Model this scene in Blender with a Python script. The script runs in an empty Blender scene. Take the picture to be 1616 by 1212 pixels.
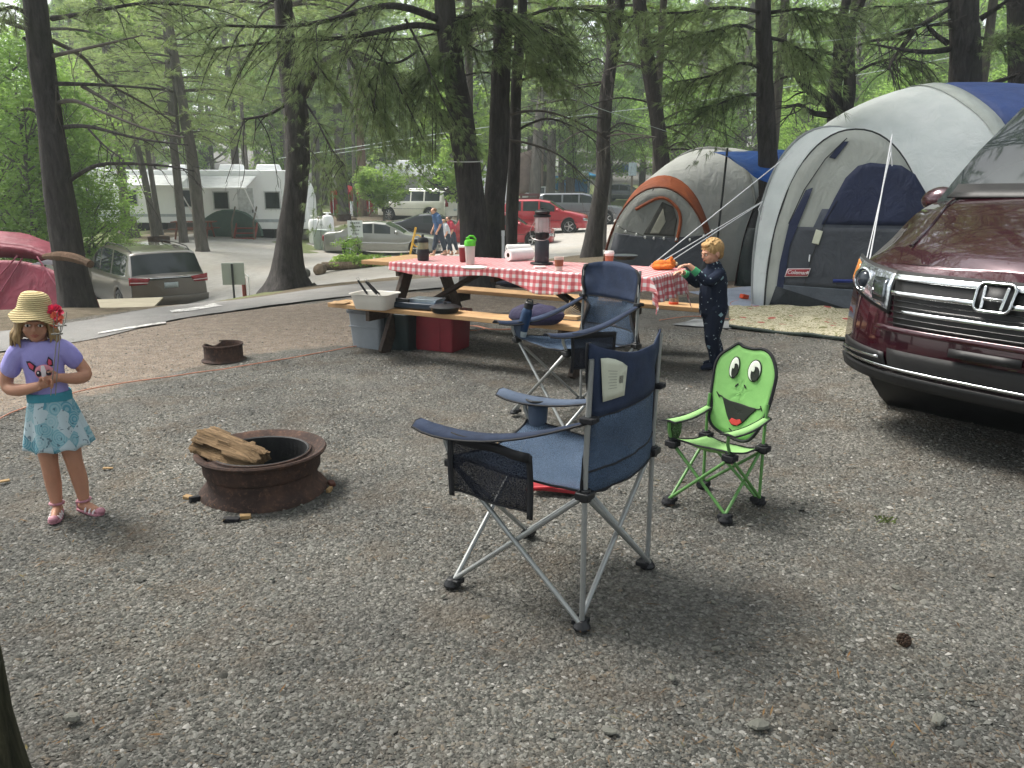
import bpy, math, random
import numpy as np
from mathutils import Vector, Matrix, Euler, noise
R = math.radians
SC = bpy.context.scene
COL = SC.collection
random.seed(7)

# ------------------------------------------------------------------ camera
CAM_H = 1.5
PITCH = 13.9
cam = bpy.data.cameras.new('camera')
cam.sensor_width = 36.0
cam.lens = 28.52
cam.clip_start = 0.05
cam.clip_end = 900
co = bpy.data.objects.new('camera', cam)
co.location = (0, 0, CAM_H)
co.rotation_euler = (R(90 - PITCH), 0, 0)
COL.objects.link(co)
SC.camera = co

# ------------------------------------------------------------------ world, sun, exposure
SUN_EL, SUN_ROT = R(58), R(-62)
wd = bpy.data.worlds.new('World')
SC.world = wd
wd.use_nodes = True
wn = wd.node_tree
for n in list(wn.nodes):
    wn.nodes.remove(n)
sky = wn.nodes.new('ShaderNodeTexSky')
sky.sky_type = 'NISHITA'
sky.sun_disc = False
sky.sun_elevation = SUN_EL
sky.sun_rotation = SUN_ROT
sky.air_density = 1.0
sky.dust_density = 4.0
sky.ozone_density = 1.0
hs = wn.nodes.new('ShaderNodeHueSaturation')
hs.inputs['Saturation'].default_value = 0.30
bg = wn.nodes.new('ShaderNodeBackground')
bg.inputs['Strength'].default_value = 0.15
wo = wn.nodes.new('ShaderNodeOutputWorld')
wn.links.new(sky.outputs[0], hs.inputs['Color'])
wn.links.new(hs.outputs[0], bg.inputs[0])
wn.links.new(bg.outputs[0], wo.inputs[0])
sl = bpy.data.lights.new('sun', 'SUN')
sl.energy = 2.4
sl.angle = R(20)
sl.color = (1.0, 0.95, 0.87)
so = bpy.data.objects.new('sun', sl)
so.location = (0, 0, 40)
sd = Vector((math.cos(SUN_EL) * math.sin(SUN_ROT), math.cos(SUN_EL) * math.cos(SUN_ROT), math.sin(SUN_EL)))
so.rotation_euler = sd.to_track_quat('Z', 'Y').to_euler()
COL.objects.link(so)
vs = SC.view_settings
vs.view_transform = 'Standard'
vs.look = 'None'
vs.gamma = 1
vs.exposure = 1.32
SC.cycles.max_bounces = 8
SC.cycles.transparent_max_bounces = 24
SC.cycles.use_denoising = True

# ------------------------------------------------------------------ materials
def srgb(h):
    if isinstance(h, str):
        h = tuple(int(h[i:i + 2], 16) / 255 for i in (0, 2, 4))
    return tuple((c / 12.92 if c <= .04045 else ((c + .055) / 1.055) ** 2.4) for c in h)

class NT:
    def __init__(s, name):
        s.m = bpy.data.materials.new(name)
        s.m.use_nodes = True
        s.t = s.m.node_tree
        s.t.nodes.clear()
        s.out = s.n('ShaderNodeOutputMaterial')
    def n(s, typ, **kw):
        o = s.t.nodes.new(typ)
        for k, v in kw.items():
            if k.startswith('i_'):
                o.inputs[k[2:].replace('_', ' ')].default_value = v
            else:
                setattr(o, k, v)
        return o
    def l(s, a, b):
        s.t.links.new(a, b)
    def noise(s, scale, detail=4, rough=.6, co=None, stretch=None, dist=0):
        tc = co
        if tc is None:
            tc = s.n('ShaderNodeTexCoord').outputs['Object']
        if stretch:
            mp = s.n('ShaderNodeMapping')
            mp.inputs['Scale'].default_value = stretch
            s.l(tc, mp.inputs[0]); tc = mp.outputs[0]
        no = s.n('ShaderNodeTexNoise')
        no.inputs['Scale'].default_value = scale
        no.inputs['Detail'].default_value = detail
        no.inputs['Roughness'].default_value = rough
        no.inputs['Distortion'].default_value = dist
        s.l(tc, no.inputs['Vector'])
        return no.outputs['Fac']
    def ramp(s, fac, stops):
        r = s.n('ShaderNodeValToRGB')
        e = r.color_ramp.elements
        while len(e) < len(stops):
            e.new(.5)
        for i, (p, c) in enumerate(stops):
            e[i].position = p
            e[i].color = (*c, 1) if len(c) == 3 else c
        s.l(fac, r.inputs[0])
        return r.outputs['Color']
    def mix(s, fac, a, b, mode='MIX'):
        m = s.n('ShaderNodeMix', data_type='RGBA', blend_type=mode)
        for k, v in ((0, fac), (6, a), (7, b)):
            if hasattr(v, 'is_linked') or hasattr(v, 'links'):
                s.l(v, m.inputs[k])
            else:
                m.inputs[k].default_value = (*v, 1) if isinstance(v, tuple) and len(v) == 3 else v
        return m.outputs[2]
    def math(s, op, a, b=0.0, clamp=False):
        m = s.n('ShaderNodeMath', operation=op, use_clamp=clamp)
        for k, v in ((0, a), (1, b)):
            if hasattr(v, 'links'):
                s.l(v, m.inputs[k])
            else:
                m.inputs[k].default_value = v
        return m.outputs[0]
    def attr(s, name):
        return s.n('ShaderNodeAttribute', attribute_name=name)
    def bump(s, h, dist=.01, strength=1.0, normal=None):
        b = s.n('ShaderNodeBump')
        b.inputs['Distance'].default_value = dist
        b.inputs['Strength'].default_value = strength
        s.l(h, b.inputs['Height'])
        if normal is not None:
            s.l(normal, b.inputs['Normal'])
        return b.outputs[0]
    def bsdf(s, col, rough=.7, metal=0, spec=.5, normal=None, coat=0, alpha=1, trans=0, emit=None):
        p = s.n('ShaderNodeBsdfPrincipled')
        if hasattr(col, 'links'):
            s.l(col, p.inputs['Base Color'])
        else:
            p.inputs['Base Color'].default_value = (*col, 1)
        for k, v in (('Roughness', rough), ('Metallic', metal), ('Specular IOR Level', spec), ('Coat Weight', coat),
                     ('Alpha', alpha), ('Transmission Weight', trans)):
            if hasattr(v, 'links'):
                s.l(v, p.inputs[k])
            else:
                p.inputs[k].default_value = v
        if normal is not None:
            s.l(normal, p.inputs['Normal'])
        return p.outputs[0]
    def done(s, sh):
        s.l(sh, s.out.inputs[0])
        return s.m

MATS = {}
def mat(name, col, rough=.7, var=.25, vs=6, bump=0, bs=60, metal=0, spec=.5, coat=0, col2=None, stretch=None,
        trans=0, alpha=1, translucent=0, detail=4):
    """procedural material: base colour broken up by noise, optional bump"""
    if name in MATS:
        return MATS[name]
    t = NT(name)
    c1 = srgb(col) if isinstance(col, str) else col
    if col2 is None:
        c2 = tuple(c * (1 - var) for c in c1)
        c3 = tuple(min(1, c * (1 + var * .6)) for c in c1)
    else:
        c2 = srgb(col2) if isinstance(col2, str) else col2
        c3 = c1
    f = t.noise(vs, detail, .62, stretch=stretch)
    c = t.ramp(f, [(.3, c2), (.7, c3)])
    nr = None
    if bump:
        nr = t.bump(t.noise(bs, 3, .6, stretch=stretch), bump)
    rf = t.math('ADD', t.math('MULTIPLY', f, .16), max(0.0, rough - .08)) if rough > .2 else rough
    sh = t.bsdf(c, rf, metal, spec, nr, coat, 1, trans)
    if translucent:
        tr = t.n('ShaderNodeBsdfTranslucent')
        t.l(c, tr.inputs[0])
        mx = t.n('ShaderNodeMixShader'); mx.inputs[0].default_value = translucent
        t.l(sh, mx.inputs[1]); t.l(tr.outputs[0], mx.inputs[2]); sh = mx.outputs[0]
    if alpha < 1:
        tp = t.n('ShaderNodeBsdfTransparent')
        mx = t.n('ShaderNodeMixShader'); mx.inputs[0].default_value = alpha
        t.l(tp.outputs[0], mx.inputs[1]); t.l(sh, mx.inputs[2]); sh = mx.outputs[0]
    MATS[name] = t.done(sh)
    return MATS[name]

# ------------------------------------------------------------------ mesh builder
def frame_mats(pts, up=Vector((0, 0, 1))):
    n = len(pts)
    ts = []
    for i in range(n):
        a = pts[max(0, i - 1)]; b = pts[min(n - 1, i + 1)]
        d = (b - a)
        ts.append(d.normalized() if d.length > 1e-9 else Vector((0, 0, 1)))
    u = ts[0].orthogonal().normalized()
    out = []
    for i in range(n):
        u = (u - ts[i] * u.dot(ts[i]))
        if u.length < 1e-6:
            u = ts[i].orthogonal()
        u.normalize()
        out.append((u.copy(), ts[i].cross(u)))
    return out

class MB:
    def __init__(s):
        s.v = []; s.f = []; s.m = []
    def add(s, vs, fs, mi=0):
        o = len(s.v)
        s.v.extend(tuple(v) for v in vs)
        s.f.extend(tuple(i + o for i in f) for f in fs)
        s.m.extend([mi] * len(fs))
        return s
    def box(s, c, d, rot=None, mi=0, taper=1.0):
        hx, hy, hz = d[0] / 2, d[1] / 2, d[2] / 2
        vs = []
        for z in (-1, 1):
            k = taper if z > 0 else 1
            for x, y in ((-1, -1), (1, -1), (1, 1), (-1, 1)):
                vs.append(Vector((x * hx * k, y * hy * k, z * hz)))
        if rot is not None:
            M = rot if isinstance(rot, Matrix) else Euler(rot).to_matrix()
            vs = [M @ v for v in vs]
        c = Vector(c)
        s.add([v + c for v in vs], [(0, 3, 2, 1), (4, 5, 6, 7), (0, 1, 5, 4), (1, 2, 6, 5), (2, 3, 7, 6), (3, 0, 4, 7)], mi)
        return s
    def beam(s, a, b, w, h, up=(0, 0, 1), mi=0):
        a = Vector(a); b = Vector(b)
        t = (b - a); L = t.length; t.normalize()
        up = Vector(up)
        sd_ = t.cross(up)
        if sd_.length < 1e-5:
            sd_ = t.orthogonal()
        sd_.normalize(); u = sd_.cross(t)
        M = Matrix((sd_, t, u)).transposed()
        return s.box((a + b) / 2, (w, L, h), M, mi)
    def tube(s, pts, r, n=8, cap=True, mi=0, closed=False, flat=1.0):
        pts = [Vector(p) for p in pts]
        if closed:
            pts = pts + [pts[0], ]
        rs = r if isinstance(r, (list, tuple)) else [r] * len(pts)
        fm = frame_mats(pts)
        vs = []
        for i, p in enumerate(pts):
            u, w = fm[i]
            for k in range(n):
                a = 2 * math.pi * k / n
                vs.append(p + (u * math.cos(a) + w * math.sin(a) * flat) * rs[i])
        fs = []
        for i in range(len(pts) - 1):
            for k in range(n):
                k2 = (k + 1) % n
                fs.append((i * n + k, i * n + k2, (i + 1) * n + k2, (i + 1) * n + k))
        if cap and not closed:
            fs.append(tuple(range(n))[::-1])
            fs.append(tuple((len(pts) - 1) * n + k for k in range(n)))
        return s.add(vs, fs, mi)
    def lathe(s, prof, n=24, M=None, mi=0, cap=False, a0=0, a1=2 * math.pi, wob=0):
        full = abs(a1 - a0 - 2 * math.pi) < 1e-6
        m = n if full else n + 1
        vs = []
        for r, z in prof:
            for k in range(m):
                a = a0 + (a1 - a0) * k / n
                rr = r * (1 + wob * math.sin(3 * a + z * 5))
                v = Vector((rr * math.cos(a), rr * math.sin(a), z))
                vs.append(M @ v if M is not None else v)
        fs = []
        for i in range(len(prof) - 1):
            for k in range(n):
                k2 = (k + 1) % m
                fs.append((i * m + k, i * m + k2, (i + 1) * m + k2, (i + 1) * m + k))
        if cap and full:
            fs.append(tuple(range(m))[::-1])
            fs.append(tuple((len(prof) - 1) * m + k for k in range(m)))
        return s.add(vs, fs, mi)
    def ball(s, c, r, n=14, m=9, M=None, mi=0, fn=None):
        if not isinstance(r, (tuple, list)):
            r = (r, r, r)
        c = Vector(c)
        vs = []
        for i in range(m + 1):
            ph = math.pi * i / m
            for k in range(n):
                a = 2 * math.pi * k / n
                v = Vector((math.sin(ph) * math.cos(a), math.sin(ph) * math.sin(a), math.cos(ph)))
                if fn:
                    v = fn(v)
                v = Vector((v.x * r[0], v.y * r[1], v.z * r[2]))
                if M is not None:
                    v = M @ v
                vs.append(v + c)
        fs = []
        for i in range(m):
            for k in range(n):
                k2 = (k + 1) % n
                if i == 0:
                    fs.append((k, n + k, n + k2))
                elif i == m - 1:
                    fs.append((i * n + k, (i + 1) * n + k, i * n + k2))
                else:
                    fs.append((i * n + k, (i + 1) * n + k, (i + 1) * n + k2, i * n + k2))
        return s.add(vs, fs, mi)
    def grid(s, P, mi=0, closed=False):
        nr, nc = len(P), len(P[0])
        vs = [p for row in P for p in row]
        fs = []
        for i in range(nr - 1):
            for j in range(nc if closed else nc - 1):
                j2 = (j + 1) % nc
                fs.append((i * nc + j, i * nc + j2, (i + 1) * nc + j2, (i + 1) * nc + j))
        return s.add(vs, fs, mi)
    def prism(s, poly, h, M=None, mi=0):
        """poly in xy, extruded 0..h along z"""
        n = len(poly)
        vs = [Vector((x, y, 0)) for x, y in poly] + [Vector((x, y, h)) for x, y in poly]
        if M is not None:
            vs = [M @ v for v in vs]
        fs = [tuple(range(n))[::-1], tuple(range(n, 2 * n))]
        fs += [(i, (i + 1) % n, (i + 1) % n + n, i + n) for i in range(n)]
        return s.add(vs, fs, mi)
    def xf(s, M):
        s.v = [tuple(M @ Vector(v)) for v in s.v]
        return s
    def build(s, name, m, parent=None, smooth=40, solid=0, bevel=0, subd=0, weld=False, loc=None):
        me = bpy.data.meshes.new(name)
        me.from_pydata(s.v, [], s.f)
        ms = m if isinstance(m, (list, tuple)) else [m]
        for q in ms:
            me.materials.append(q)
        if len(ms) > 1:
            me.polygons.foreach_set('material_index', s.m)
        if smooth:
            me.shade_smooth()
            if not subd:
                me.set_sharp_from_angle(angle=R(smooth))
        me.update()
        o = bpy.data.objects.new(name, me)
        COL.objects.link(o)
        if parent is not None:
            o.parent = parent
        if loc is not None:
            o.location = loc
        if weld:
            w = o.modifiers.new('weld', 'WELD'); w.merge_threshold = .0004
        if solid:
            md = o.modifiers.new('solid', 'SOLIDIFY'); md.thickness = solid; md.offset = 0
        if bevel:
            md = o.modifiers.new('bevel', 'BEVEL'); md.width = bevel; md.segments = 2; md.limit_method = 'ANGLE'; md.angle_limit = R(35)
            md.harden_normals = False
        if subd:
            md = o.modifiers.new('sub', 'SUBSURF'); md.levels = subd; md.render_levels = subd
        return o

def thing(name, label, cat, loc=(0, 0, 0), rz=0, group=None, scale=None):
    o = bpy.data.objects.new(name, None)
    o.empty_display_size = .2
    COL.objects.link(o)
    o.location = loc
    o.rotation_euler = (0, 0, rz)
    if scale:
        o.scale = (scale, scale, scale)
    o['label'] = label; o['category'] = cat
    if group:
        o['group'] = group
    return o
def tag(o, label, cat, group=None, kind=None):
    o['label'] = label; o['category'] = cat
    if group:
        o['group'] = group
    if kind:
        o['kind'] = kind
    return o
def dup(root, loc, rz=0, label=None, group=None, scale=None, parent=None):
    r = root.copy(); COL.objects.link(r)
    if parent is None:
        r.location = loc; r.rotation_euler = (0, 0, rz)
        if scale:
            r.scale = (scale,) * 3 if not isinstance(scale, tuple) else scale
    else:
        r.parent = parent
    if label:
        r['label'] = label
    if group:
        r['group'] = group
    for ch in list(root.children):
        dup(ch, None, parent=r)
    return r
def catmull(pts, n=6):
    pts = [Vector(p) for p in pts]
    out = []
    for i in range(len(pts) - 1):
        p0 = pts[max(0, i - 1)]; p1 = pts[i]; p2 = pts[i + 1]; p3 = pts[min(len(pts) - 1, i + 2)]
        for k in range(n):
            t = k / n
            out.append(.5 * ((2 * p1) + (p2 - p0) * t + (2 * p0 - 5 * p1 + 4 * p2 - p3) * t * t + (3 * p1 - p0 - 3 * p2 + p3) * t ** 3))
    out.append(pts[-1])
    return out
def lerp(a, b, t):
    return a + (b - a) * t
def sstep(a, b, x):
    t = max(0.0, min(1.0, (x - a) / (b - a)))
    return t * t * (3 - 2 * t)

# ------------------------------------------------------------------ terrain
_p = R(PITCH)
def ray(px, py):
    u = (px - 808) / 1280.0; v = (606 - py) / 1280.0
    return Vector((u, math.cos(_p) + v * math.sin(_p), -math.sin(_p) + v * math.cos(_p)))
def at(px, py, Y):
    """the point a distance Y ahead that the photograph shows at px, py"""
    d = ray(px, py)
    t = Y / d.y
    return Vector((d.x * t, Y, CAM_H + d.z * t))
_ctl = []
for y_ in (-10, 0, 5, 8.5):
    for x_ in (-14, -7, 0, 7, 14):
        _ctl.append((x_, y_, 0.0))
for x_, y_ in ((3, 12), (6, 12), (12, 14), (2, 17.5), (5, 18), (10, 20), (20, 16)):
    _ctl.append((x_, y_, 0.0))
for q in ((100, 494, 11), (230, 493, 13), (230, 496, 16), (230, 496, 19), (60, 500, 16), (460, 455, 14), (235, 489, 22), (60, 486, 20), (330, 466, 22), (600, 432, 20), (720, 424, 19),
          (530, 420, 24), (600, 403, 36), (480, 400, 34), (350, 384, 36), (200, 372, 42), (400, 366, 42), (40, 380, 42),
          (660, 349, 51), (560, 346, 50), (520, 368, 44), (880, 367, 42), (960, 353, 48), (850, 400, 26), (1050, 350, 48),
          (300, 400, 30), (0, 430, 28), (1000, 325, 62), (1250, 330, 60), (1500, 330, 60), (700, 335, 66), (400, 340, 60), (150, 340, 60)):
    w = at(*q); _ctl.append((w.x, w.y, w.z))
for x_ in (-80, -40, 0, 40, 80):
    _ctl += [(x_, 90, .6), (x_, 140, 5.0), (x_ * 2, 240, 14.0)]
_C = np.array(_ctl)
def _tps(d2):
    return np.where(d2 > 1e-12, .5 * d2 * np.log(d2 + 1e-12), 0)
def _solve():
    n = len(_C)
    d2 = ((_C[:, None, :2] - _C[None, :, :2]) ** 2).sum(-1)
    A = np.zeros((n + 3, n + 3))
    A[:n, :n] = _tps(d2) + np.eye(n) * .6
    A[:n, n] = 1; A[:n, n + 1:] = _C[:, :2]; A[n, :n] = 1; A[n + 1:, :n] = _C[:, :2].T
    return np.linalg.solve(A, np.concatenate([_C[:, 2], np.zeros(3)]))
_W = _solve()
def gzn(X, Y):
    X = np.asarray(X, float); Y = np.asarray(Y, float)
    sh = X.shape
    x = X.ravel(); y = Y.ravel()
    out = np.zeros(len(x))
    for a in range(0, len(x), 20000):
        xs = x[a:a + 20000]; ys = y[a:a + 20000]
        d2 = (xs[:, None] - _C[None, :, 0]) ** 2 + (ys[:, None] - _C[None, :, 1]) ** 2
        out[a:a + 20000] = _tps(d2) @ _W[:-3] + _W[-3] + _W[-2] * xs + _W[-1] * ys
    y0 = 8.2 + 6.0 * np.clip((x + 3.5) / 6, 0, 1)
    b = np.clip((y - y0) / 4.0, 0, 1); b = b * b * (3 - 2 * b)
    def ss(v, a, c):
        q = np.clip((v - a) / (c - a), 0, 1); return q * q * (3 - 2 * q)
    rise = .10 * ss(x, 1.5, 2.6) * ss(y, 1.5, 3.5) * (1 - ss(y, 7.0, 8.6))
    return (out * b + rise).reshape(sh)
def gz(x, y):
    return float(gzn(np.array([x]), np.array([y]))[0])
def G(px, py, dz=0.0):
    """where the sight line through a pixel meets the ground"""
    d = ray(px, py)
    o = Vector((0, 0, CAM_H))
    t0 = .5; t = .5
    while t < 260:
        p = o + d * t
        if p.z <= gz(p.x, p.y) + dz:
            break
        t0 = t; t *= 1.03
    for _ in range(18):
        m = (t0 + t) / 2; p = o + d * m
        if p.z <= gz(p.x, p.y) + dz:
            t = m
        else:
            t0 = m
    p = o + d * t
    return Vector((p.x, p.y, p.z))
def on(x, y, dz=0):
    return Vector((x, y, gz(x, y) + dz))
# ------------------------------------------------------------------ ground sheet
def inpoly(X, Y, poly):
    c = np.zeros(X.shape, bool)
    n = len(poly)
    for i in range(n):
        x1, y1 = poly[i]; x2, y2 = poly[(i + 1) % n]
        if y1 == y2:
            continue
        hit = ((y1 > Y) != (y2 > Y)) & (X < (x2 - x1) * (Y - y1) / (y2 - y1) + x1)
        c ^= hit
    return c
def pdist(X, Y, poly):
    """signed distance to a polygon, positive inside"""
    d = np.full(X.shape, 1e9)
    n = len(poly)
    for i in range(n):
        x1, y1 = poly[i]; x2, y2 = poly[(i + 1) % n]
        dx, dy = x2 - x1, y2 - y1
        t = np.clip(((X - x1) * dx + (Y - y1) * dy) / (dx * dx + dy * dy + 1e-9), 0, 1)
        d = np.minimum(d, np.hypot(X - x1 - t * dx, Y - y1 - t * dy))
    return np.where(inpoly(X, Y, poly), d, -d)
def gp(l):
    return [(G(*q).x, G(*q).y) for q in l]

path_near = gp([(0, 556), (300, 501), (560, 467), (900, 441)])
path_far = gp([(0, 524), (330, 478), (560, 449), (900, 427)])
path_near = [(-16, 3.6), (-9, 5.6)] + path_near + [(4, 13.5), (9, 15.2), (16, 17)]
path_far = [(-16, 5.2), (-9.5, 7.2)] + path_far + [(4, 15.8), (9, 17.2), (16, 19)]
path_poly = path_near + path_far[::-1]
lot_poly = [(-40, 22), (-14, 21), (-8.5, 20.5), (-6.2, 18.5), (-3, 17.6), (0, 18.2), (1.2, 19), (8, 22), (30, 26), (40, 60), (2, 56)] + gp([(860, 345), (760, 352), (700, 345), (580, 352), (430, 362), (330, 366), (160, 392), (0, 400)]) + [(-40, 30)]
grass_strip = [(-14, 9.6), (-6, 11.0), (-4.2, 12.4), (-3, 14.2), (-2.6, 16), (-5, 16.4), (-9, 14.5), (-14, 14)]
grass_mid = gp([(470, 400), (520, 385), (620, 372), (720, 366), (780, 352), (700, 348), (600, 352), (500, 360), (440, 372)])
grass_left = gp([(110, 400), (220, 378), (250, 362), (160, 356), (60, 372)])
grass_far = [(-45, 60), (60, 62), (70, 100), (-60, 100)]
dirt_poly = gp([(-200, 720), (0, 650), (200, 612), (380, 568), (560, 545), (640, 520), (720, 500), (1100, 470), (1180, 470), (1180, 445), (900, 441), (720, 455), (420, 485), (150, 525), (0, 558), (-200, 600)])

def ground_mesh():
    ys = np.concatenate([np.linspace(-30, 1.2, 14), np.geomspace(1.5, 60, 330), np.geomspace(62, 420, 40)])
    t = np.linspace(-1, 1, 340)
    t = np.sign(t) * np.abs(t) ** 1.15
    Y = np.repeat(ys[:, None], len(t), 1)
    X = t[None, :] * (np.maximum(Y, 0) * 1.05 + 9)
    Z = gzn(X, Y)
    nz = np.zeros_like(Z)
    fx = X.ravel(); fy = Y.ravel()
    nz = np.array([noise.noise(Vector((a * .9, b * .9, 0))) * .022 + noise.noise(Vector((a * 3.3, b * 3.3, 4))) * .008 for a, b in zip(fx, fy)]).reshape(Z.shape)
    dP = pdist(X, Y, path_poly)
    Z = Z + nz * np.clip((-dP - .05) / .6, 0, 1)
    Z = Z - .016 * np.clip((dP + .02) / .05, 0, 1)
    wob = np.array([noise.noise(Vector((a * .7, b * .7, 9))) for a, b in zip(fx, fy)]).reshape(Z.shape)
    def soft(d, w, k=.5):
        return np.clip((d + wob * k) / w + .5, 0, 1)
    dirt = soft(pdist(X, Y, dirt_poly), .5, .35)
    lot = soft(pdist(X, Y, lot_poly), .8, 1.0)
    beyond = soft(pdist(X, Y, path_far + [(70, 19), (70, 90), (-90, 90), (-90, 5)]), .4, .2) * (1 - lot)
    strip = soft(pdist(X, Y, grass_strip), .6, .7)
    grass = np.maximum.reduce([soft(pdist(X, Y, grass_mid), 1.5, 2), soft(pdist(X, Y, grass_left), 1.5, 2), soft(pdist(X, Y, grass_far), 6, 6), strip * .55])
    me = bpy.data.meshes.new('ground')
    nr, nc = X.shape
    i = np.arange(nr * nc).reshape(nr, nc)
    F = np.stack([i[:-1, :-1], i[:-1, 1:], i[1:, 1:], i[1:, :-1]], -1).reshape(-1, 4)
    me.vertices.add(nr * nc); me.vertices.foreach_set('co', np.stack([X, Y, Z], -1).ravel())
    me.loops.add(F.size); me.loops.foreach_set('vertex_index', F.ravel())
    me.polygons.add(len(F)); me.polygons.foreach_set('loop_start', np.arange(0, F.size, 4)); me.polygons.foreach_set('loop_total', np.full(len(F), 4))
    me.update(); me.validate()
    me.shade_smooth()
    for nm, a in (('dirt', dirt), ('lot', lot), ('grass', grass), ('litter', beyond)):
        at_ = me.attributes.new(nm, 'FLOAT', 'POINT')
        at_.data.foreach_set('value', a.ravel().astype(np.float32))
    o = bpy.data.objects.new('ground', me)
    COL.objects.link(o); o['kind'] = 'structure'
    return o

def ground_material():
    t = NT('ground_mix')
    tc = t.n('ShaderNodeTexCoord').outputs['Object']
    # crushed stone: two sizes of cells
    def vor(scale, feat='F1'):
        v = t.n('ShaderNodeTexVoronoi'); v.feature = feat; v.inputs['Scale'].default_value = scale
        mp = t.n('ShaderNodeMapping'); t.l(tc, mp.inputs[0]); mp.inputs['Rotation'].default_value = (0, 0, .4)
        wv = t.n('ShaderNodeVectorMath', operation='ADD')
        nn = t.n('ShaderNodeTexNoise'); nn.inputs['Scale'].default_value = scale * .6
        t.l(tc, nn.inputs['Vector'])
        sc = t.n('ShaderNodeVectorMath', operation='SCALE'); sc.inputs['Scale'].default_value = 1.0 / scale
        t.l(nn.outputs['Color'], sc.inputs[0]); t.l(mp.outputs[0], wv.inputs[0]); t.l(sc.outputs[0], wv.inputs[1])
        t.l(wv.outputs[0], v.inputs['Vector'])
        return v
    v1 = vor(62); v2 = vor(130)
    sp = t.n('ShaderNodeSeparateColor'); t.l(v1.outputs['Color'], sp.inputs[0])
    sp2 = t.n('ShaderNodeSeparateColor'); t.l(v2.outputs['Color'], sp2.inputs[0])
    big = t.noise(.55, 5, .6, tc); mid = t.noise(2.6, 5, .65, tc)
    stone = t.ramp(sp.outputs[0], [(0, (.066, .066, .058)), (.35, (.120, .120, .107)), (.75, (.190, .188, .170)), (.93, (.26, .255, .235)), (1, (.34, .335, .31))])
    stone2 = t.ramp(sp2.outputs[0], [(0, (.06, .058, .055)), (.5, (.15, .147, .14)), (1, (.30, .29, .27))])
    g = t.mix(.45, stone, stone2)
    edge = t.ramp(v1.outputs['Distance'], [(.25, (1, 1, 1)), (.75, (.68, .67, .65))])
    g = t.mix(1.0, g, edge, 'MULTIPLY')
    # warm dusty patches in the gravel
    warm = t.ramp(mid, [(.50, (0, 0, 0)), (.72, (1, 1, 1))])
    g = t.mix(t.math('MULTIPLY', warm, .65), g, (.115, .088, .062))
    g = t.mix(t.ramp(big, [(.35, (.35, .35, .35)), (.62, (0, 0, 0))]), g, (.085, .086, .084))
    g = t.mix(1.0, g, t.ramp(t.noise(.9, 4, .7), [(.35, (.66, .66, .66)), (.65, (1.12, 1.1, 1.06))]), 'MULTIPLY')
    # dirt with chips
    dn = t.noise(9, 8, .75, tc); dn2 = t.noise(45, 5, .8, tc)
    dcol = t.ramp(dn, [(.3, (.145, .112, .082)), (.52, (.25, .20, .155)), (.72, (.36, .305, .245))])
    dcol = t.mix(t.ramp(dn2, [(.52, (0, 0, 0)), (.62, (.8, .8, .8))]), dcol, (.09, .066, .05))
    dcol = t.mix(t.ramp(sp2.outputs[1], [(.8, (0, 0, 0)), (.85, (.9, .9, .9))]), dcol, stone2)
    # sunlit lot: pale stone dust
    lcol = t.ramp(t.noise(3.2, 9, .8, tc), [(.3, (.28, .27, .25)), (.55, (.38, .37, .345)), (.75, (.46, .44, .41))])
    lcol = t.mix(t.ramp(t.noise(.25, 4, .6, tc), [(.4, (0, 0, 0)), (.65, (.55, .55, .55))]), lcol, (.36, .32, .26))
    # pine litter
    litter = t.ramp(t.noise(7, 7, .75, tc), [(.3, (.07, .055, .035)), (.6, (.16, .13, .09)), (.78, (.13, .15, .07))])
    gr = t.ramp(t.noise(5, 8, .8, tc), [(.3, (.07, .09, .035)), (.5, (.13, .16, .06)), (.7, (.22, .22, .11))])
    def soft(a, k=.7):
        nz = t.noise(4, 6, .8, tc)
        s = t.math('ADD', a, t.math('MULTIPLY', t.math('SUBTRACT', nz, .5), k))
        return t.ramp(s, [(.4, (0, 0, 0)), (.6, (1, 1, 1))])
    c = t.mix(soft(t.attr('dirt').outputs['Fac'], 1.2), g, dcol)
    c = t.mix(soft(t.attr('litter').outputs['Fac']), c, litter)
    c = t.mix(soft(t.attr('lot').outputs['Fac']), c, lcol)
    c = t.mix(soft(t.attr('grass').outputs['Fac'], 1.3), c, gr)
    h = t.math('ADD', t.math('MULTIPLY', v1.outputs['Distance'], -1.2), t.math('MULTIPLY', v2.outputs['Distance'], -.6))
    h = t.math('ADD', h, t.math('MULTIPLY', sp.outputs[1], .8))
    nb = t.bump(h, .010, .9)
    nb = t.bump(t.noise(1.7, 5, .6, tc), .05, .5, nb)
    return t.done(t.bsdf(c, .93, 0, .25, nb))
ground = ground_mesh()
ground.data.materials.append(ground_material())

def strip_mesh(name, near, far, m, dz=.009, n=420, k=26):
    a = catmull([(x, y, 0) for x, y in near], 14); b = catmull([(x, y, 0) for x, y in far], 14)
    P = []
    for i in range(n + 1):
        t = i / n
        pa = a[min(len(a) - 1, int(t * (len(a) - 1)))]; pb = b[min(len(b) - 1, int(t * (len(b) - 1)))]
        row = []
        for j in range(k + 1):
            s = j / k
            e = .02 * noise.noise(Vector((t * 60, s * 3, 2)))
            q = pa.lerp(pb, s + (e if j in (0, k) else 0))
            row.append((q.x, q.y, gz(q.x, q.y) + dz))
        P.append(row)
    mb = MB(); mb.grid(P)
    o = mb.build(name, m)
    o['kind'] = 'structure'
    return o
t = NT('worn_asphalt')
_tc = t.n('ShaderNodeTexCoord').outputs['Object']
_c = t.ramp(t.noise(1.2, 8, .75, _tc), [(.3, (.15, .145, .14)), (.6, (.21, .205, .195)), (.8, (.27, .255, .235))])
_c = t.mix(t.ramp(t.noise(60, 3, .7, _tc), [(.55, (0, 0, 0)), (.7, (.5, .5, .5))]), _c, (.33, .32, .30))
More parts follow.
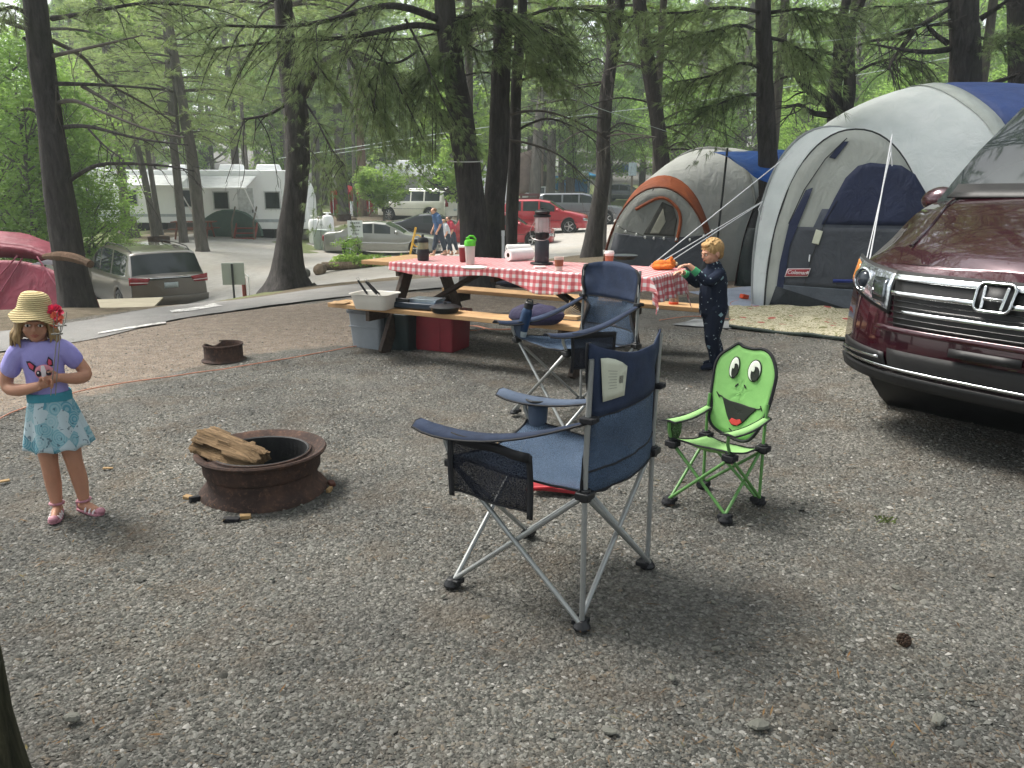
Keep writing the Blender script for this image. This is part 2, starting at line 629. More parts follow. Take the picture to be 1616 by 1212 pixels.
_c = t.mix(t.ramp(t.noise(2.2, 6, .8, _tc), [(.58, (0, 0, 0)), (.68, (.7, .7, .7))]), _c, (.20, .16, .12))
asphalt = t.done(t.bsdf(_c, .9, 0, .3, t.bump(t.noise(90, 3, .7, _tc), .006)))
path_o = strip_mesh('path', path_near, path_far, asphalt)

# faded white marks on the path
def road_mark(px, label):
    pl = gp(px)
    mb = MB()
    P = []
    n = len(pl) // 2
    for i in range(n):
        a = Vector((*pl[i], 0)); b = Vector((*pl[2 * n - 1 - i], 0))
        P.append([(a.x, a.y, gz(a.x, a.y) + .016), (b.x, b.y, gz(b.x, b.y) + .016)])
    mb.grid(P)
    t = NT('faded_paint')
    c = t.ramp(t.noise(6, 6, .8), [(.42, (.22, .21, .2)), (.55, (.62, .61, .58))])
    o = mb.build('road_marking', t.done(t.bsdf(c, .85)))
    tag(o, label, 'road marking', 'faded white marks on the asphalt path')
road_mark([(155, 529), (200, 521.5), (262, 512), (262, 509.5), (200, 518.5), (155, 527)], 'thin faded white line along the near side of the grey path')
road_mark([(272, 495), (310, 491), (352, 484), (338, 480.5), (305, 487), (268, 492)], 'broad faded white bar across the far side of the grey path')

# loose crushed stone lying on the near ground: one uncountable carpet
def gravel():
    rng = np.random.default_rng(3)
    N = 210000
    yy = 1.55 + (rng.random(N) ** 1.5) * 7.0
    xx = (rng.random(N) * 2 - 1) * (yy * .66 + .5)
    nv = np.array([noise.noise(Vector((a * 1.3, b * 1.3, 3))) for a, b in zip(xx, yy)])
    keep = rng.random(N) < np.clip(.62 + nv * 1.1, .1, 1)
    dd = pdist(xx, yy, dirt_poly)
    keep &= (dd < -.1) | (rng.random(N) < .12)
    keep &= pdist(xx, yy, path_poly) < 0
    xx = xx[keep]; yy = yy[keep]; N = len(xx)
    base = np.array([[1, 0, 0], [.2, .95, .1], [-.9, .35, -.1], [-.6, -.8, .1], [.45, -.85, -.1], [0.1, .05, .75], [-.25, -.1, .7]])
    F = np.array([[0, 1, 5], [1, 6, 5], [1, 2, 6], [2, 3, 6], [3, 4, 6], [6, 4, 5], [4, 0, 5]])
    s = .0034 + .0046 * rng.random(N) ** 2.2 + .007 * (rng.random(N) > .995)
    s *= 1 + .05 * yy
    a = rng.random(N) * 6.283
    V = base[None] * (1 + (rng.random((N, 7, 3)) - .5) * .55) * s[:, None, None]
    V[:, :, 0] *= (.8 + .9 * rng.random(N))[:, None]
    V[:, :, 2] *= (.5 + .7 * rng.random(N))[:, None]
    tl = (rng.random((N, 2)) - .5) * .7
    V[:, :, 2] += V[:, :, 0] * tl[:, :1] + V[:, :, 1] * tl[:, 1:]
    ca, sa = np.cos(a)[:, None], np.sin(a)[:, None]
    X = V[:, :, 0] * ca - V[:, :, 1] * sa + xx[:, None]
    Yv = V[:, :, 0] * sa + V[:, :, 1] * ca + yy[:, None]
    zz = np.array([noise.noise(Vector((a_ * .9, b_ * .9, 0))) * .022 + noise.noise(Vector((a_ * 3.3, b_ * 3.3, 4))) * .008 for a_, b_ in zip(xx, yy)])
    zz += gzn(xx, yy)
    Z = V[:, :, 2] + zz[:, None] + s[:, None] * .1
    co = np.stack([X, Yv, Z], -1).reshape(-1, 3)
    FF = (F[None] + (np.arange(N) * 7)[:, None, None]).reshape(-1, 3)
    me = bpy.data.meshes.new('gravel')
    me.vertices.add(len(co)); me.vertices.foreach_set('co', co.ravel())
    me.loops.add(FF.size); me.loops.foreach_set('vertex_index', FF.ravel())
    me.polygons.add(len(FF)); me.polygons.foreach_set('loop_start', np.arange(0, FF.size, 3)); me.polygons.foreach_set('loop_total', np.full(len(FF), 3))
    me.update()
    at_ = me.attributes.new('tone', 'FLOAT', 'POINT')
    at_.data.foreach_set('value', np.repeat(rng.random(N), 7).astype(np.float32))
    t = NT('gravel_stone')
    tone = t.attr('tone').outputs['Fac']
    c = t.ramp(tone, [(0, (.035, .036, .032)), (.35, (.082, .084, .076)), (.6, (.15, .152, .138)), (.7, (.15, .12, .088)), (.8, (.18, .181, .166)), (.96, (.24, .24, .222)), (1, (.40, .39, .37))])
    c = t.mix(t.math('MULTIPLY', t.ramp(t.noise(2.6, 5, .65), [(.5, (0, 0, 0)), (.72, (1, 1, 1))]), .5), c, (.118, .092, .066))
    c = t.mix(t.ramp(t.noise(.55, 5, .6), [(.35, (.3, .3, .3)), (.62, (0, 0, 0))]), c, (.085, .085, .078))
    c = t.mix(1.0, c, t.ramp(t.noise(.9, 4, .7), [(.35, (.66, .66, .66)), (.65, (1.12, 1.1, 1.06))]), 'MULTIPLY')
    me.materials.append(t.done(t.bsdf(c, .85, 0, .3)))
    o = bpy.data.objects.new('gravel', me); COL.objects.link(o)
    tag(o, 'loose grey crushed stone covering the near campsite ground', 'gravel', kind='stuff')
gravel()
# ------------------------------------------------------------------ tree kit
def leaf_mat(name, dark, light, transl=.38, ns=.8):
    t = NT(name)
    tone = t.attr('tone').outputs['Fac']
    oi = t.n('ShaderNodeObjectInfo').outputs['Random']
    f = t.math('ADD', t.math('MULTIPLY', tone, .45), t.math('MULTIPLY', t.noise(ns, 3, .6), .75))
    f = t.math('ADD', f, t.math('MULTIPLY', t.math('SUBTRACT', oi, .5), .35))
    c = t.ramp(f, [(.25, dark), (.60, tuple((a + b) / 2 for a, b in zip(dark, light))), (.90, light)])
    sh = t.bsdf(c, .55, 0, .25)
    tr = t.n('ShaderNodeBsdfTranslucent'); t.l(c, tr.inputs[0])
    mx = t.n('ShaderNodeMixShader'); mx.inputs[0].default_value = transl
    t.l(sh, mx.inputs[1]); t.l(tr.outputs[0], mx.inputs[2])
    return t.done(mx.outputs[0])
PINE = leaf_mat('pine_needles', (.13, .18, .085), (.30, .38, .17), .5)
PINE_FAR = leaf_mat('far_pine_needles', (.15, .235, .075), (.34, .46, .14), .52, .35)
PINE_LIGHT = leaf_mat('young_pine_needles', (.19, .26, .09), (.38, .47, .18), .45, .5)
LEAF = leaf_mat('broad_leaves', (.15, .27, .05), (.33, .50, .11), .50, .6)
LEAF_B = leaf_mat('bright_broad_leaves', (.24, .38, .08), (.45, .58, .16), .55, .6)  # lighter green of the maple, sapling and planter leaves

def bark(name, a, b, sc=9):
    t = NT(name)
    f = t.noise(sc, 8, .75, stretch=(1.6, 1.6, .35), dist=.6)
    c = t.ramp(f, [(.32, a), (.55, tuple((p + q) / 2 for p, q in zip(a, b))), (.72, b)])
    c = t.mix(t.ramp(t.noise(1.6, 4, .7), [(.5, (0, 0, 0)), (.7, (.35, .35, .35))]), c, (.085, .09, .065))
    return t.done(t.bsdf(c, .95, 0, .15, t.bump(f, .05, 1.0)))
BARK = bark('pine_bark', (.034, .031, .031), (.115, .105, .10))
BARK_FAR = bark('far_pine_bark', (.07, .063, .057), (.19, .17, .15), 5)
BARK_RED = bark('ruddy_pine_bark', (.10, .065, .045), (.26, .18, .13), 5)
BARK_MOSS = bark('mossy_bark', (.022, .024, .014), (.13, .125, .075), 14)
DEADW = mat('dead_twig_wood', (.10, .088, .075), .9, .4, 8)

def tri_mesh(name, co, tri, tone, m):
    me = bpy.data.meshes.new(name)
    n = len(co)
    me.vertices.add(n); me.vertices.foreach_set('co', co.astype(np.float32).ravel())
    me.loops.add(tri.size); me.loops.foreach_set('vertex_index', tri.ravel())
    k = tri.shape[1]
    me.polygons.add(len(tri)); me.polygons.foreach_set('loop_start', np.arange(0, tri.size, k)); me.polygons.foreach_set('loop_total', np.full(len(tri), k))
    me.update()
    a = me.attributes.new('tone', 'FLOAT', 'POINT'); a.data.foreach_set('value', tone.astype(np.float32))
    me.materials.append(m)
    return me
def nrm(a):
    return a / (np.linalg.norm(a, axis=-1, keepdims=True) + 1e-9)
def needles(P, D, L, w, n, rng, spread=.75):
    """n flat needles per tuft at P pointing along D"""
    N = len(P)
    d = nrm(nrm(D)[:, None] + (rng.random((N, n, 3)) - .5) * 2 * spread)
    l = L * (.7 + .5 * rng.random((N, n, 1)))
    s = nrm(np.cross(d, rng.random((N, n, 3)) - .5)) * w / 2
    b = np.repeat(P[:, None], n, 1) + (rng.random((N, n, 3)) - .5) * L * .25
    tip = b + d * l
    tip[..., 2] -= .12 * l[..., 0]
    co = np.stack([b - s, b + s, tip], 2).reshape(-1, 3)
    tri = np.arange(len(co)).reshape(-1, 3)
    tone = np.repeat(rng.random(N), n * 3)
    return co, tri, tone
def leaves(P, size, n, rad, rng, flat=.45):
    """n leaf quads scattered round each clump centre"""
    N = len(P)
    off = nrm(rng.normal(size=(N, n, 3))) * (rng.random((N, n, 1)) ** .5) * rad
    off[..., 2] *= .6
    c = P[:, None] + off
    nn = nrm(rng.normal(size=(N, n, 3)) * flat + np.array([0, 0, 1.0]))
    a = nrm(np.cross(nn, rng.normal(size=(N, n, 3)))); b = np.cross(nn, a)
    s = size * (.6 + .7 * rng.random((N, n, 1)))
    co = np.stack([c - a * s, c + b * s * .55, c + a * s, c - b * s * .55], 2).reshape(-1, 3)
    tri = np.arange(len(co)).reshape(-1, 4)
    tone = np.repeat(rng.random(N), n * 4) * .6 + np.repeat(rng.random(N * n), 4) * .4
    return co, tri, tone

def pine_proto(seed, H=11.0, Rm=3.4, whorls=15, per=5, L=.16, w=.018, n=7, twigs=11, step=.11, droop=.35, top=.25):
    """crown of a pine, z=0 at its lowest limbs: (foliage mesh arrays, limb MB)"""
    rng = np.random.default_rng(seed); rd = random.Random(seed)
    P = []; D = []; mb = MB(); mb.tube([Vector((0, 0, -.3)), Vector((0, 0, H * .9))], .06, 5)
    for i in range(whorls):
        f = i / (whorls - 1)
        z = H * f * (1 - .12 * f) + rd.uniform(-.2, .2)
        rr = Rm * (1 - f) ** .8 * (.75 + .25 * math.sin(min(1, f * 4) * 1.57)) + top
        for k in range(per):
            if rd.random() < .14:
                continue
            az = 2 * math.pi * (k + rd.random() * .8) / per + i * 1.1
            Lb = rr * rd.uniform(.6, 1.15)
            ca, sa = math.cos(az), math.sin(az)
            pts = []
            cv = rd.uniform(-.25, .25)
            for j in range(7):
                t = j / 6
                zz = z + Lb * (.30 * t * (1 - .4 * f) - droop * t * t * (1 - f * .8))
                a2 = az + cv * t
                pts.append(Vector((math.cos(a2) * Lb * t, math.sin(a2) * Lb * t, zz)))
            mb.tube(pts, [lerp(.045, .010, j / 6) * (1.2 - .6 * f) for j in range(7)], 4, cap=False)
            for q in range(int(twigs * (.4 + .6 * Lb / Rm)) + 2):
                t = .28 + .72 * (q + rd.random()) / (twigs * (.4 + .6 * Lb / Rm) + 2)
                t = min(1, t)
                s = min(5, int(t * 6)); bp = pts[s].lerp(pts[s + 1], t * 6 - s)
                side = 1 if q % 2 else -1
                ta = az + cv * t + side * rd.uniform(.35, 1.1)
                tl = Lb * rd.uniform(.16, .34) * (1.15 - .5 * t)
                dz = rd.uniform(-.35, .25)
                m = max(2, int(tl / step))
                for u in range(m):
                    v = (u + 1) / m
                    P.append((bp.x + math.cos(ta) * tl * v, bp.y + math.sin(ta) * tl * v, bp.z + dz * tl * v * v + rd.uniform(-.04, .04)))
                    D.append((math.cos(ta), math.sin(ta), .35 + dz))
            for u in range(3):
                P.append(tuple(pts[-1] + Vector((rd.uniform(-.1, .1), rd.uniform(-.1, .1), 0)))); D.append((ca, sa, .2))
    co, tri, tone = needles(np.array(P), np.array(D), L, w, n, rng)
    return co, tri, tone, mb
def leafy_proto(seed, H=7.0, Rm=3.0, clumps=190, n=42, size=.075, rad=.6, z0=0.0):
    rng = np.random.default_rng(seed); rd = random.Random(seed)
    C = []; mb = MB(); mb.tube([Vector((0, 0, -.2)), Vector((0, 0, H * .8))], .04, 5)
    lob = [(rd.uniform(0, 6.28), rd.uniform(.15, .85), rd.uniform(.7, 1.0)) for _ in range(9)]
    for i in range(clumps):
        a, f, k = lob[i % len(lob)]
        a += rd.gauss(0, .45); f = min(1, max(0, f + rd.gauss(0, .16)))
        prof = math.sin(math.pi * min(1, max(.03, f * .86 + .10))) ** .7
        r = Rm * prof * k * (.45 + .55 * rd.random() ** .5)
        C.append((math.cos(a) * r, math.sin(a) * r, z0 + H * f))
    C = np.array(C)
    for c in C[::5]:
        e = Vector(c); b = Vector((0, 0, max(0, e.z - Vector((e.x, e.y, 0)).length * .8 - .3)))
        m = b.lerp(e, .5) + Vector((rd.uniform(-.1, .1), rd.uniform(-.1, .1), -.15))
        mb.tube(catmull([b, m, e], 3), [lerp(.05, .008, q / 6) for q in range(7)], 4, cap=False)
    co, quad, tone = leaves(C, size, n, rad, rng)
    return co, quad, tone, mb

def trunk_mb(pts, rad, n=12, rough=.03, flare=0, seed=1):
    """tapering, slightly lumpy trunk along world points"""
    pts = [Vector(p) for p in pts]
    mb = MB()
    P = catmull(pts, 7)
    N = len(P)
    rs = []
    for i in range(N):
        t = i / (N - 1) * (len(rad) - 1); k = min(len(rad) - 2, int(t)); rs.append(lerp(rad[k], rad[k + 1], t - k))
    mb.tube(P, rs, n, cap=True)
    vs = []
    z0 = pts[0].z
    for i, v in enumerate(mb.v):
        ring = i // n; c = P[ring]
        d = Vector(v) - c
        k = 1 + rough * 3 * noise.noise(Vector((v[0] * 2.5, v[1] * 2.5, v[2] * 1.2 + seed))) + rough * 2.2 * noise.noise(Vector((v[0] * 13, v[1] * 13, v[2] * 3 + seed)))
        if flare:
            h = max(0, v[2] - z0)
            ang = math.atan2(d.y, d.x)
            k *= 1 + flare * math.exp(-h / .22) * (.75 + .45 * math.sin(ang * 4 + seed))
        vs.append(tuple(c + d * k))
    mb.v = vs
    return mb

_pm = {}
def crown_meshes(kind):
    if kind in _pm:
        return _pm[kind]
    k, s = kind[0], kind[1]
    if k == 'near':
        co, tri, tone, mb = pine_proto(100 + s, 11, 3.6, 15, 5, .15, .014, 10, 13, .10)
        mt, bm = PINE, BARK
    elif k == 'far':
        co, tri, tone, mb = pine_proto(200 + s, 13, 4.3, 18, 6, .28, .050, 8, 10, .19)
        mt, bm = PINE_FAR, BARK_FAR
    elif k == 'light':
        co, tri, tone, mb = pine_proto(300 + s, 9, 3.6, 13, 6, .20, .022, 9, 13, .13, .45)
        mt, bm = PINE_LIGHT, BARK_FAR
    elif k == 'leaf':
        co, tri, tone, mb = leafy_proto(400 + s, 7.5, 3.3, 210, 46, .095, .75)
        mt, bm = LEAF, BARK_FAR
    else:
        co, tri, tone, mb = leafy_proto(500 + s, 3.0, 1.5, 150, 46, .075, .36)
        mt, bm = LEAF_B, BARK_FAR
    me = tri_mesh('crown', co, tri, tone, mt)
    bo = bpy.data.meshes.new('limbs')
    bo.from_pydata(mb.v, [], mb.f); bo.materials.append(bm); bo.shade_smooth()
    _pm[kind] = (me, bo)
    return _pm[kind]
def add_crown(root, kind, loc, rz, sc):
    me, bo = crown_meshes(kind)
    c = bpy.data.objects.new('crown', me); COL.objects.link(c); c.parent = root
    c.location = loc; c.rotation_euler = (0, 0, rz); c.scale = sc if isinstance(sc, tuple) else (sc,) * 3
    l = bpy.data.objects.new('limbs', bo); COL.objects.link(l); l.parent = c
    return c
_tk = {}
def simple_trunk(root, h, r, m, lean=(0, 0), seed=0):
    key = (round(h), round(r * 20), m.name, seed % 4, lean)
    if key not in _tk:
        rd = random.Random(seed % 4)
        pts = [(0, 0, -.2), (rd.uniform(-.1, .1) + lean[0] * .3, rd.uniform(-.1, .1), h * .3), (rd.uniform(-.15, .15) + lean[0] * .65, rd.uniform(-.1, .1), h * .65), (lean[0], lean[1], h)]
        mb = trunk_mb(pts, [r, r * .85, r * .6, r * .15], 9, .05, .35, seed)
        o = mb.build('trunk', m, None)
        _tk[key] = o.data
        o.parent = root
        return o
    o = bpy.data.objects.new('trunk', _tk[key]); COL.objects.link(o); o.parent = root
    return o

def tree(name, label, cat, x, y, kind, h0, sc, rz=0, r=.16, trunk_h=None, tm=None, group=None, lean=(0, 0), seed=0, z=None):
    p = on(x, y)
    t = thing(name, label, cat, (p.x, p.y, p.z if z is None else z), 0, group)
    cr_h = {'near': 11, 'far': 13, 'light': 9, 'leaf': 7, 'small': 3}[kind[0]]
    s3 = sc if isinstance(sc, tuple) else (sc,) * 3
    simple_trunk(t, trunk_h or (h0 + cr_h * s3[2] * .93), r, tm or BARK_FAR, lean, seed)
    add_crown(t, kind, (lean[0] * .8, lean[1] * .8, h0), rz, sc)
    return t

# limbs traced along a path of pixels, each at its own distance
def limb(root, pix, Ys, r0, r1, m=BARK, name='branch', twig=0, tl=.5, tuft=0, L=.11, w=.006, nn=12, fm=PINE, seed=1, hang=.3, t0=.3, dead=False, jit=.06):
    rd = random.Random(seed); rng = np.random.default_rng(seed)
    n = len(pix)
    if not isinstance(Ys, (list, tuple)):
        Ys = (Ys, Ys)
    pts = [at(px, py, lerp(Ys[0], Ys[1], i / (n - 1)) + (rd.uniform(-jit, jit) if 0 < i else 0)) for i, (px, py) in enumerate(pix)]
    C = catmull(pts, 6)
    N = len(C)
    mb = MB()
    mb.tube(C, [lerp(r0, r1, i / (N - 1)) for i in range(N)], 6)
    P = []; D = []
    for q in range(twig):
        t = t0 + (1 - t0) * (q + rd.random()) / twig
        s = min(N - 2, int(t * (N - 1))); b = C[s]
        d = (C[s + 1] - C[s]).normalized()
        side = d.cross(Vector((0, 0, 1))).normalized() * rd.choice((-1, 1))
        v = (d * rd.uniform(.4, 1.0) + side * rd.uniform(.3, 1.0) + Vector((0, 0, rd.uniform(-hang * 2.4, hang * .8)))).normalized()
        l = tl * rd.uniform(.5, 1.3)
        tp = []
        k = 5
        for u in range(k + 1):
            f = u / k
            tp.append(b + v * l * f + Vector((0, 0, -hang * l * f * f)) + (Vector((rd.uniform(-.02, .02), rd.uniform(-.02, .02), rd.uniform(-.02, .02))) if dead and u else Vector((0, 0, 0))))
        mb.tube(tp, [lerp(r1 * .9, r1 * .35, u / k) for u in range(k + 1)], 4, cap=False)
        if dead:
            for _ in range(2):
                b2 = tp[rd.randint(1, k)]; v2 = (v + Vector((rd.uniform(-1, 1), rd.uniform(-1, 1), rd.uniform(-.8, .4)))).normalized()
                mb.tube([b2, b2 + v2 * l * .22, b2 + v2 * l * .4 + Vector((0, 0, -.03))], [r1 * .4, r1 * .35, r1 * .25], 3, cap=False)
        if tuft:
            for u in range(tuft):
                f = (u + .5 + rd.random() * .5) / tuft
                c = tp[0].lerp(tp[-1], f) + Vector((0, 0, hang * l * (f - f * f)))
                P.append(tuple(c)); D.append(tuple(v + Vector((0, 0, -.1))))
                for _ in range(2):
                    o = Vector((rd.uniform(-.12, .12), rd.uniform(-.12, .12), rd.uniform(-.08, .05))) * (tl + .3)
                    P.append(tuple(c + o)); D.append(tuple(v + o * 4))
    o = mb.build(name, m, root)
    if P:
        co_, tri, tone = needles(np.array(P), np.array(D), L, w, nn, rng, .6)
        me = tri_mesh('needles', co_, tri, tone, fm)
        f = bpy.data.objects.new('needles', me); COL.objects.link(f); f.parent = o
    return o

def traced_tree(name, label, pix, widths, Y, flare=.35, seed=1, m=BARK, foot=None, n=18, Ytop=None):
    """trunk through pixels from foot upward; widths in photo pixels"""
    root = thing(name, label, 'tree', (0, 0, 0), 0)
    pts = []; rad = []
    for i, ((px, py), w) in enumerate(zip(pix, widths)):
        YY = Y if Ytop is None else lerp(Y, Ytop, i / (len(pix) - 1))
        p = at(px, py, YY)
        pts.append(p); rad.append(w * .86 / 1280.0 * YY / 2 / ray(px, py).y)
    b = pts[0].copy(); b.z = gz(b.x, b.y) - .08
    if abs(b.z - pts[0].z) > .12:
        pts.insert(0, b); rad.insert(0, rad[0] * 1.08)
    else:
        pts[0] = b
    # carry on above the frame
    d = (pts[-1] - pts[-2]).normalized()
    tp = pts[-1] + Vector((d.x * .7, d.y, d.z)) * 5
    pts.append(tp); rad.append(rad[-1] * .7)
    pts.append(tp + Vector((d.x * .4, 0, 1)) * 5); rad.append(rad[-1] * .25)
    trunk_mb(pts, rad, n, .03, flare, seed).build('trunk', m, root)
    root['_top'] = 0
    del root['_top']
    return root, pts
# ------------------------------------------------------------------ the standing trees one can tell apart
T1, q1 = traced_tree('pine_tree', 'dark pine trunk beside the crimson tent, with bare curved branches reaching right',
    [(124, 492), (108, 400), (92, 300), (80, 200), (66, 100), (54, -10)], [58, 52, 50, 46, 44, 40], 11.0, .35, 1)
B1 = [([(84, 88), (130, 78), (220, 57)], 11, 10), ([(82, 132), (160, 134), (260, 141)], 11, 10.2), ([(92, 162), (120, 160), (170, 180), (240, 207), (292, 217)], 11, 9.6),
      ([(98, 201), (140, 200), (220, 219), (296, 229)], 11, 9.5), ([(82, 64), (130, 90), (165, 128), (230, 165), (278, 196)], 11, 11.8), ([(110, 285), (150, 262), (200, 258), (262, 262), (306, 270)], 11, 9.8),
      ([(88, 120), (88, 190)], 11, 10.9), ([(140, 204), (165, 230), (192, 250)], 10.4, 10), ([(130, 136), (180, 165), (212, 182)], 10.8, 10.3)]
for i, (px, a, b) in enumerate(B1):
    limb(T1, px, (a, b), .030 if i not in (6, 7) else .014, .008, BARK if i % 2 else DEADW, twig=5, tl=.35, seed=i + 3, dead=True, hang=.5)
for i, px in enumerate(([(60, 178), (45, 172), (32, 175)], [(52, 110), (46, 106)], [(42, 62), (36, 60)], [(64, 155), (52, 152)], [(42, 38), (30, 30)])):
    limb(T1, px, 11, .03, .012, seed=30 + i)
limb(T1, [(82, 30), (140, 20), (230, 5), (330, 12)], (11, 10), .03, .01, twig=14, tl=.7, tuft=6, seed=41)
limb(T1, [(40, 20), (20, 12), (-10, 18), (-60, 30)], (11, 10.5), .03, .01, twig=14, tl=.6, tuft=7, seed=42)
stub = MB(); pp = [at(70, 405, 10.7), at(92, 404, 10.5), at(112, 406, 10.35), at(130, 411, 10.2), at(143, 417, 10.1)]
stub.tube(catmull(pp, 4), [lerp(.035, .06, min(1, i / 4)) if i < 12 else .05 for i in range(17)], 8)
stub.build('broken_branch', bark('peeled_branch', (.10, .06, .04), (.24, .15, .10), 12), T1)

T2, q2 = traced_tree('pine_tree', 'forked dark pine trunk with a flared foot on the verge left of the picnic table',
    [(455, 452), (456, 380), (468, 290), (470, 200), (462, 140), (450, 60), (446, -10)], [66, 46, 44, 42, 44, 34, 32], 14.0, .75, 2)
limb(T2, [(478, 150), (494, 118), (518, 95), (545, 80)], (14, 13.3), .10, .055, name='fork')
limb(T2, [(545, 80), (580, 96), (620, 116), (660, 145), (700, 185)], (13.3, 12.2), .05, .015, twig=22, tl=.7, tuft=6, seed=5, hang=.35, w=.008)
limb(T2, [(545, 80), (560, 110), (575, 150), (600, 200)], (13.3, 12.6), .03, .01, twig=14, tl=.7, tuft=6, seed=6, hang=.35, w=.008)
limb(T2, [(545, 80), (575, 62), (640, 62), (700, 50)], (13.3, 12.7), .03, .01, twig=16, tl=.8, tuft=6, seed=7)
limb(T2, [(450, 165), (425, 180), (400, 186), (383, 188)], (14, 13.6), .035, .015, twig=2)
for i, px in enumerate(([(386, 190), (384, 230), (386, 270), (380, 296)], [(404, 187), (402, 215), (398, 235)], [(408, 187), (424, 215), (434, 260), (440, 296)], [(424, 190), (436, 208)], [(384, 190), (372, 240), (356, 290)])):
    limb(T2, px, (13.7, 13.4), .012, .004, twig=3, tl=.3, seed=60 + i, dead=True, hang=.6)
limb(T2, [(470, 150), (466, 120), (464, 60)], (14, 13.8), .05, .02)
limb(T2, [(480, 160), (500, 190), (520, 230), (545, 262)], (14, 13), .02, .008, twig=14, tl=.7, tuft=5, seed=9, hang=.7)
limb(T2, [(470, 220), (500, 250), (520, 285)], (14, 13), .015, .006, twig=8, tl=.6, tuft=5, seed=10, hang=.7)

T3, q3 = traced_tree('pine_tree', 'thick leaning pine trunk behind the picnic table, tied round with a thin pale line',
    [(752, 405), (745, 330), (736, 250), (726, 180), (716, 110), (706, 40), (700, -20)], [56, 50, 48, 46, 42, 40, 38], 12.0, .3, 3)
limb(T3, [(702, 34), (640, 12), (590, 12), (510, 34), (440, 42), (340, 40)], (12, 10.2), .055, .012, twig=24, tl=.8, tuft=6, seed=12)
limb(T3, [(700, 46), (655, 40), (600, 50), (540, 60), (440, 66), (330, 78)], (12, 10.4), .05, .010, twig=20, tl=.8, tuft=5, seed=13)
limb(T3, [(660, 80), (620, 100), (560, 80), (480, 60)], (12, 12), .02, .008, twig=14, tl=.6, tuft=5, seed=14, hang=.6)
for i, px in enumerate(([(620, 40), (600, 100), (590, 170)], [(575, 62), (610, 100), (640, 160), (668, 220)], [(540, 55), (560, 90), (580, 130), (592, 180)], [(500, 40), (490, 80), (520, 130)], [(640, 30), (665, 80), (690, 140), (722, 200)])):
    limb(T3, px, (11.5, 11.2), .018, .006, twig=11, tl=.6, tuft=5, seed=70 + i, hang=.35, w=.008)
limb(T3, [(722, 30), (760, 18), (800, 16)], (12, 11.5), .03, .01, twig=16, tl=.7, tuft=6, seed=15)
limb(T3, [(724, 70), (700, 90), (680, 110)], (12, 11.6), .02, .01, twig=26, tl=.55, tuft=8, seed=16)
limb(T3, [(724, 60), (760, 82), (800, 70)], (12, 11.8), .02, .01, twig=10, tl=.6, tuft=6, seed=17)
mb = MB(); c = at(735, 254, 12.0)
mb.tube([c + Vector((math.cos(a) * .245, math.sin(a) * .245, .02 * math.sin(a))) for a in np.linspace(0, 6.283, 25)], .008, 5)
CORDW = mat('white_cord', (.65, .65, .62), .7, .1)
mb.build('tied_line', CORDW, T3)

T4, q4 = traced_tree('pine_tree', 'straight dark trunk just left of a slimmer one behind the middle of the table',
    [(780, 402), (780, 330), (786, 250), (789, 150), (794, 60), (798, -20)], [44, 40, 38, 36, 34, 32], 12.6, .2, 4)
limb(T4, [(800, 90), (850, 70), (900, 72)], (12.6, 12), .02, .008, twig=12, tl=.6, tuft=6, seed=18)
T5, q5 = traced_tree('pine_tree', 'slim dark trunk just right of a thicker one behind the middle of the table',
    [(806, 402), (808, 330), (812, 250), (814, 150), (820, 60), (826, -20)], [24, 23, 22, 20, 19, 18], 13.4, .2, 5)
T6, q6 = traced_tree('pine_tree', 'curved grey-brown trunk left of the orange-trimmed tent, bristling with dead branches',
    [(934, 398), (942, 340), (952, 280), (952, 220), (957, 150), (966, 90), (976, 20), (980, -20)], [36, 30, 27, 25, 24, 24, 22, 20], 17.5, .3, 6)
T7, q7 = traced_tree('pine_tree', 'dark trunk leaning behind the domed top of the orange-trimmed tent',
    [(1052, 300), (1046, 262), (1037, 190), (1026, 120), (1017, 60), (1008, -10)], [30, 28, 27, 26, 25, 24], 17.0, .2, 7)
T8, q8 = traced_tree('pine_tree', 'dark pine trunk standing between the grey tent and the blue and white tent',
    [(1222, 440), (1218, 350), (1212, 260), (1208, 170), (1206, 80), (1204, -10)], [44, 40, 36, 33, 30, 28], 12.0, .2, 8)
T9, q9 = traced_tree('pine_tree', 'many-limbed forked pine behind the dome of the blue and white tent',
    [(1322, 330), (1322, 250), (1322, 196), (1316, 150), (1324, 100), (1326, 40), (1340, -20)], [34, 34, 36, 26, 22, 20, 16], 15.5, .2, 9)
limb(T9, [(1330, 196), (1340, 150), (1340, 100), (1336, 60), (1352, 20), (1365, -10)], (15.5, 15.2), .12, .06, name='fork')
limb(T9, [(1318, 180), (1300, 158), (1272, 140), (1256, 118), (1250, 102)], (15.5, 14.8), .09, .03, twig=8, tl=.6, seed=20, dead=True)
limb(T9, [(1310, 182), (1282, 178), (1262, 166), (1240, 170)], (15.5, 14.6), .06, .02, twig=8, tl=.6, seed=21, dead=True)
limb(T9, [(1330, 60), (1300, 48), (1270, 30), (1240, 22)], (15.5, 14.6), .05, .015, twig=20, tl=.9, tuft=6, seed=22)
limb(T9, [(1330, 90), (1290, 80), (1250, 78), (1215, 84)], (15.5, 14.4), .03, .012, twig=26, tl=.8, tuft=7, seed=23)
limb(T9, [(1340, 120), (1380, 100), (1420, 92), (1460, 100)], (15.5, 15), .03, .012, twig=22, tl=.8, tuft=6, seed=24)
T10, q10 = traced_tree('pine_tree', 'massive dark trunk rising behind the blue panel of the big tent',
    [(1524, 300), (1524, 200), (1523, 120), (1522, 50), (1521, -20)], [58, 56, 54, 52, 50], 14.0, .2, 10)
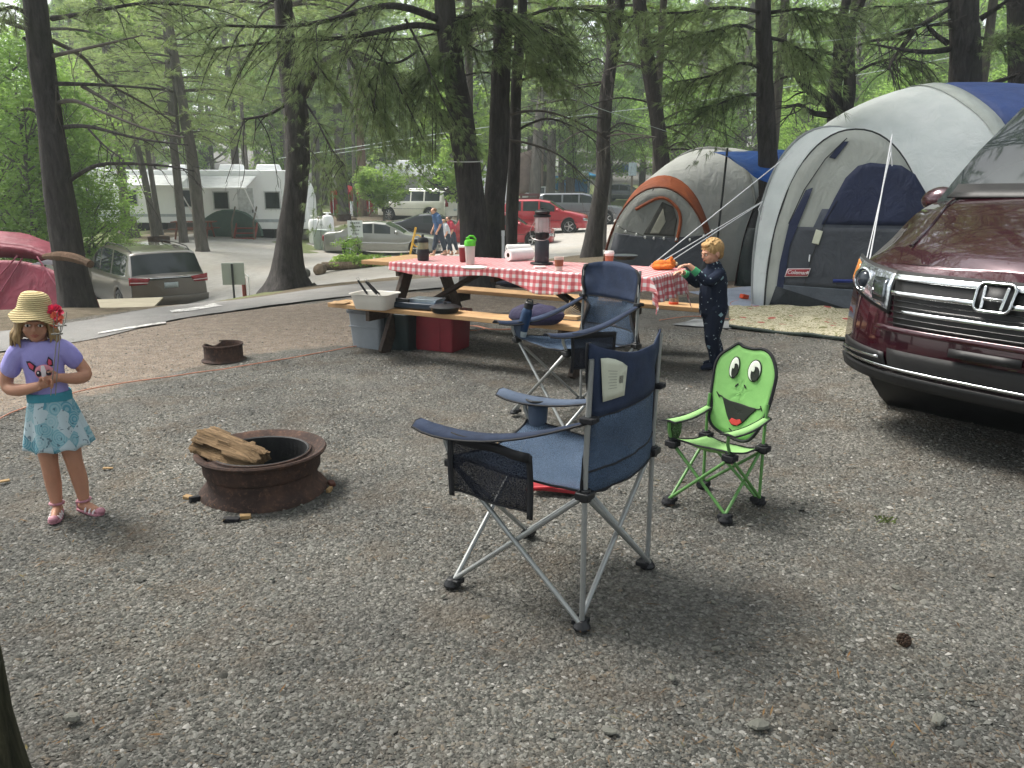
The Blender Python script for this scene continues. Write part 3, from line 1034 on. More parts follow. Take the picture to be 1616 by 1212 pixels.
for i, (px, a, b) in enumerate((([(1497, 14), (1460, 36), (1410, 58), (1370, 66), (1330, 82)], 14, 13), ([(1497, 38), (1450, 40), (1425, 40)], 14, 13.6), ([(1497, 78), (1462, 82), (1420, 78), (1380, 70)], 14, 13),
        ([(1440, 50), (1424, 74), (1408, 96), (1402, 110)], 13.6, 13.3), ([(1547, 30), (1580, 8), (1600, -8)], 14, 13.6), ([(1548, 78), (1580, 72), (1602, 60)], 14, 13.8), ([(1495, 68), (1470, 50), (1462, 36)], 14, 13.5),
        ([(1560, 134), (1600, 120), (1616, 114)], 14.6, 14.2))):
    limb(T10, px, (a, b), .05 if i != 1 else .03, .012, twig=7, tl=.6, seed=80 + i, dead=True)
T11, q11 = traced_tree('pine_tree', 'dark trunk cut off by the right edge, behind the burgundy van windscreen',
    [(1618, 300), (1612, 200), (1610, 100), (1608, -20)], [46, 44, 40, 38], 14.5, .2, 11)
# dead side branches on the slim trunks
rd = random.Random(5)
for T, q, xs, Y, k in ((T6, [(952, 220), (957, 150), (966, 90), (976, 20)], (952, 976), 17.5, 13), (T7, [(1044, 250), (1037, 190), (1026, 120), (1017, 60)], (1017, 1040), 17, 13), (T5, [(812, 250), (814, 150), (820, 60), (822, 30)], (812, 822), 13.4, 7),
                       (T4, [(786, 250), (789, 150), (794, 60), (795, 30)], (786, 796), 12.6, 4), (T8, [(1212, 260), (1208, 170), (1206, 80), (1205, 30)], (1206, 1212), 12, 0)):
    for i in range(k):
        f = rd.random(); yy = lerp(q[0][1], q[-1][1], f)
        x0 = np.interp(-yy, [-a[1] for a in q], [a[0] for a in q])
        s = -1 if Y == 12 else rd.choice((-1, 1)); L_ = rd.uniform(60, 165) * 15 / Y
        up = rd.uniform(-26, 10); dn = rd.uniform(5, 60)
        limb(T, [(x0, yy), (x0 + s * L_ * .35, yy + up), (x0 + s * L_ * .7, yy + up + dn * .35), (x0 + s * L_, yy + up + dn)], (Y, Y + rd.uniform(-1.6, .9)), .022, .006,
             DEADW if rd.random() < .4 else BARK, twig=9, tl=.6, seed=100 + i + int(Y * 10), dead=True, hang=.35, t0=.15)
# green boughs between the slim trunks
for T, px, a, b, sd_ in ((T8, [(1204, 55), (1170, 40), (1120, 50), (1070, 62)], 12, 11, 1), (T8, [(1208, 150), (1180, 150), (1150, 158), (1120, 170)], 12, 11.4, 2), (T8, [(1206, 20), (1150, 12), (1080, 20), (1000, 20)], 12, 10.8, 3),
                         (T8, [(1216, 60), (1250, 70), (1290, 100)], 12, 11.4, 4), (T8, [(1216, 20), (1270, 15), (1350, 30)], 12, 11.2, 5), (T5, [(822, 30), (870, 14), (930, 16), (1010, 30)], 13.4, 12, 6),
                         (T4, [(795, 20), (830, 30), (880, 60)], 12.6, 12, 7), (T7, [(1030, 60), (1080, 50), (1140, 70)], 17, 16, 8), (T10, [(1500, 0), (1440, 10), (1380, 10)], 14, 12.6, 9), (T10, [(1545, 60), (1580, 60), (1620, 40)], 14, 13, 10),
                         (T8, [(1206, 110), (1170, 100), (1120, 120), (1060, 130)], 12, 11.6, 11), (T4, [(790, 110), (840, 100), (880, 120)], 12.6, 12, 12), (T4, [(778, 30), (750, 20), (720, 28)], 12.6, 12, 13)):
    limb(T, px, (a, b), .028, .008, twig=20, tl=.6, tuft=6, seed=200 + sd_, hang=.35, w=.007)

# mossy trunk right beside the camera
T12 = thing('pine_tree', 'mossy bark trunk cut off by the lower left corner of the picture', 'tree', (-1.385, 1.62, 0))
trunk_mb([(0, 0, -.05), (-.02, 0, .5), (-.05, 0, 1.4), (-.1, .02, 3.0), (-.2, 0, 7)], [.215, .20, .19, .17, .12], 28, .03, .08, 4).build('trunk', BARK_MOSS, T12)

# crowns of the standing trees, all starting at or above the top edge of the photograph
def crown_on(T, pts, kind, z, rz, sc):
    # where the trunk passes height z
    p = pts[-1]
    for a, b in zip(pts, pts[1:]):
        if a.z <= z <= b.z:
            p = a.lerp(b, (z - a.z) / (b.z - a.z)); break
    add_crown(T, kind, (p.x, p.y, z), rz, sc)
for i, (T, q, z, s) in enumerate(((T1, q1, 4.6, 1.0), (T2, q2, 4.9, 1.0), (T3, q3, 4.3, 1.0), (T4, q4, 4.9, .9), (T5, q5, 5.4, .7), (T6, q6, 5.6, .8), (T7, q7, 5.8, .8), (T8, q8, 4.7, 1.0), (T9, q9, 5.8, .8), (T10, q10, 6.6, .75), (T11, q11, 7.0, .7))):
    crown_on(T, q, ('near', i % 3), z, i * 1.3, s)
add_crown(T12, ('near', 1), (-.1, 0, 4.2), .4, (1.25, 1.25, 1.0))  # unseen crown, enlarged to shade the near gravel

# pines around and behind the place the picture was taken from
for i, (x, y, s) in enumerate(((-7.5, 3.5, 1.0), (6.8, -1.0, 1.0), (10.5, 3.5, 1.1), (-4.5, -4.5, 1.1), (3.0, -6.0, 1.1), (-10, -1, 1.1), (11, -7, 1.1), (0, -11, 1.1), (-13, 8.0, 1.0), (-9, -10, 1.1), (19, 18, 1.1))):
    tree('pine_tree', 'tall pine standing round the near campsite, outside the picture', 'tree', x, y, ('near', i % 3), 5.0, s, i * 1.7, .22, tm=BARK, group='pines round the near campsite outside the picture', seed=i)

tree('pine_tree', 'unseen broad-crowned pine added to keep bright sky out of the burgundy van windscreen', 'tree', 7.4, 7.7, ('near', 2), 6.0, (1.6, 1.6, 1.0), .7, .25, tm=BARK, seed=3)  # unseen, crown stretched over the van so its windscreen reflects boughs
# ------------------------------------------------------------------ middle distance
def px_tree(px, py, Y, **k):
    p = at(px, py, Y); return p.x, p.y
MID = [  # px of the foot, distance, radius, lean, kind, crown base, scale, label
    (320, 400, 31, .24, (-.6, 0), ('light', 0), 4.2, (1.0, 1.0, .9), 'light green pine with a pale trunk standing on the lot behind the silver minivan'),
    (290, 372, 36, .19, (0, 0), ('light', 1), 4.4, (.95, .95, 1.0), 'pine trunk behind the picnic table on the gravel lot'),
    (246, 372, 37, .16, (-1.6, 0), ('light', 2), 5.0, (.8, .8, .9), 'slanting thin pine in front of the long white camper'),
    (252, 350, 41, .14, (-.6, 0), ('far', 0), 5.0, .7, 'thin straight pine close to the long white camper'),
    (198, 352, 40, .24, (0, 0), ('light', 0), 4.2, .9, 'pine trunk at the left end of the long white camper'),
    (462, 326, 58, .40, (0, 0), ('far', 1), 5.0, .9, 'pine trunk left of the red canopy'),
    (500, 318, 60, .35, (0, 0), ('far', 2), 6.5, .9, 'pine trunk in front of the red canopy'),
    (542, 328, 58, .40, (0, 0), ('far', 0), 5.5, .9, 'thick pine trunk right of the white camper end'),
    (572, 336, 55, .30, (0, 0), ('far', 1), 5.8, .8, 'reddish pine trunk right of the red canopy'),
    (842, 314, 62, .45, (1.2, 0), ('far', 2), 5.6, .95, 'pale leaning pine trunk beside the brown tarp'),
    (868, 305, 66, .40, (0, 0), ('far', 0), 7.0, .9, 'pine trunk in front of the far white canopy'),
    (900, 300, 72, .40, (0, 0), ('far', 1), 7.5, .9, 'pine trunk beside the far light blue canopy'),
    (1100, 300, 60, .40, (0, 0), ('far', 1), 8.5, .9, 'pale tall pine trunk rising above the grey tent'),
    (1160, 300, 64, .40, (.5, 0), ('far', 2), 8.5, .9, 'second pale pine trunk above the grey tent, nearer the blue tarp'),
]
for i, (px, py, Y, r, ln, kd, h0, s, lb) in enumerate(MID):
    p = at(px, py, Y)
    tree('pine_tree', lb, 'tree', p.x, p.y, kd, h0, s, i * 2.1, r, tm=BARK_RED if 'ruddy' in lb or 'reddish' in lb else BARK_FAR, lean=ln, seed=i)
# broad-leaved trees and shrubs
def leafy(name, px, py, Y, kd, h0, s, lb, r=.08, lean=(0, 0), rz=0, cat='tree', m=None, group=None):
    p = at(px, py, Y)
    return tree(name, lb, cat, p.x, p.y, kd, h0, s, rz, r, tm=BARK_FAR, lean=lean, trunk_h=h0 + 2.2 * (s[2] if isinstance(s, tuple) else s), seed=int(px), group=group)
leafy('maple_tree', 722, 345, 46, ('small', 0), 1.9, (1.9, 1.9, 2.1), 'young bright green maple with a thin trunk in front of the white SUV', .09)
leafy('sapling', 604, 338, 45, ('small', 1), 1.3, (1.15, 1.1, 1.0), 'thin dark-stemmed sapling left of the white SUV', .08)
for i, (px, py, Y, s, h0) in enumerate(((60, 400, 25, 1.3, .8), (110, 400, 27, 1.2, .6), (20, 390, 31, 1.5, .6), (80, 400, 33, 1.6, .7), (150, 410, 27, .72, .1), (-30, 400, 25, 1.5, .8))):
    leafy('broadleaf_tree', px, py, Y, ('leaf', i % 3), h0, (s * .62, s * .62, s * .62), ('bright leafy tree above the red and white tent', 'bushy green tree left of the silver minivan roof', 'leafy tree at the left edge behind the red tent', 'leafy tree behind the leftmost pine trunk', 'low leafy bush right behind the leftmost pine trunk', 'leafy tree cut off by the left edge')[i], .1, rz=i)
for i, (px, Y, s, h0) in enumerate(((905, 68, .95, 2.5), (960, 64, .9, 2.4), (1060, 58, 1.0, 2.2), (1095, 66, 1.0, 2.5), (1265, 50, .8, 2.0), (1440, 46, .9, 2.0), (1400, 60, 1.1, 2.5), (1580, 48, 1.0, 2.2), (1180, 60, .9, 2.5), (640, 75, .9, 2.5), (560, 74, .9, 2.3))):
    leafy('broadleaf_tree', px, 320, Y, ('leaf', i % 3), h0, s, ('bright broadleaf tree beyond the parked cars', 'bright broadleaf tree behind the curved trunk', 'light green broadleaf tree above the orange-trimmed tent', 'light green broadleaf tree above the grey tent roof',
          'small broadleaf tree between the two tents', 'broadleaf tree over the white dome', 'tall broadleaf tree behind the forked pine', 'yellowish broadleaf tree at the right edge', 'broadleaf tree behind the blue tarp', 'broadleaf tree over the third camper', 'broadleaf tree behind the red canopy')[i], .18, rz=i * 1.3)

# pines farther back whose trunks stand hidden behind nearer ones; their crowns close the top of the view
for i, (px, Y, nb) in enumerate(((88, 24, 'leftmost dark trunk'), (466, 25, 'forked trunk'), (738, 24, 'trunk tied with a line'), (786, 31, 'straight trunk behind the table'), (952, 27, 'curved trunk'), (1036, 25, 'leaning trunk'), (1211, 22, 'trunk between the tents'), (1322, 24, 'many-limbed forked pine'), (1522, 22, 'massive trunk'), (250, 46, 'slanting thin pine'), (560, 52, 'far trunks by the red canopy'), (395, 48, 'camper with the awning'))):
    p = on(*at(px, 330, Y).xy)
    tree('pine_tree', 'high-crowned pine standing farther back behind the ' + nb, 'tree', p.x, p.y, ('light' if i % 2 else 'far', i % 3), 6.2 + Y * .05, (1.1, 1.1, 1.1), i * 1.9, .13, seed=i)

# the woods all round
COLS = ((90, 'left of the leftmost trunk'), (300, 'above the silver minivan'), (450, 'above the camper awning'), (620, 'above the red canopies'), (760, 'above the white SUV'), (900, 'above the red crossover'), (1040, 'above the grey SUV'), (1200, 'above the grey tent'), (1380, 'above the big tent porch'), (1560, 'above the white dome'), (9e9, 'beyond the right edge'))
def wl(kind, row, x, y):
    px = 808 + 1280 * x / y
    if px < -20:
        return kind + ' in the background woods beyond the left edge'
    return kind + ' in the %s row of background woods, %s' % (('nearest', 'second', 'third', 'fourth', 'farthest')[row], next(b for a, b in COLS if px < a))
rd = random.Random(21)
k = 0
for row, (Y, n, spread, sc) in enumerate(((62, 17, 46, 1.0), (74, 22, 58, 1.1), (88, 24, 70, 1.2), (106, 24, 86, 1.4), (130, 24, 110, 1.7))):
    for i in range(n):
        x = (i + .5 + rd.uniform(-.35, .35)) / n * 2 * spread - spread
        if row < 2 and -30 < x < -27:
            continue
        y = Y + rd.uniform(-6, 6)
        if row == 0 and -12 < x < 18:
            y += 10
        s = sc * rd.uniform(.85, 1.15)
        # a gap in the woods lets the sky through at the upper left
        if -0.66 < x / y < -0.555:
            s *= .62
        if rd.random() < (.30 if row < 3 else .15):
            tree('broadleaf_tree', wl('broad-leaved tree', row, x, y), 'tree', x, y, ('leaf', rd.randint(0, 2)), rd.uniform(3, 6), (s * 1.3, s * 1.3, s * 1.9), rd.uniform(0, 6), .25, group='broad-leaved trees of the background woods', seed=k)
        else:
            tree('pine_tree', wl('tall pine', row, x, y), 'tree', x, y, ('far', rd.randint(0, 2)), rd.uniform(2.0, 6.0) if row < 2 else rd.uniform(.5, 4), (s * 1.12, s * 1.12, s * (1.45 if s > sc * .8 else 1)), rd.uniform(0, 6), .3 * sc, group='pines of the background woods', seed=k)
        k += 1
for i in range(16):   # pines flanking the lots
    x = rd.choice((-1, 1)) * rd.uniform(24, 44); y = rd.uniform(28, 62)
    if x < 0 and x > -.7 * y and y < 50:
        x -= 14
    tree('pine_tree', 'pine in the woods %s the lots' % ('left of' if x < 0 else 'right of'), 'tree', x, y, ('far', i % 3), rd.uniform(2.5, 5), rd.uniform(.9, 1.1), rd.uniform(0, 6), .25, group='pines of the woods beside the lots', seed=i)
# ------------------------------------------------------------------ folding camp chairs
def cloth_mat(name, col, col2=None, rough=.85, alpha=1, weave=900, translucent=0):
    t = NT(name)
    c1 = srgb(col); c2 = srgb(col2) if col2 else tuple(c * .7 for c in c1)
    c = t.ramp(t.noise(5, 5, .65), [(.3, c2), (.7, c1)])
    nr = t.bump(t.noise(weave, 2, .5), .001, .6)
    nr = t.bump(t.noise(9, 3, .55), .012, .5, nr)
    sh = t.bsdf(c, rough, 0, .3, nr)
    if translucent:
        tr = t.n('ShaderNodeBsdfTranslucent'); t.l(c, tr.inputs[0])
        mx = t.n('ShaderNodeMixShader'); mx.inputs[0].default_value = translucent
        t.l(sh, mx.inputs[1]); t.l(tr.outputs[0], mx.inputs[2]); sh = mx.outputs[0]
    if alpha < 1:
        tp = t.n('ShaderNodeBsdfTransparent')
        mx = t.n('ShaderNodeMixShader')
        tc = t.n('ShaderNodeTexCoord').outputs['Object']
        v = t.n('ShaderNodeTexVoronoi'); v.inputs['Scale'].default_value = 260; t.l(tc, v.inputs['Vector'])
        a = t.ramp(v.outputs['Distance'], [(.2, (alpha - .22,) * 3), (.7, (min(1, alpha + .25),) * 3)])
        t.l(a, mx.inputs[0])
        t.l(tp.outputs[0], mx.inputs[1]); t.l(sh, mx.inputs[2]); sh = mx.outputs[0]
    return t.done(sh)
NAVY = cloth_mat('navy_polyester', '2c3850', '1c2536')
SEATBLUE = cloth_mat('slate_blue_mesh_cloth', '4a5b70', '394a5f', alpha=.76)
MESHDARK = cloth_mat('dark_net', '1d2231', '11141d', alpha=.68)
BLACKTRIM = mat('black_webbing', '0d0f15', .8, .3, 20)
STEEL = mat('grey_powder_coated_steel', '9a9d9c', .38, .12, 8, metal=.55)
BLKPLASTIC = mat('black_plastic', '101216', .5, .2, 10)
LIME = cloth_mat('lime_green_canvas', '9cc884', '88b572', translucent=.12)
LIME_D = cloth_mat('mid_green_canvas', '8cc274', '7cb366', translucent=.12)
GREENSTEEL = mat('green_painted_steel', '5a8a4a', .4, .15, 8)
GREYCLOTH = cloth_mat('grey_blue_cloth', '505c6e', '3d4757')

def arc2(a, b, sag, n=10):
    return [lerp(a, b, i / n) + Vector((0, 0, -sag * 4 * (i / n) * (1 - i / n))) for i in range(n + 1)]

def sheet(P, parent, name, m, trim=None, thick=.002, rim=True):
    mb = MB(); mb.grid(P)
    o = mb.build(name, m, parent, smooth=60, solid=thick)
    if rim:
        loop = list(P[0]) + [r[-1] for r in P[1:]] + list(reversed(P[-1][:-1])) + [r[0] for r in reversed(P[1:-1])]
        tb = MB(); tb.tube([Vector(p) for p in loop], .0045, 5, closed=True)
        tb.build('edging', trim or BLACKTRIM, o)
    return o

def chair_frame(t, W, D, zf, zr, zb, m, rt, arm_z, foot=BLKPLASTIC, zbw=None):
    """local frame: the chair faces -y; feet at corners, x = across"""
    FL, FR = Vector((-W / 2, -D / 2, 0)), Vector((W / 2, -D / 2, 0))
    BL, BR = Vector((-W / 2, D / 2, 0)), Vector((W / 2, D / 2, 0))
    f = Vector((0, 0, .022))
    hFL, hFR = Vector((-W / 2 * .98, -D / 2 * .94, zf)), Vector((W / 2 * .98, -D / 2 * .94, zf))
    hBL, hBR = Vector((-W / 2, D / 2, zr)), Vector((W / 2, D / 2, zr))
    def bar(name, pts, r=rt):
        mb = MB(); mb.tube(pts, r, 10); return mb.build(name, m, t)
    tilt = Vector((0, .012, 0))
    for a in (BL, BR):
        bar('back_post', [a + f, Vector((a.x, a.y, zr)), Vector((a.x, a.y, zr + .1)), Vector((a.x, a.y, zb)) + tilt])
    o = Vector((0, .010, 0)); ox = Vector((.012, 0, 0))
    # sides
    for a, b, hf, hb, s in ((FL, BL, hFL, hBL, -1), (FR, BR, hFR, hBR, 1)):
        e = Vector((s * rt * 1.0, 0, 0))
        bar('cross_leg', [a + f - e, hb + Vector((0, -.02, -.02)) - e])
        up = Vector((a.x * 1.0, -D / 2 - .02, arm_z))
        mid = hf + Vector((0, -.004, .03))
        bar('cross_leg', [b + f + e, lerp(b + f, hf, .5) + e, hf + e * .5, mid + (up - mid) * .5 + Vector((0, -.012, 0)), up])
    for a, b, ha, hb, k in ((FL, FR, hFL, hFR, -1), (BL, BR, hBL, hBR, 1)):
        e = Vector((0, k * rt * 1.0, 0))
        bar('cross_leg', [a + f + e, hb + e + Vector((-.015, 0, -.02))])
        bar('cross_leg', [b + f - e, ha - e + Vector((.015, 0, -.02))])
    for a in (FL, FR, BL, BR):
        mb = MB(); mb.lathe([(.001, 0), (.030, 0), (.032, .010), (.024, .022), (.017, .034), (.001, .036)], 14, Matrix.Translation(a))
        mb.box((a.x * .96, a.y * .96, .022), (.05, .05, .02))
        mb.build('foot', foot, t, bevel=.003)
    for h in (hFL, hFR, hBL, hBR):
        mb = MB(); mb.lathe([(.001, -.022), (.020, -.022), (.022, 0), (.020, .022), (.001, .022)], 12, Matrix.Translation(h))
        mb.box(h, (.055, .05, .026)); mb.build('joint', foot, t, bevel=.004)
    return hFL, hFR, hBL, hBR

def seat_back(t, hs, W, D, zb, m_seat, m_back, m_top=None, sag=.05, back_rows=16, top_frac=.42, shape=None):
    hFL, hFR, hBL, hBR = hs
    P = []
    n = 12
    fl = hFL + Vector((-.01, -.02, .03)); fr = hFR + Vector((.01, -.02, .03))
    bl = hBL + Vector((.015, -.0, .0)); br = hBR + Vector((-.015, 0, .0))
    for i in range(n + 1):
        v = i / n
        row = []
        for j in range(n + 1):
            u = j / n
            a = lerp(fl, bl, v); b = lerp(fr, br, v)
            p = lerp(a, b, u)
            s = 4 * u * (1 - u)
            p = p + Vector((0, 0, -sag * s * (.55 + .45 * math.sin(v * 3.14)) - .012 * math.sin(v * 3.14)))
            # edges scoop in
            p.y += .030 * s * (1 - v) * (1 if v < .5 else 0) * (.5 - v) * 2
            p.z += .008 * noise.noise(p * 11)
            row.append(p)
        P.append(row)
    sheet(P, t, 'seat', m_seat)
    return P

def make_navy_chair(root, high=False, tag_label=True):
    W, D = .55, .56
    zf, zr, zb, az = .50, .49, (.95 if not high else .96), .61
    hs = chair_frame(root, W, D, zf, zr, zb, STEEL, .0095, az)
    P = seat_back(root, hs, W, D, zb, SEATBLUE, SEATBLUE, sag=.06)
    # back panel: lower net + upper solid cloth, running down behind the seat
    rows = 18; cols = 12
    B = []
    tilt = .012
    for i in range(rows + 1):
        v = i / rows
        z = lerp(zr + .0, zb + .005, v)
        y = D / 2 + tilt * max(0, (z - zr - .1) / (zb - zr - .1))
        if high:
            wv = W / 2 * (1.0 - .27 * math.sin(min(1, max(0, (v - .05) / .85)) * 3.14) ** 1.5 * (1 if v < .5 else .35)) * (1 if v < .86 else math.sqrt(max(0.0, 1 - ((v - .86) / .17) ** 2)) * .35 + .65)
        else:
            wv = W / 2 * (1 - .10 * math.sin(v * 3.14) ** 2)
        row = []
        for j in range(cols + 1):
            u = j / cols * 2 - 1
            bow = (1 - u * u)
            top = 0
            if not high and v > .7:
                top = .05 * (u * u - .45) * (v - .7) / .3 + .02 * u * (v - .7) / .3
            elif high and v > .8:
                top = .03 * bow * (v - .8) / .2
            yy = y + .055 * bow * (1 - .25 * v) + (-.004)
            p = Vector((u * (wv + .008), yy, z + top))
            p.y += .012 * noise.noise(Vector((u * 3, v * 6, 3))) + .006 * noise.noise(Vector((u * 9, v * 5, 3)))
            row.append(p)
        B.append(row)
    cut = int(rows * .60) if not high else int(rows * .56)
    lo = sheet(B[:cut + 1], root, 'backrest', MESHB if high else SEATBLUE)
    mbt = MB(); mbt.grid(B[cut:]); up = mbt.build('back_panel', NAVY, lo, 60, solid=.006)
    # webbing edges up the back
    for s in (0, -1):
        e = MB(); e.grid([[r[s] + Vector((-.014, -.003, 0)), r[s] + Vector((.014, -.003, 0))] for r in B]); e.build('webbing', BLACKTRIM, lo, solid=.003)
    # panel joining seat to back low down
    J = []
    for i in range(6):
        v = i / 5
        J.append([lerp(Vector(P[-1][j]), Vector(B[3][j]), v) for j in range(13)])
    sheet(J, root, 'lower_panel', SEATBLUE if not high else MESHB)
    # armrests
    for s in (-1, 1):
        A = []
        n = 14
        for i in range(n + 1):
            v = i / n
            y = lerp(-D / 2 - .14, D / 2 + .035, v)
            z = az + .012 - .040 * math.sin(v * 3.14) + .13 * v ** 1.3 + (.012 * math.exp(-v * 9))
            w = .052 * (1 - .72 * max(0, v - .25) / .75) * (1 if v > .1 else .72 + 2.8 * v)
            cx = s * W / 2 + (-s) * .0
            A.append([Vector((cx - w, y, z - .014 * (1 - v))), Vector((cx - w * .4, y, z + .004)), Vector((cx + w * .4, y, z + .004)), Vector((cx + w, y, z - .014 * (1 - v)))])
        ar = sheet(A, root, 'armrest', NAVY if not (s == -1 and not high) else GREYCLOTH, thick=.006)
        jb = MB(); jb.box((s * W / 2, D / 2 + .01, az + .14), (.05, .05, .02)); jb.build('arm_strap', BLACKTRIM, ar, bevel=.004)
        if (s == 1) == True:
            # net pocket hanging from the arm
            y0, y1 = -D / 2 + .03, D / 2 - .20
            zt = az + .01
            K = []
            for i in range(9):
                v = i / 8
                K.append([Vector((s * (W / 2 + .022) + .008 * math.sin(u * 9 + v * 3), lerp(y0, y1, u), lerp(zt, zt - .215, v) - .02 * u)) for u in [q / 10 for q in range(11)]])
            pk = sheet(K, root, 'net_pocket', MESHDARK, thick=.002)
            for uu in (0, 1):
                w = MB(); w.grid([[Vector(r[0 if uu == 0 else -1]) + Vector((.003, -.012, 0)), Vector(r[0 if uu == 0 else -1]) + Vector((.003, .012, 0))] for r in K] + [[Vector(K[-1][0 if uu == 0 else -1]) + Vector((.003, -.012, -.022)), Vector(K[-1][0 if uu == 0 else -1]) + Vector((.003, .012, -.022))]])
                w.build('webbing', BLACKTRIM, pk, solid=.002)
            w = MB(); w.grid([[Vector(K[0][j]) + Vector((.003, 0, .006)) for j in range(11)], [Vector(K[0][j]) + Vector((.003, 0, -.030)) for j in range(11)]]); w.build('webbing', BLACKTRIM, pk, solid=.002)
        else:
            c = Vector((s * W / 2, -D / 2 + .045, az + .008))
            h = MB()
            h.tube([c + Vector((math.cos(a) * .044, math.sin(a) * .05, 0)) for a in np.linspace(0, 2 * math.pi, 24, endpoint=False)], .005, 6, closed=True)
            cp = h.build('cup_holder', BLKPLASTIC, root)
            h2 = MB(); h2.lathe([(.043, 0), (.040, -.06), (.036, -.115), (.001, -.117)], 18, Matrix.Translation(c)); h2.build('cup_net', GREYCLOTH, cp, solid=.001)
    return B

MESHB = cloth_mat('grey_blue_net', '46566b', '34414f', alpha=.62)
def chair_at(front_mid, back_mid):
    d = Vector(back_mid) - Vector(front_mid)
    return ((Vector(front_mid) + Vector(back_mid)) / 2), math.atan2(d.y, d.x) - math.pi / 2

# nearest navy chair, seen from behind its right arm
c0, rz0 = Vector((.155, 2.89, 0)), R(57 - 180 + 0)
# local x axis points to the near side when +x is the right hand side of a viewer behind the chair
ch1 = thing('camp_chair', 'navy folding camp chair nearest the camera, white care tag hanging on its back', 'camp chair', (c0.x, c0.y, .012), rz0, 'navy folding camp chairs')
B1_ = make_navy_chair(ch1)
lab = MB()
LB = []
# care label on the outer side of the back, upper right corner seen from behind
r_top = B1_[-2]; r_lo = B1_[-7]
for i in range(7):
    v = i / 6
    row = []
    for j in range(5):
        u = .70 + .22 * j / 4
        k = u * 12; a = int(k); fr = k - a
        pt = Vector(r_top[a]).lerp(Vector(r_top[a + 1]), fr); pl = Vector(r_lo[a]).lerp(Vector(r_lo[a + 1]), fr)
        p = pt.lerp(pl, v) + Vector((0, .010 + .014 * (1 - v) * (1 - j / 4), 0))
        if i == 0:
            p.z -= .022 * (abs(j - 2.6) / 2.6) ** 2
        row.append(p)
    LB.append(row)
lab.grid(LB)
lo_ = lab.build('care_tag', mat('white_paper_label', 'c9ccb8', .6, .1, 12), ch1, solid=.0015)
bars = MB()
def on_label(u, v, off=.0022):
    i = min(5, int(v * 6)); j = min(3, int(u * 4))
    fi = v * 6 - i; fj = u * 4 - j
    return (Vector(LB[i][j]).lerp(Vector(LB[i][j + 1]), fj)).lerp(Vector(LB[i + 1][j]).lerp(Vector(LB[i + 1][j + 1]), fj), fi) + Vector((0, off, 0))
for k in range(9):   # barcode and lines of tiny print
    u = .16 + .018 * k * 1.1
    bars.grid([[on_label(u, .42), on_label(u + (.008 if k % 3 else .014), .42)], [on_label(u, .62), on_label(u + (.008 if k % 3 else .014), .62)]])
for k in range(7):
    bars.grid([[on_label(.42, .30 + k * .07), on_label(.78 - .05 * (k % 2), .30 + k * .07)], [on_label(.42, .308 + k * .07), on_label(.78 - .05 * (k % 2), .308 + k * .07)]])
bars.build('print', mat('faint_black_ink', '4a4a48', .7), lo_)

# second navy chair with the tall headrest
ch2 = thing('camp_chair', 'navy camp chair with a tall rounded headrest, beside the near bench of the table', 'camp chair', (.40, 5.12, .012), R(-56.5), 'navy folding camp chairs')
B2_ = make_navy_chair(ch2, high=True)

# green child's chair with a smiling face on the back
gc, grz = chair_at(((.744 + .934) / 2, (3.634 + 3.453) / 2, 0), ((1.18 + .999) / 2, (3.618 + 3.823) / 2, 0))
gr = thing('child_camp_chair', "small lime green child's folding chair whose backrest is a smiling cartoon face", 'camp chair', (gc.x, gc.y, .012), grz + R(10), scale=1.06)
hs = chair_frame(gr, .29, .29, .285, .26, .46, GREENSTEEL, .0072, .385, BLACKTRIM)
W, D = .29, .29
P = seat_back(gr, hs, W, D, .46, LIME, LIME, sag=.03)
for s in (-1, 1):
    A = []
    for i in range(9):
        v = i / 8
        y = lerp(-D / 2 - .03, D / 2 + .02, v); z = .392 - .014 * math.sin(v * 3.14) + .004 * v
        w = .034 * (1 - .5 * v)
        A.append([Vector((s * W / 2 - w, y, z)), Vector((s * W / 2, y, z + .006)), Vector((s * W / 2 + w, y, z))])
    ar = sheet(A, gr, 'armrest', LIME, thick=.003)
    if s == -1:
        h2 = MB(); h2.lathe([(.033, 0), (.03, -.05), (.022, -.075), (.001, -.08)], 14, Matrix.Translation((s * W / 2, -D / 2 + .02, .385))); h2.build('net_cup_holder', cloth_mat('green_net', '4c6a40', '33482c', alpha=.6), gr, solid=.001)
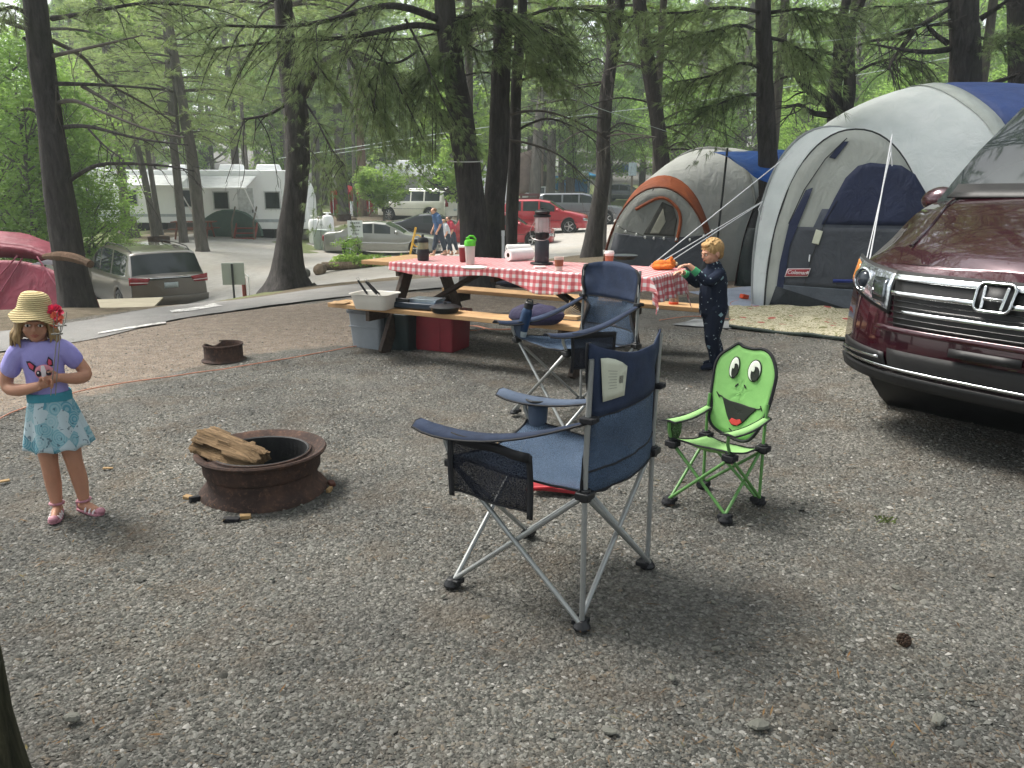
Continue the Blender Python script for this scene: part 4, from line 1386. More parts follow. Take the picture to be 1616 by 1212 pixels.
# face-shaped back (outline in x,z)
out_ = [(-.045, .285), (.03, .272), (.085, .285), (.125, .335), (.150, .395), (.165, .46), (.172, .53), (.172, .585), (.150, .635), (.115, .672), (.07, .686), (.02, .680), (-.035, .684), (-.065, .695), (-.10, .672), (-.148, .635), (-.166, .585), (-.164, .52), (-.160, .46), (-.146, .40), (-.148, .345), (-.11, .305)]
def face_y(x, z):
    return D / 2 - .008 + .10 * (z - .27) / .42 - .03 * (1 - (x / .17) ** 2) * 0 + .02 * (x / .17) ** 2 * -1
out_ = [(x * .90, z) for x, z in out_]
OC = catmull([(x, 0, z) for x, z in out_] + [(out_[0][0], 0, out_[0][1])], 4)[:-1]
def disc(loop, name, m, off, parent, cen=None, thick=.002):
    """filled patch lying on the face, off metres in front of it"""
    c = cen or (sum(p[0] for p in loop) / len(loop), sum(p[1] for p in loop) / len(loop))
    rings = 7
    mb = MB()
    vs = [Vector((c[0], face_y(*c) - off, c[1]))]
    n = len(loop)
    for r_ in range(1, rings + 1):
        for x, z in loop:
            xx = lerp(c[0], x, r_ / rings); zz = lerp(c[1], z, r_ / rings)
            vs.append(Vector((xx, face_y(xx, zz) - off, zz)))
    fs = [(0, 1 + i, 1 + (i + 1) % n) for i in range(n)]
    for r_ in range(rings - 1):
        for i in range(n):
            a = 1 + r_ * n + i; b = 1 + r_ * n + (i + 1) % n
            fs.append((a, b, b + n, a + n))
    mb.add(vs, fs)
    return mb.build(name, m, parent, 60, solid=thick)
loop = [(p.x, p.z) for p in OC]
bk = disc(loop, 'backrest', LIME_D, 0, gr, (0, .48), .004)
tb = MB(); tb.tube([Vector((x, face_y(x, z), z)) for x, z in loop], .0075, 6, closed=True); tb.build('edging', BLACKTRIM, bk)
INK = mat('black_print', '111a10', .8, .1); WHT = mat('white_print', 'd6dccf', .8, .06); TONG = mat('red_print', 'c03a35', .8, .1)
def ell(cx, cz, rx, rz_, n=28, rot=0):
    return [(cx + rx * math.cos(a) * math.cos(rot) - rz_ * math.sin(a) * math.sin(rot), cz + rx * math.cos(a) * math.sin(rot) + rz_ * math.sin(a) * math.cos(rot)) for a in np.linspace(0, 2 * math.pi, n, endpoint=False)]
for ex, er in ((-.055, .025), (.045, .034)):
    e1 = disc(ell(ex, .588, er, .050, rot=-.05), 'eye', INK, .004, bk)
    disc(ell(ex, .588, er - .0045, .045, rot=-.05), 'eye_white', WHT, .0065, e1)
    disc(ell(ex + .006, .575, er * .62, .033, rot=-.05), 'pupil', INK, .009, e1)
    disc(ell(ex - er * .2, .600, er * .26, .016, rot=.2), 'glint', WHT, .0115, e1)
for nx in (-.03, .012):
    disc(ell(nx, .512 , .0035, .011, rot=-.7 if nx < 0 else .7), 'nostril', INK, .004, bk)
mouth = [(-.088, .452), (-.05, .440), (0, .436), (.05, .430), (.090, .426), (.065, .395), (.035, .355), (.008, .335), (-.02, .336), (-.045, .365), (-.068, .410)]
mo = disc([(p.x, p.z) for p in catmull([(x, 0, z) for x, z in mouth] + [(mouth[0][0], 0, mouth[0][1])], 3)[:-1]], 'mouth', INK, .004, bk, (0, .395))
disc([(-.032, .352), (-.022, .366), (0, .362), (.018, .368), (.030, .356), (.010, .338), (-.016, .338)], 'tongue', TONG, .008, mo)
lm = MB()
lm.tube([Vector((x, face_y(x, z) - .004, z)) for x, z in ((-.112, .462), (-.104, .456), (-.088, .452))], .003, 5)
lm.tube([Vector((x, face_y(x, z) - .004, z)) for x, z in ((.090, .426), (.104, .430), (.112, .436))], .003, 5)
lm.build('smile_line', INK, mo)
for a in ((-.118, .470, -.100, .446), (.106, .444, .118, .424)):
    l2 = MB(); l2.tube([Vector((a[0], face_y(a[0], a[1]) - .004, a[1])), Vector((a[2], face_y(a[2], a[3]) - .004, a[3]))], .0025, 5); l2.build('smile_mark', INK, mo)
l3 = MB(); l3.tube([Vector((x, face_y(x, z) - .004, z)) for x, z in ((-.028, .318), (-.012, .308), (.012, .308), (.026, .316))], .0025, 5); l3.build('chin_line', INK, mo)
# ------------------------------------------------------------------ picnic table
def wood(name, a, b, sc=4, st=(.35, 6, 6)):
    t = NT(name)
    f = t.noise(sc, 6, .65, stretch=st, dist=.8)
    c = t.ramp(f, [(.3, srgb(a)), (.7, srgb(b))])
    c = t.mix(t.ramp(t.noise(3, 4, .7), [(.4, (0, 0, 0)), (.75, (.25, .25, .25))]), c, (.12, .09, .06))
    return t.done(t.bsdf(c, .72, 0, .35, t.bump(f, .003, .7)))
PINEW = wood('yellow_pine_plank', 'a9835a', 'cba67a')
DARKW = wood('dark_stained_lumber', '2e2622', '4d4038')
TU = Vector((.8605, -.5095, 0)); TN = Vector((.5095, .8605, 0))
T0 = Vector((-1.42, 7.68, 0))                     # near left corner of the top
TZ, TW, TL = .80, .76, 2.88
tang = math.atan2(TU.y, TU.x)
pt = thing('picnic_table', 'wooden picnic table with pale planks and dark stained legs under a checked cloth', 'picnic table', tuple(T0 + TN * TW / 2 + TU * TL / 2), tang)
# local: x along the table, y across (+y away), origin at the centre on the ground
def plank(name, x0, x1, y, z, w, h, m, dz=0):
    mb = MB(); mb.box(((x0 + x1) / 2, y, z), (x1 - x0, w, h)); return mb.build(name, m, pt, bevel=.005)
for k in range(5):
    y = (k - 2) * (TW / 5)
    plank('table_plank', -TL / 2, TL / 2 + (.01 if k % 2 else 0), y, TZ - .02, TW / 5 - .008, .038, PINEW)
BY = .70
for s, ln in ((-1, 0), (1, .06)):
    for k in range(1):
        plank('bench_plank', (-TL / 2 - .03) if s < 0 else -TL / 2 + .24, (TL / 2 - .18) if s < 0 else TL / 2 + .10, s * BY, .43, .25, .04, PINEW)
for x in (-TL / 2 + .42, TL / 2 - .55):
    mb = MB(); mb.box((x, 0, TZ - .085), (.042, TW - .02, .09)); mb.build('top_support', DARKW, pt, bevel=.004)
    mb = MB(); mb.box((x, 0, .36), (.042, 1.62, .09)); mb.build('bench_support', DARKW, pt, bevel=.004)
    for s in (-1, 1):
        mb = MB(); mb.beam((x + .043, s * .68, -.02), (x + .043, s * .24, TZ - .045), .042, .13, (1, 0, 0)); 
        mb = MB(); mb.beam((x + .044, s * .66, .0), (x + .044, s * .25, TZ - .045), .13, .042, (1, 0, 0)); mb.build('leg', DARKW, pt, bevel=.004)
    sx = 1 if x < 0 else -1
    mb = MB(); mb.beam((x + sx * .05, 0, .37), (x + sx * .75, 0, TZ - .05), .09, .04, (0, 0, 1)); mb.build('brace', DARKW, pt, bevel=.004)
mb = MB(); mb.box((0, 0, TZ - .085), (.042, TW - .04, .08)); mb.build('top_support', DARKW, pt, bevel=.004)
TC = pt.location.copy()
TM = Matrix.Translation(TC) @ Matrix.Rotation(tang, 4, 'Z')
def TP(x, y, z):
    return TM @ Vector((x, y, z))
def on_top(px, py, dz=.006):
    """point of the table top the photograph shows there"""
    d = ray(px, py); o = Vector((0, 0, CAM_H)); t = (TZ + dz - o.z) / d.z
    return o + d * t
def on_z(px, py, z):
    d = ray(px, py); o = Vector((0, 0, CAM_H)); t = (z - o.z) / d.z
    return o + d * t

# checked cloth lying on the top and hanging over the near side and right end
def check_mat():
    t = NT('red_gingham')
    uv = t.attr('cloth_uv')
    sx = t.n('ShaderNodeSeparateXYZ'); t.l(uv.outputs['Vector'], sx.inputs[0])
    def stripe(v):
        a = t.math('FRACT', t.math('MULTIPLY', v, 1 / .058))
        return t.math('GREATER_THAN', a, .5)
    a = stripe(sx.outputs[0]); b = stripe(sx.outputs[1])
    s = t.math('MULTIPLY', t.math('ADD', a, b), .5)
    c = t.ramp(s, [(0, srgb('e6dedd')), (.5, srgb('d3757b')), (1, srgb('b82034'))])
    t_ = c.node; t_.color_ramp.interpolation = 'CONSTANT'
    t_.color_ramp.elements[1].position = .25; t_.color_ramp.elements[2].position = .75
    c = t.mix(t.math('MULTIPLY', t.noise(8, 4, .6), .25), c, (.75, .62, .6))
    return t.done(t.bsdf(c, .42, 0, .5, t.bump(t.noise(7, 4, .6), .012, .6)))
GING = check_mat()
def cloth_sheet():
    x0, x1 = -TL / 2 + .36, TL / 2 + .012
    y0, y1 = -TW / 2 - .012, TW / 2 + .012
    us = list(np.linspace(x0, x1, 76)) + [x1 + d for d in np.linspace(.012, .20, 12)]
    vs_ = [y0 - d for d in np.linspace(.26, .012, 12)] + list(np.linspace(y0, y1, 30)) + [y1 + d for d in np.linspace(.012, .16, 8)]
    rows = []; uvs = []
    for u in us:
        row = []; 
        for v in vs_:
            z = TZ + .0035 + .0022 * noise.noise(Vector((u * 5, v * 5, 1)))
            x, y = u, v
            hx = max(0, u - x1); hyn = max(0, y0 - v); hyf = max(0, v - y1)
            # how far the near edge drops changes along the table
            f = (u - x0) / (x1 - x0)
            reach = .07 + .035 * math.sin(f * 9) + .13 * math.exp(-((f - .62) / .13) ** 2) + .02 * f
            hyn *= reach / .26
            d = max(hx, 0); 
            if hyn > 0 or hyf > 0:
                hh = hyn + hyf; sgn = -1 if hyn > 0 else 1
                z -= hh
                y = (y0 if sgn < 0 else y1) + sgn * (.006 + .02 * hh / .2 * (1 + math.sin(u * 34 + 2 * math.sin(u * 9))) + .010)
                if hyn <= 0:
                    y += 0
            if hx > 0:
                z -= hx
                x = x1 + .010 + .035 * hx / .3 * (1 + math.sin(v * 24 + 1)) + .02 * hx
                if hyn > 0:
                    x += .06 * hyn / .1; 
            row.append(TP(x, y, z)); uvs.append((u, v if hyn == 0 else y0 - hyn, 0))
        rows.append(row)
    mb = MB(); mb.grid(rows)
    o = mb.build('tablecloth', GING, None, 60)
    a = o.data.attributes.new('cloth_uv', 'FLOAT_VECTOR', 'POINT')
    a.data.foreach_set('vector', np.array(uvs, np.float32).ravel())
    md = o.modifiers.new('solid', 'SOLIDIFY'); md.thickness = .0012; md.offset = 1
    tag(o, 'red and white checked vinyl cloth spread over the picnic table', 'tablecloth')
cloth_sheet()

# ---- things on the table
GLASSY = mat('clear_plastic', (.75, .78, .76), .12, .05, trans=.0, alpha=.55)
def lathe_obj(name, prof, m, parent, n=28, loc=None, M=None, solid=0):
    mb = MB(); mb.lathe(prof, n, M if M is not None else (Matrix.Translation(loc) if loc is not None else None)); return mb.build(name, m, parent, 35, solid=solid)
ts = thing('travel_mug', "black jug with a clear middle band and domed black lid, near the cloth's left end", 'jug', tuple(on_top(668, 411)))
lathe_obj('base', [(.001, 0), (.050, 0), (.054, .01), (.054, .10), (.052, .105), (.001, .106)], BLKPLASTIC, ts)
lathe_obj('clear_band', [(.051, .104), (.052, .13), (.050, .165), (.048, .168)], mat('tinted_clear_plastic', '9c9c7a', .1, .3, 9, alpha=.8), ts)
lathe_obj('lid', [(.053, .166), (.053, .185), (.042, .205), (.015, .213), (.010, .225), (.014, .232), (.008, .240), (.001, .241)], BLKPLASTIC, ts)
rc = thing('cup', 'dark red tumbler with a white rim behind the shaker bottle', 'cup', tuple(on_top(731, 413)))
lathe_obj('body', [(.001, 0), (.028, 0), (.030, .003), (.040, .132), (.041, .134)], mat('dark_red_plastic', '7a2328', .35, .2), rc)
lathe_obj('rim', [(.0405, .128), (.045, .130), (.045, .143), (.040, .146), (.001, .146)], mat('white_plastic', 'e4e4e0', .4, .05), rc)
sb = thing('shaker_bottle', 'frosted clear shaker bottle with a bright green lid', 'bottle', tuple(on_top(742, 417)))
lathe_obj('body', [(.001, 0), (.036, 0), (.038, .004), (.045, .15), (.046, .165)], mat('frosted_plastic', 'd9d6d0', .4, .08, translucent=.3), sb)
GRN = mat('bright_green_plastic', '5fc52c', .35, .12)
lathe_obj('lid', [(.048, .160), (.050, .162), (.050, .195), (.040, .212), (.026, .216), (.001, .217)], GRN, sb)
m = MB(); m.box((-.018, 0, .222), (.034, .03, .022)); m.tube([(-.02, 0, .228), (.0, 0, .246), (.03, 0, .244), (.048, 0, .222), (.052, 0, .20)], [.009, .009, .010, .009, .006], 8); m.build('carry_loop', GRN, sb, bevel=.003)
pl = thing('plate', 'white plate lying near the front edge of the checked cloth', 'plate', tuple(on_top(748, 424)))
lathe_obj('plate_disc', [(.001, .002), (.075, .002), (.105, .014), (.112, .016), (.112, .013), (.078, -.002), (.001, -.002)], mat('white_china', 'e9e8e4', .25, .04), pl)
def paper_roll(px, py, rz, L, lb, rr=.055, dz=0):
    p = on_top(px, py); t = thing('paper_towel_roll', lb, 'paper towel roll', (p.x, p.y, p.z + rr + dz), rz, 'rolls of paper towel')
    n = 26
    M_ = Matrix.Rotation(R(90), 4, 'X')
    lathe_obj('paper', [(.021, -L / 2), (rr * .97, -L / 2), (rr, -L / 2 + .002), (rr, L / 2 - .002), (rr * .97, L / 2), (.021, L / 2)], mat('white_tissue', 'e8e5e2', .95, .05, 30, .002, 200), t, M=M_)
    lathe_obj('core', [(.021, -L / 2 + .004), (.019, -L / 2 + .004), (.019, L / 2 - .004), (.021, L / 2 - .004)], mat('brown_card', '6d5542', .9), t, M=M_)
paper_roll(820, 411, R(-52), .27, 'white paper towel roll lying with its brown core hole facing the camera')
paper_roll(818, 402, R(-75), .24, 'white paper towel roll lying behind the one with the visible core', .052, .0)
# lantern
la = thing('lantern', 'tall black camping lantern with a caged glass globe standing on the checked cloth', 'lantern', tuple(on_top(855, 417)), scale=1.22)
LBK = mat('black_enamel', '15161a', .35, .2, 6)
m = MB(); m.prism([(.085 * math.cos(a), .085 * math.sin(a)) for a in np.linspace(0, 2 * math.pi, 9)[:-1]], .014); m.build('foot_plate', LBK, la, bevel=.004)
lathe_obj('fuel_tank', [(.001, .012), (.050, .012), (.052, .02), (.052, .165), (.046, .175), (.030, .182), (.001, .182)], mat('dark_grey_enamel', '24272e', .45, .2), la)
lathe_obj('burner_housing', [(.030, .180), (.047, .185), (.050, .195), (.050, .225), (.044, .232), (.001, .232)], LBK, la)
lathe_obj('glass_globe', [(.047, .232), (.052, .26), (.052, .31), (.048, .335)], mat('lantern_glass', (.72, .68, .68), .05, .1, alpha=.5), la)
lathe_obj('mantle', [(.001, .24), (.014, .245), (.018, .275), (.014, .305), (.004, .315)], mat('white_mantle', 'e9ddd8', .9, .1), la)
m = MB()
for a in np.linspace(0, 2 * math.pi, 13)[:-1]:
    m.tube([Vector((.057 * math.cos(a), .057 * math.sin(a), .228)), Vector((.057 * math.cos(a), .057 * math.sin(a), .338))], .0016, 5)
for z in (.23, .262, .30, .337):
    m.tube([Vector((.057 * math.cos(a), .057 * math.sin(a), z)) for a in np.linspace(0, 2 * math.pi, 22)[:-1]], .0017, 5, closed=True)
m.build('wire_cage', mat('bright_wire', '9b9694', .3, .1, metal=.7), la)
lathe_obj('vent_hood', [(.058, .334), (.062, .338), (.062, .348), (.050, .352), (.054, .360), (.056, .372), (.040, .384), (.014, .388), (.012, .400), (.001, .402)], LBK, la)
m = MB(); m.tube(catmull([(-.056, 0, .30), (-.085, 0, .24), (-.075, -.03, .19), (-.02, -.07, .175), (.03, -.065, .18), (.06, -.03, .21), (.058, 0, .25)], 5), .0022, 6); m.build('bail', mat('bright_wire', '9b9694'), la)
bx = MB(); p = on_top(852, 423); bx.box((p.x, p.y, p.z + .008), (.10, .07, .016), (0, 0, .2)); tag(bx.build('match_box', mat('cream_card', 'e7d9d4', .8), bevel=.002), 'small flat cream box lying in front of the lantern', 'box')
def paper_cup(px, py, lid, lb):
    p = on_top(px, py); t = thing('paper_cup', lb, 'paper cup', tuple(p), R(30), 'paper coffee cups on the table')
    lathe_obj('cup', [(.001, .003), (.026, .0), (.028, .0), (.039, .108), (.040, .110), (.038, .110)], mat('cream_paper', 'd7c6bc', .7, .05), t)
    lathe_obj('sleeve', [(.0325, .037), (.0335, .036), (.0385, .088), (.0378, .089)], mat('brown_card_sleeve', '9a5f48', .85, .12), t)
    if lid:
        lathe_obj('lid', [(.041, .104), (.043, .106), (.043, .116), (.040, .120), (.038, .130), (.001, .128)], mat('white_lid', 'e6dfdc', .4, .04), t)
    else:
        m_ = MB(); m_.tube([Vector((.0395 * math.cos(a), .0395 * math.sin(a), .110)) for a in np.linspace(0, 2 * math.pi, 24)[:-1]], .002, 6, closed=True); m_.build('rim', mat('cream_paper', 'd7c6bc'), t)
paper_cup(882, 427, False, 'open paper cup with a brown sleeve beside the lantern')
paper_cup(961, 420, True, 'paper cup with a white lid and brown sleeve, right of the open one')
# dark griddle lid on the far right
gl = thing('griddle', 'dark round table-top griddle behind the lidded paper cup', 'griddle', tuple(on_top(985, 409)))
lathe_obj('pan', [(.001, .0), (.09, 0), (.10, .01), (.115, .028), (.115, .034), (.001, .034)], mat('dark_iron', '24272b', .4, .3), gl)
lathe_obj('rim', [(.113, .030), (.125, .032), (.127, .038), (.115, .041), (.001, .043)], mat('grey_sheen_iron', '4c5258', .3, .3), gl)

# orange plush toy at the right end of the cloth
po = thing('plush_toy', 'orange plush toy lying at the right end of the table under the boy’s hands'.replace('’', "'"), 'plush toy', tuple(TP(TL / 2 - .11, .20, TZ + .006)), R(-8))
ORG = mat('orange_plush', 'd9772f', .98, .25, 14, .006, 160)
m = MB(); m.ball((-.02, 0, .038), (.075, .05, .042)); m.ball((.055, .01, .045), (.048, .044, .045)); m.ball((.03, -.045, .025), (.055, .022, .022), M=Matrix.Rotation(.5, 3, 'Z')); m.ball((-.05, -.05, .022), (.055, .023, .021), M=Matrix.Rotation(-.3, 3, 'Z')); m.ball((-.06, .045, .025), (.05, .022, .022)); m.ball((.03, .05, .03), (.045, .02, .02))
pb = m.build('body', ORG, po, 80); rm = pb.modifiers.new('remesh', 'REMESH'); rm.mode = 'VOXEL'; rm.voxel_size = .0045; sm = pb.modifiers.new('smooth', 'SMOOTH'); sm.iterations = 6
for s in (-1, 1):
    m = MB(); m.ball((.06, s * .028, .088), (.014, .010, .018)); m.build('ear', ORG, po)
m = MB(); m.ball((.10, .01, .045), (.016, .022, .016)); m.build('muzzle', mat('cream_plush', 'e0c7a0', .95), po)
m = MB(); m.box((-.098, 0, .035), (.004, .022, .028)); m.build('label', mat('cream_card', 'e7d9d4'), po)

# ---- on the near bench
BZ = .45
tubp = on_z(592, 487, BZ + .001)
tb_ = thing('plastic_tub', 'white plastic dish tub of utensils on the left end of the near bench', 'tub', (tubp.x, tubp.y + .02, BZ + .001), tang + R(8))
def rrect(w, d, r, z, n=5):
    pts = []
    for cx, cy, a0 in ((w / 2 - r, d / 2 - r, 0), (-w / 2 + r, d / 2 - r, 90), (-w / 2 + r, -d / 2 + r, 180), (w / 2 - r, -d / 2 + r, 270)):
        for i in range(n + 1):
            a = R(a0 + 90 * i / n); pts.append(Vector((cx + r * math.cos(a), cy + r * math.sin(a), z)))
    return pts
WPL = mat('white_tub_plastic', 'd3cfc6', .45, .07, 5)
m = MB(); rows = [rrect(.30, .20, .04, .0), rrect(.31, .21, .045, .004), rrect(.365, .265, .05, .13), rrect(.39, .29, .055, .135), rrect(.39, .29, .055, .128), rrect(.38, .28, .05, .124)]
m.grid(rows, closed=True); m.add(rows[0], [tuple(range(len(rows[0])))[::-1]])
r2 = [rrect(.295, .195, .04, .005), rrect(.36, .26, .05, .131)]; m.grid([list(reversed(r_)) for r_ in r2], closed=True); m.add(r2[0], [tuple(range(len(r2[0])))])
m.build('tub', WPL, tb_)
for k, (dx, dy, a, nm) in enumerate(((-.09, -.02, R(118), 'tongs'), (.0, .0, R(124), 'spatula'), (.03, .02, R(128), 'spatula'))):
    base = tb_.location + Vector((dx + .09, dy, .03)); e = base + Vector((math.cos(a) * .30, .02, math.sin(a) * .24))
    u = thing(nm, ('black-handled tongs leaning out of the white tub, leftmost', 'long black-handled utensil leaning out of the white tub, middle one', 'thin steel-edged utensil leaning out of the white tub, rightmost')[k], 'utensil', tuple(base))
    d = (e - base)
    m = MB(); m.beam(d * .45, d, .020 if k < 2 else .012, .016); m.build('handle', BLKPLASTIC, u, bevel=.004)
    m = MB(); m.beam(Vector((0, 0, 0)), d * .5, .015, .003); m.tube([d * .98, d * 1.03 + Vector((-.01, 0, .012)), d * 1.03 + Vector((.012, 0, .018)), d * .98 + Vector((.01, 0, .004))], .0018, 5); m.build('blade', mat('stainless', 'a9adad', .25, .1, metal=.9), u)
# crumpled paper left of the tub
m = MB(); p = on_z(538, 479, BZ + .001)
m.grid([[Vector((p.x - .08 + .04 * i, p.y - .05 + .03 * j, BZ + .006 + .022 * abs(noise.noise(Vector((i * .9, j * .9, 3)))))) for j in range(5)] for i in range(5)])
tag(m.build('paper_bag', mat('tan_paper', 'a98a66', .9, .2), solid=.001), 'crumpled tan paper lying left of the white tub', 'paper')
# two burner stove
sp_ = on_z(656, 492, BZ)
st = thing('camp_stove', 'low silver and black camp stove behind the white tub on the near bench', 'stove', (sp_.x + .02, sp_.y + .18, BZ + .001), tang + R(4))
m = MB(); m.box((0, 0, .035), (.50, .22, .05)); m.build('body', mat('dark_blue_enamel', '1c2b3a', .4, .2), st, bevel=.008)
m = MB(); m.box((.05, .02, .075), (.26, .16, .03)); m.tube([(.18, -.06, .065), (.20, -.06, .09), (.20, .08, .09), (.18, .08, .065)], .008, 8); m.build('lid', mat('brushed_steel', 'a7b4be', .3, .15, metal=.8), st, bevel=.01)
m = MB(); m.box((-.12, -.09, .075), (.14, .02, .035)); m.build('handle', BLKPLASTIC, st, bevel=.006)
m = MB(); m.tube([(-.22, -.112, .03), (-.22, -.13, .03)], .012, 10); m.build('knob', BLKPLASTIC, st)
# frying pan with lid
fp = on_z(702, 494, BZ + .001)
pn = thing('frying_pan', 'black lidded frying pan on the middle of the near bench', 'frying pan', tuple(fp + Vector((0, .03, 0))), tang)
IRON = mat('cast_iron', '15181b', .42, .3, 8)
lathe_obj('pan', [(.001, 0), (.095, 0), (.105, .006), (.125, .045), (.128, .047), (.120, .046)], IRON, pn)
m = MB(); m.beam((-.12, 0, .045), (-.27, .01, .052), .024, .012); m.build('handle', IRON, pn, bevel=.004)
lathe_obj('lid', [(.130, .046), (.130, .050), (.10, .062), (.05, .070), (.018, .073), (.014, .085), (.020, .092), (.001, .095)], IRON, pn)
# purple folded jacket, right half of near bench
pj = on_z(842, 516, BZ + .001)
m = MB()
m.ball((0, 0, .07), (.22, .15, .085), 26, 14, fn=lambda v: Vector((v.x * (1 + .15 * noise.noise(v * 2.3)), v.y * (1 + .15 * noise.noise(v * 2.1 + Vector((4, 0, 0)))), max(-.8, v.z * (1 + .25 * noise.noise(v * 3))))))
jk = m.build('folded_jacket', mat('purple_fleece', '2e2a46', .9, .35, 5, .012, 18), None, 80, subd=1)
jk.location = (pj.x + .02, pj.y + .12, pj.z); jk.rotation_euler = (0, 0, tang + R(10))
tag(jk, 'rumpled dark purple jacket bundled on the right half of the near bench', 'jacket')
# skewers bundle
m = MB(); p = on_z(905, 506, BZ + .01)
for k in range(9):
    a = R(30 + k * 5); m.tube([p + Vector((-.07, .12, .01 + .003 * k)), p + Vector((-.07 + .17 * math.cos(a), .12 + .12 * math.sin(a), .03 + .012 * k))], .002, 4)
m.box(p + Vector((-.02, .10, .012)), (.16, .09, .025), (0, 0, tang))
tag(m.build('bundle_of_sticks', mat('pale_stick_wood', 'b59c78', .85, .15)), 'bundle of thin pale sticks beside the purple jacket', 'sticks')
# on the far bench
jr = on_z(1063, 480, BZ)
ja = thing('jar', 'clear glass jar standing on its orange lid at the right end of the far bench', 'jar', (jr.x, jr.y, BZ + .001))
lathe_obj('glass', [(.040, .022), (.042, .03), (.042, .17), (.036, .185), (.001, .186)], mat('glass_jar', (.55, .42, .36), .08, .35, 30, alpha=.55), ja)
lathe_obj('contents', [(.001, .023), (.036, .023), (.036, .14), (.001, .15)], mat('speckled_contents', '8a5040', .9, .6, 90, col2='d9c4b0', alpha=.7), ja)
lathe_obj('lid', [(.001, 0), (.043, 0), (.044, .004), (.044, .020), (.042, .022), (.001, .023)], mat('orange_plastic', 'e0522c', .4, .1), ja)
fj = on_z(810, 452, BZ)
m = MB(); m.ball((0, 0, .045), (.20, .12, .065), 22, 12, fn=lambda v: Vector((v.x * (1 + .2 * noise.noise(v * 2.3)), v.y, max(-.7, v.z * (1 + .3 * noise.noise(v * 3))))))
o = m.build('folded_jacket', mat('navy_fleece', '171c2e', .9, .35, 5, .012, 18), None, 80, subd=1); o.location = (fj.x, fj.y - .05, BZ + .002); o.rotation_euler = (0, 0, tang)
tag(o, 'dark navy jacket bundled on the far bench under the table top', 'jacket')

# ---- under the table
cb = G(600, 556); 
def bin_(name, lb, cat, c, w, d, h, rz, mt, lid=None, tap=1.12):
    t = thing(name, lb, cat, (c.x, c.y, .005), rz)
    m = MB(); rows = [rrect(w, d, .03, 0), rrect(w * tap, d * tap, .035, h)]
    m.grid(rows, closed=True); m.add(rows[0], [tuple(range(24))[::-1]]); m.add(rows[1], [tuple(range(24))])
    m.build('body', mt, t, 40, bevel=.006)
    m = MB(); rows = [rrect(w * tap + .03, d * tap + .03, .04, h - .015), rrect(w * tap + .03, d * tap + .03, .04, h + .012), rrect(w * tap - .02, d * tap - .02, .035, h + .022)]
    m.grid(rows, closed=True); m.add(rows[-1], [tuple(range(24))]); m.add(rows[0], [tuple(range(24))[::-1]])
    m.build('lid', lid or mt, t, 40, bevel=.004)
    return t
g1 = G(598, 552)
gb = bin_('storage_bin', 'grey plastic storage bin under the left end of the near bench', 'storage bin', Vector((g1.x - .02, g1.y + .22, 0)), .34, .42, .34, tang, mat('grey_bin_plastic', '7f868c', .5, .15, 5), mat('grey_bin_lid', '5b6268', .5))
m = MB(); m.box((0, -.225, .20), (.36, .012, .014)); m.build('rib', mat('grey_bin_plastic', '7f868c'), gb, bevel=.003)
g2 = G(632, 556)
db = bin_('storage_bin', 'dark green-black box wedged between the grey bin and the red box', 'storage bin', Vector((g2.x + .06, g2.y + .24, 0)), .26, .40, .33, tang, mat('blackish_green_plastic', '1c2a2c', .45, .2))
g3 = G(677, 560)
rb = thing('cooler', 'dark red cooler box with a pale piped edge under the near bench', 'cooler', (g3.x + .05, g3.y + .33, .005), tang + R(6))
RED = mat('burgundy_plastic', '7d1f2c', .5, .2, 4)
m = MB(); rows = [rrect(.50, .34, .02, 0), rrect(.53, .37, .025, .33)]; m.grid(rows, closed=True); m.add(rows[0], [tuple(range(24))[::-1]]); m.add(rows[1], [tuple(range(24))]); m.build('body', RED, rb, bevel=.006)
m = MB(); m.box((0, 0, .345), (.55, .39, .03)); m.build('lid', RED, rb, bevel=.01)
m = MB(); m.tube([(-.245, -.168, .01), (-.262, -.183, .33)], .006, 6); m.tube([(-.262, -.183, .33), (-.262, .183, .33)], .006, 6); m.build('piping', mat('pale_piping', 'c9a8a8', .5), rb)
for k in (-.12, .12):
    m = MB(); m.box((k, -.180, .17), (.012, .008, .30)); m.build('rib', RED, rb, bevel=.002)

# blue bottle in the far armrest of the second chair
_cm = Matrix.Translation(ch2.location) @ Matrix.Rotation(ch2.rotation_euler.z, 4, 'Z')
bo = thing('water_bottle', 'navy steel bottle with a pale band leaning in the far arm of the second chair', 'bottle', tuple(_cm @ Vector((-.275, -.235, .50))))
bo.rotation_euler = (R(6), R(14), 0)
lathe_obj('body', [(.001, 0), (.032, .001), (.035, .006), (.035, .062)], mat('pale_grey_band', 'a9b3b4', .5, .2, 20), bo)
lathe_obj('upper_body', [(.0352, .060), (.0358, .064), (.0358, .185), (.030, .205), (.024, .215), (.001, .215)], mat('navy_enamel', '1f3a5c', .35, .2, 8, metal=.3), bo)
lathe_obj('cap', [(.026, .212), (.029, .214), (.029, .250), (.024, .256), (.001, .257)], BLKPLASTIC, bo)
m = MB(); m.tube([(-.022, 0, .250), (-.014, 0, .272), (.014, 0, .272), (.022, 0, .250)], .005, 6); m.build('carry_loop', BLKPLASTIC, bo)
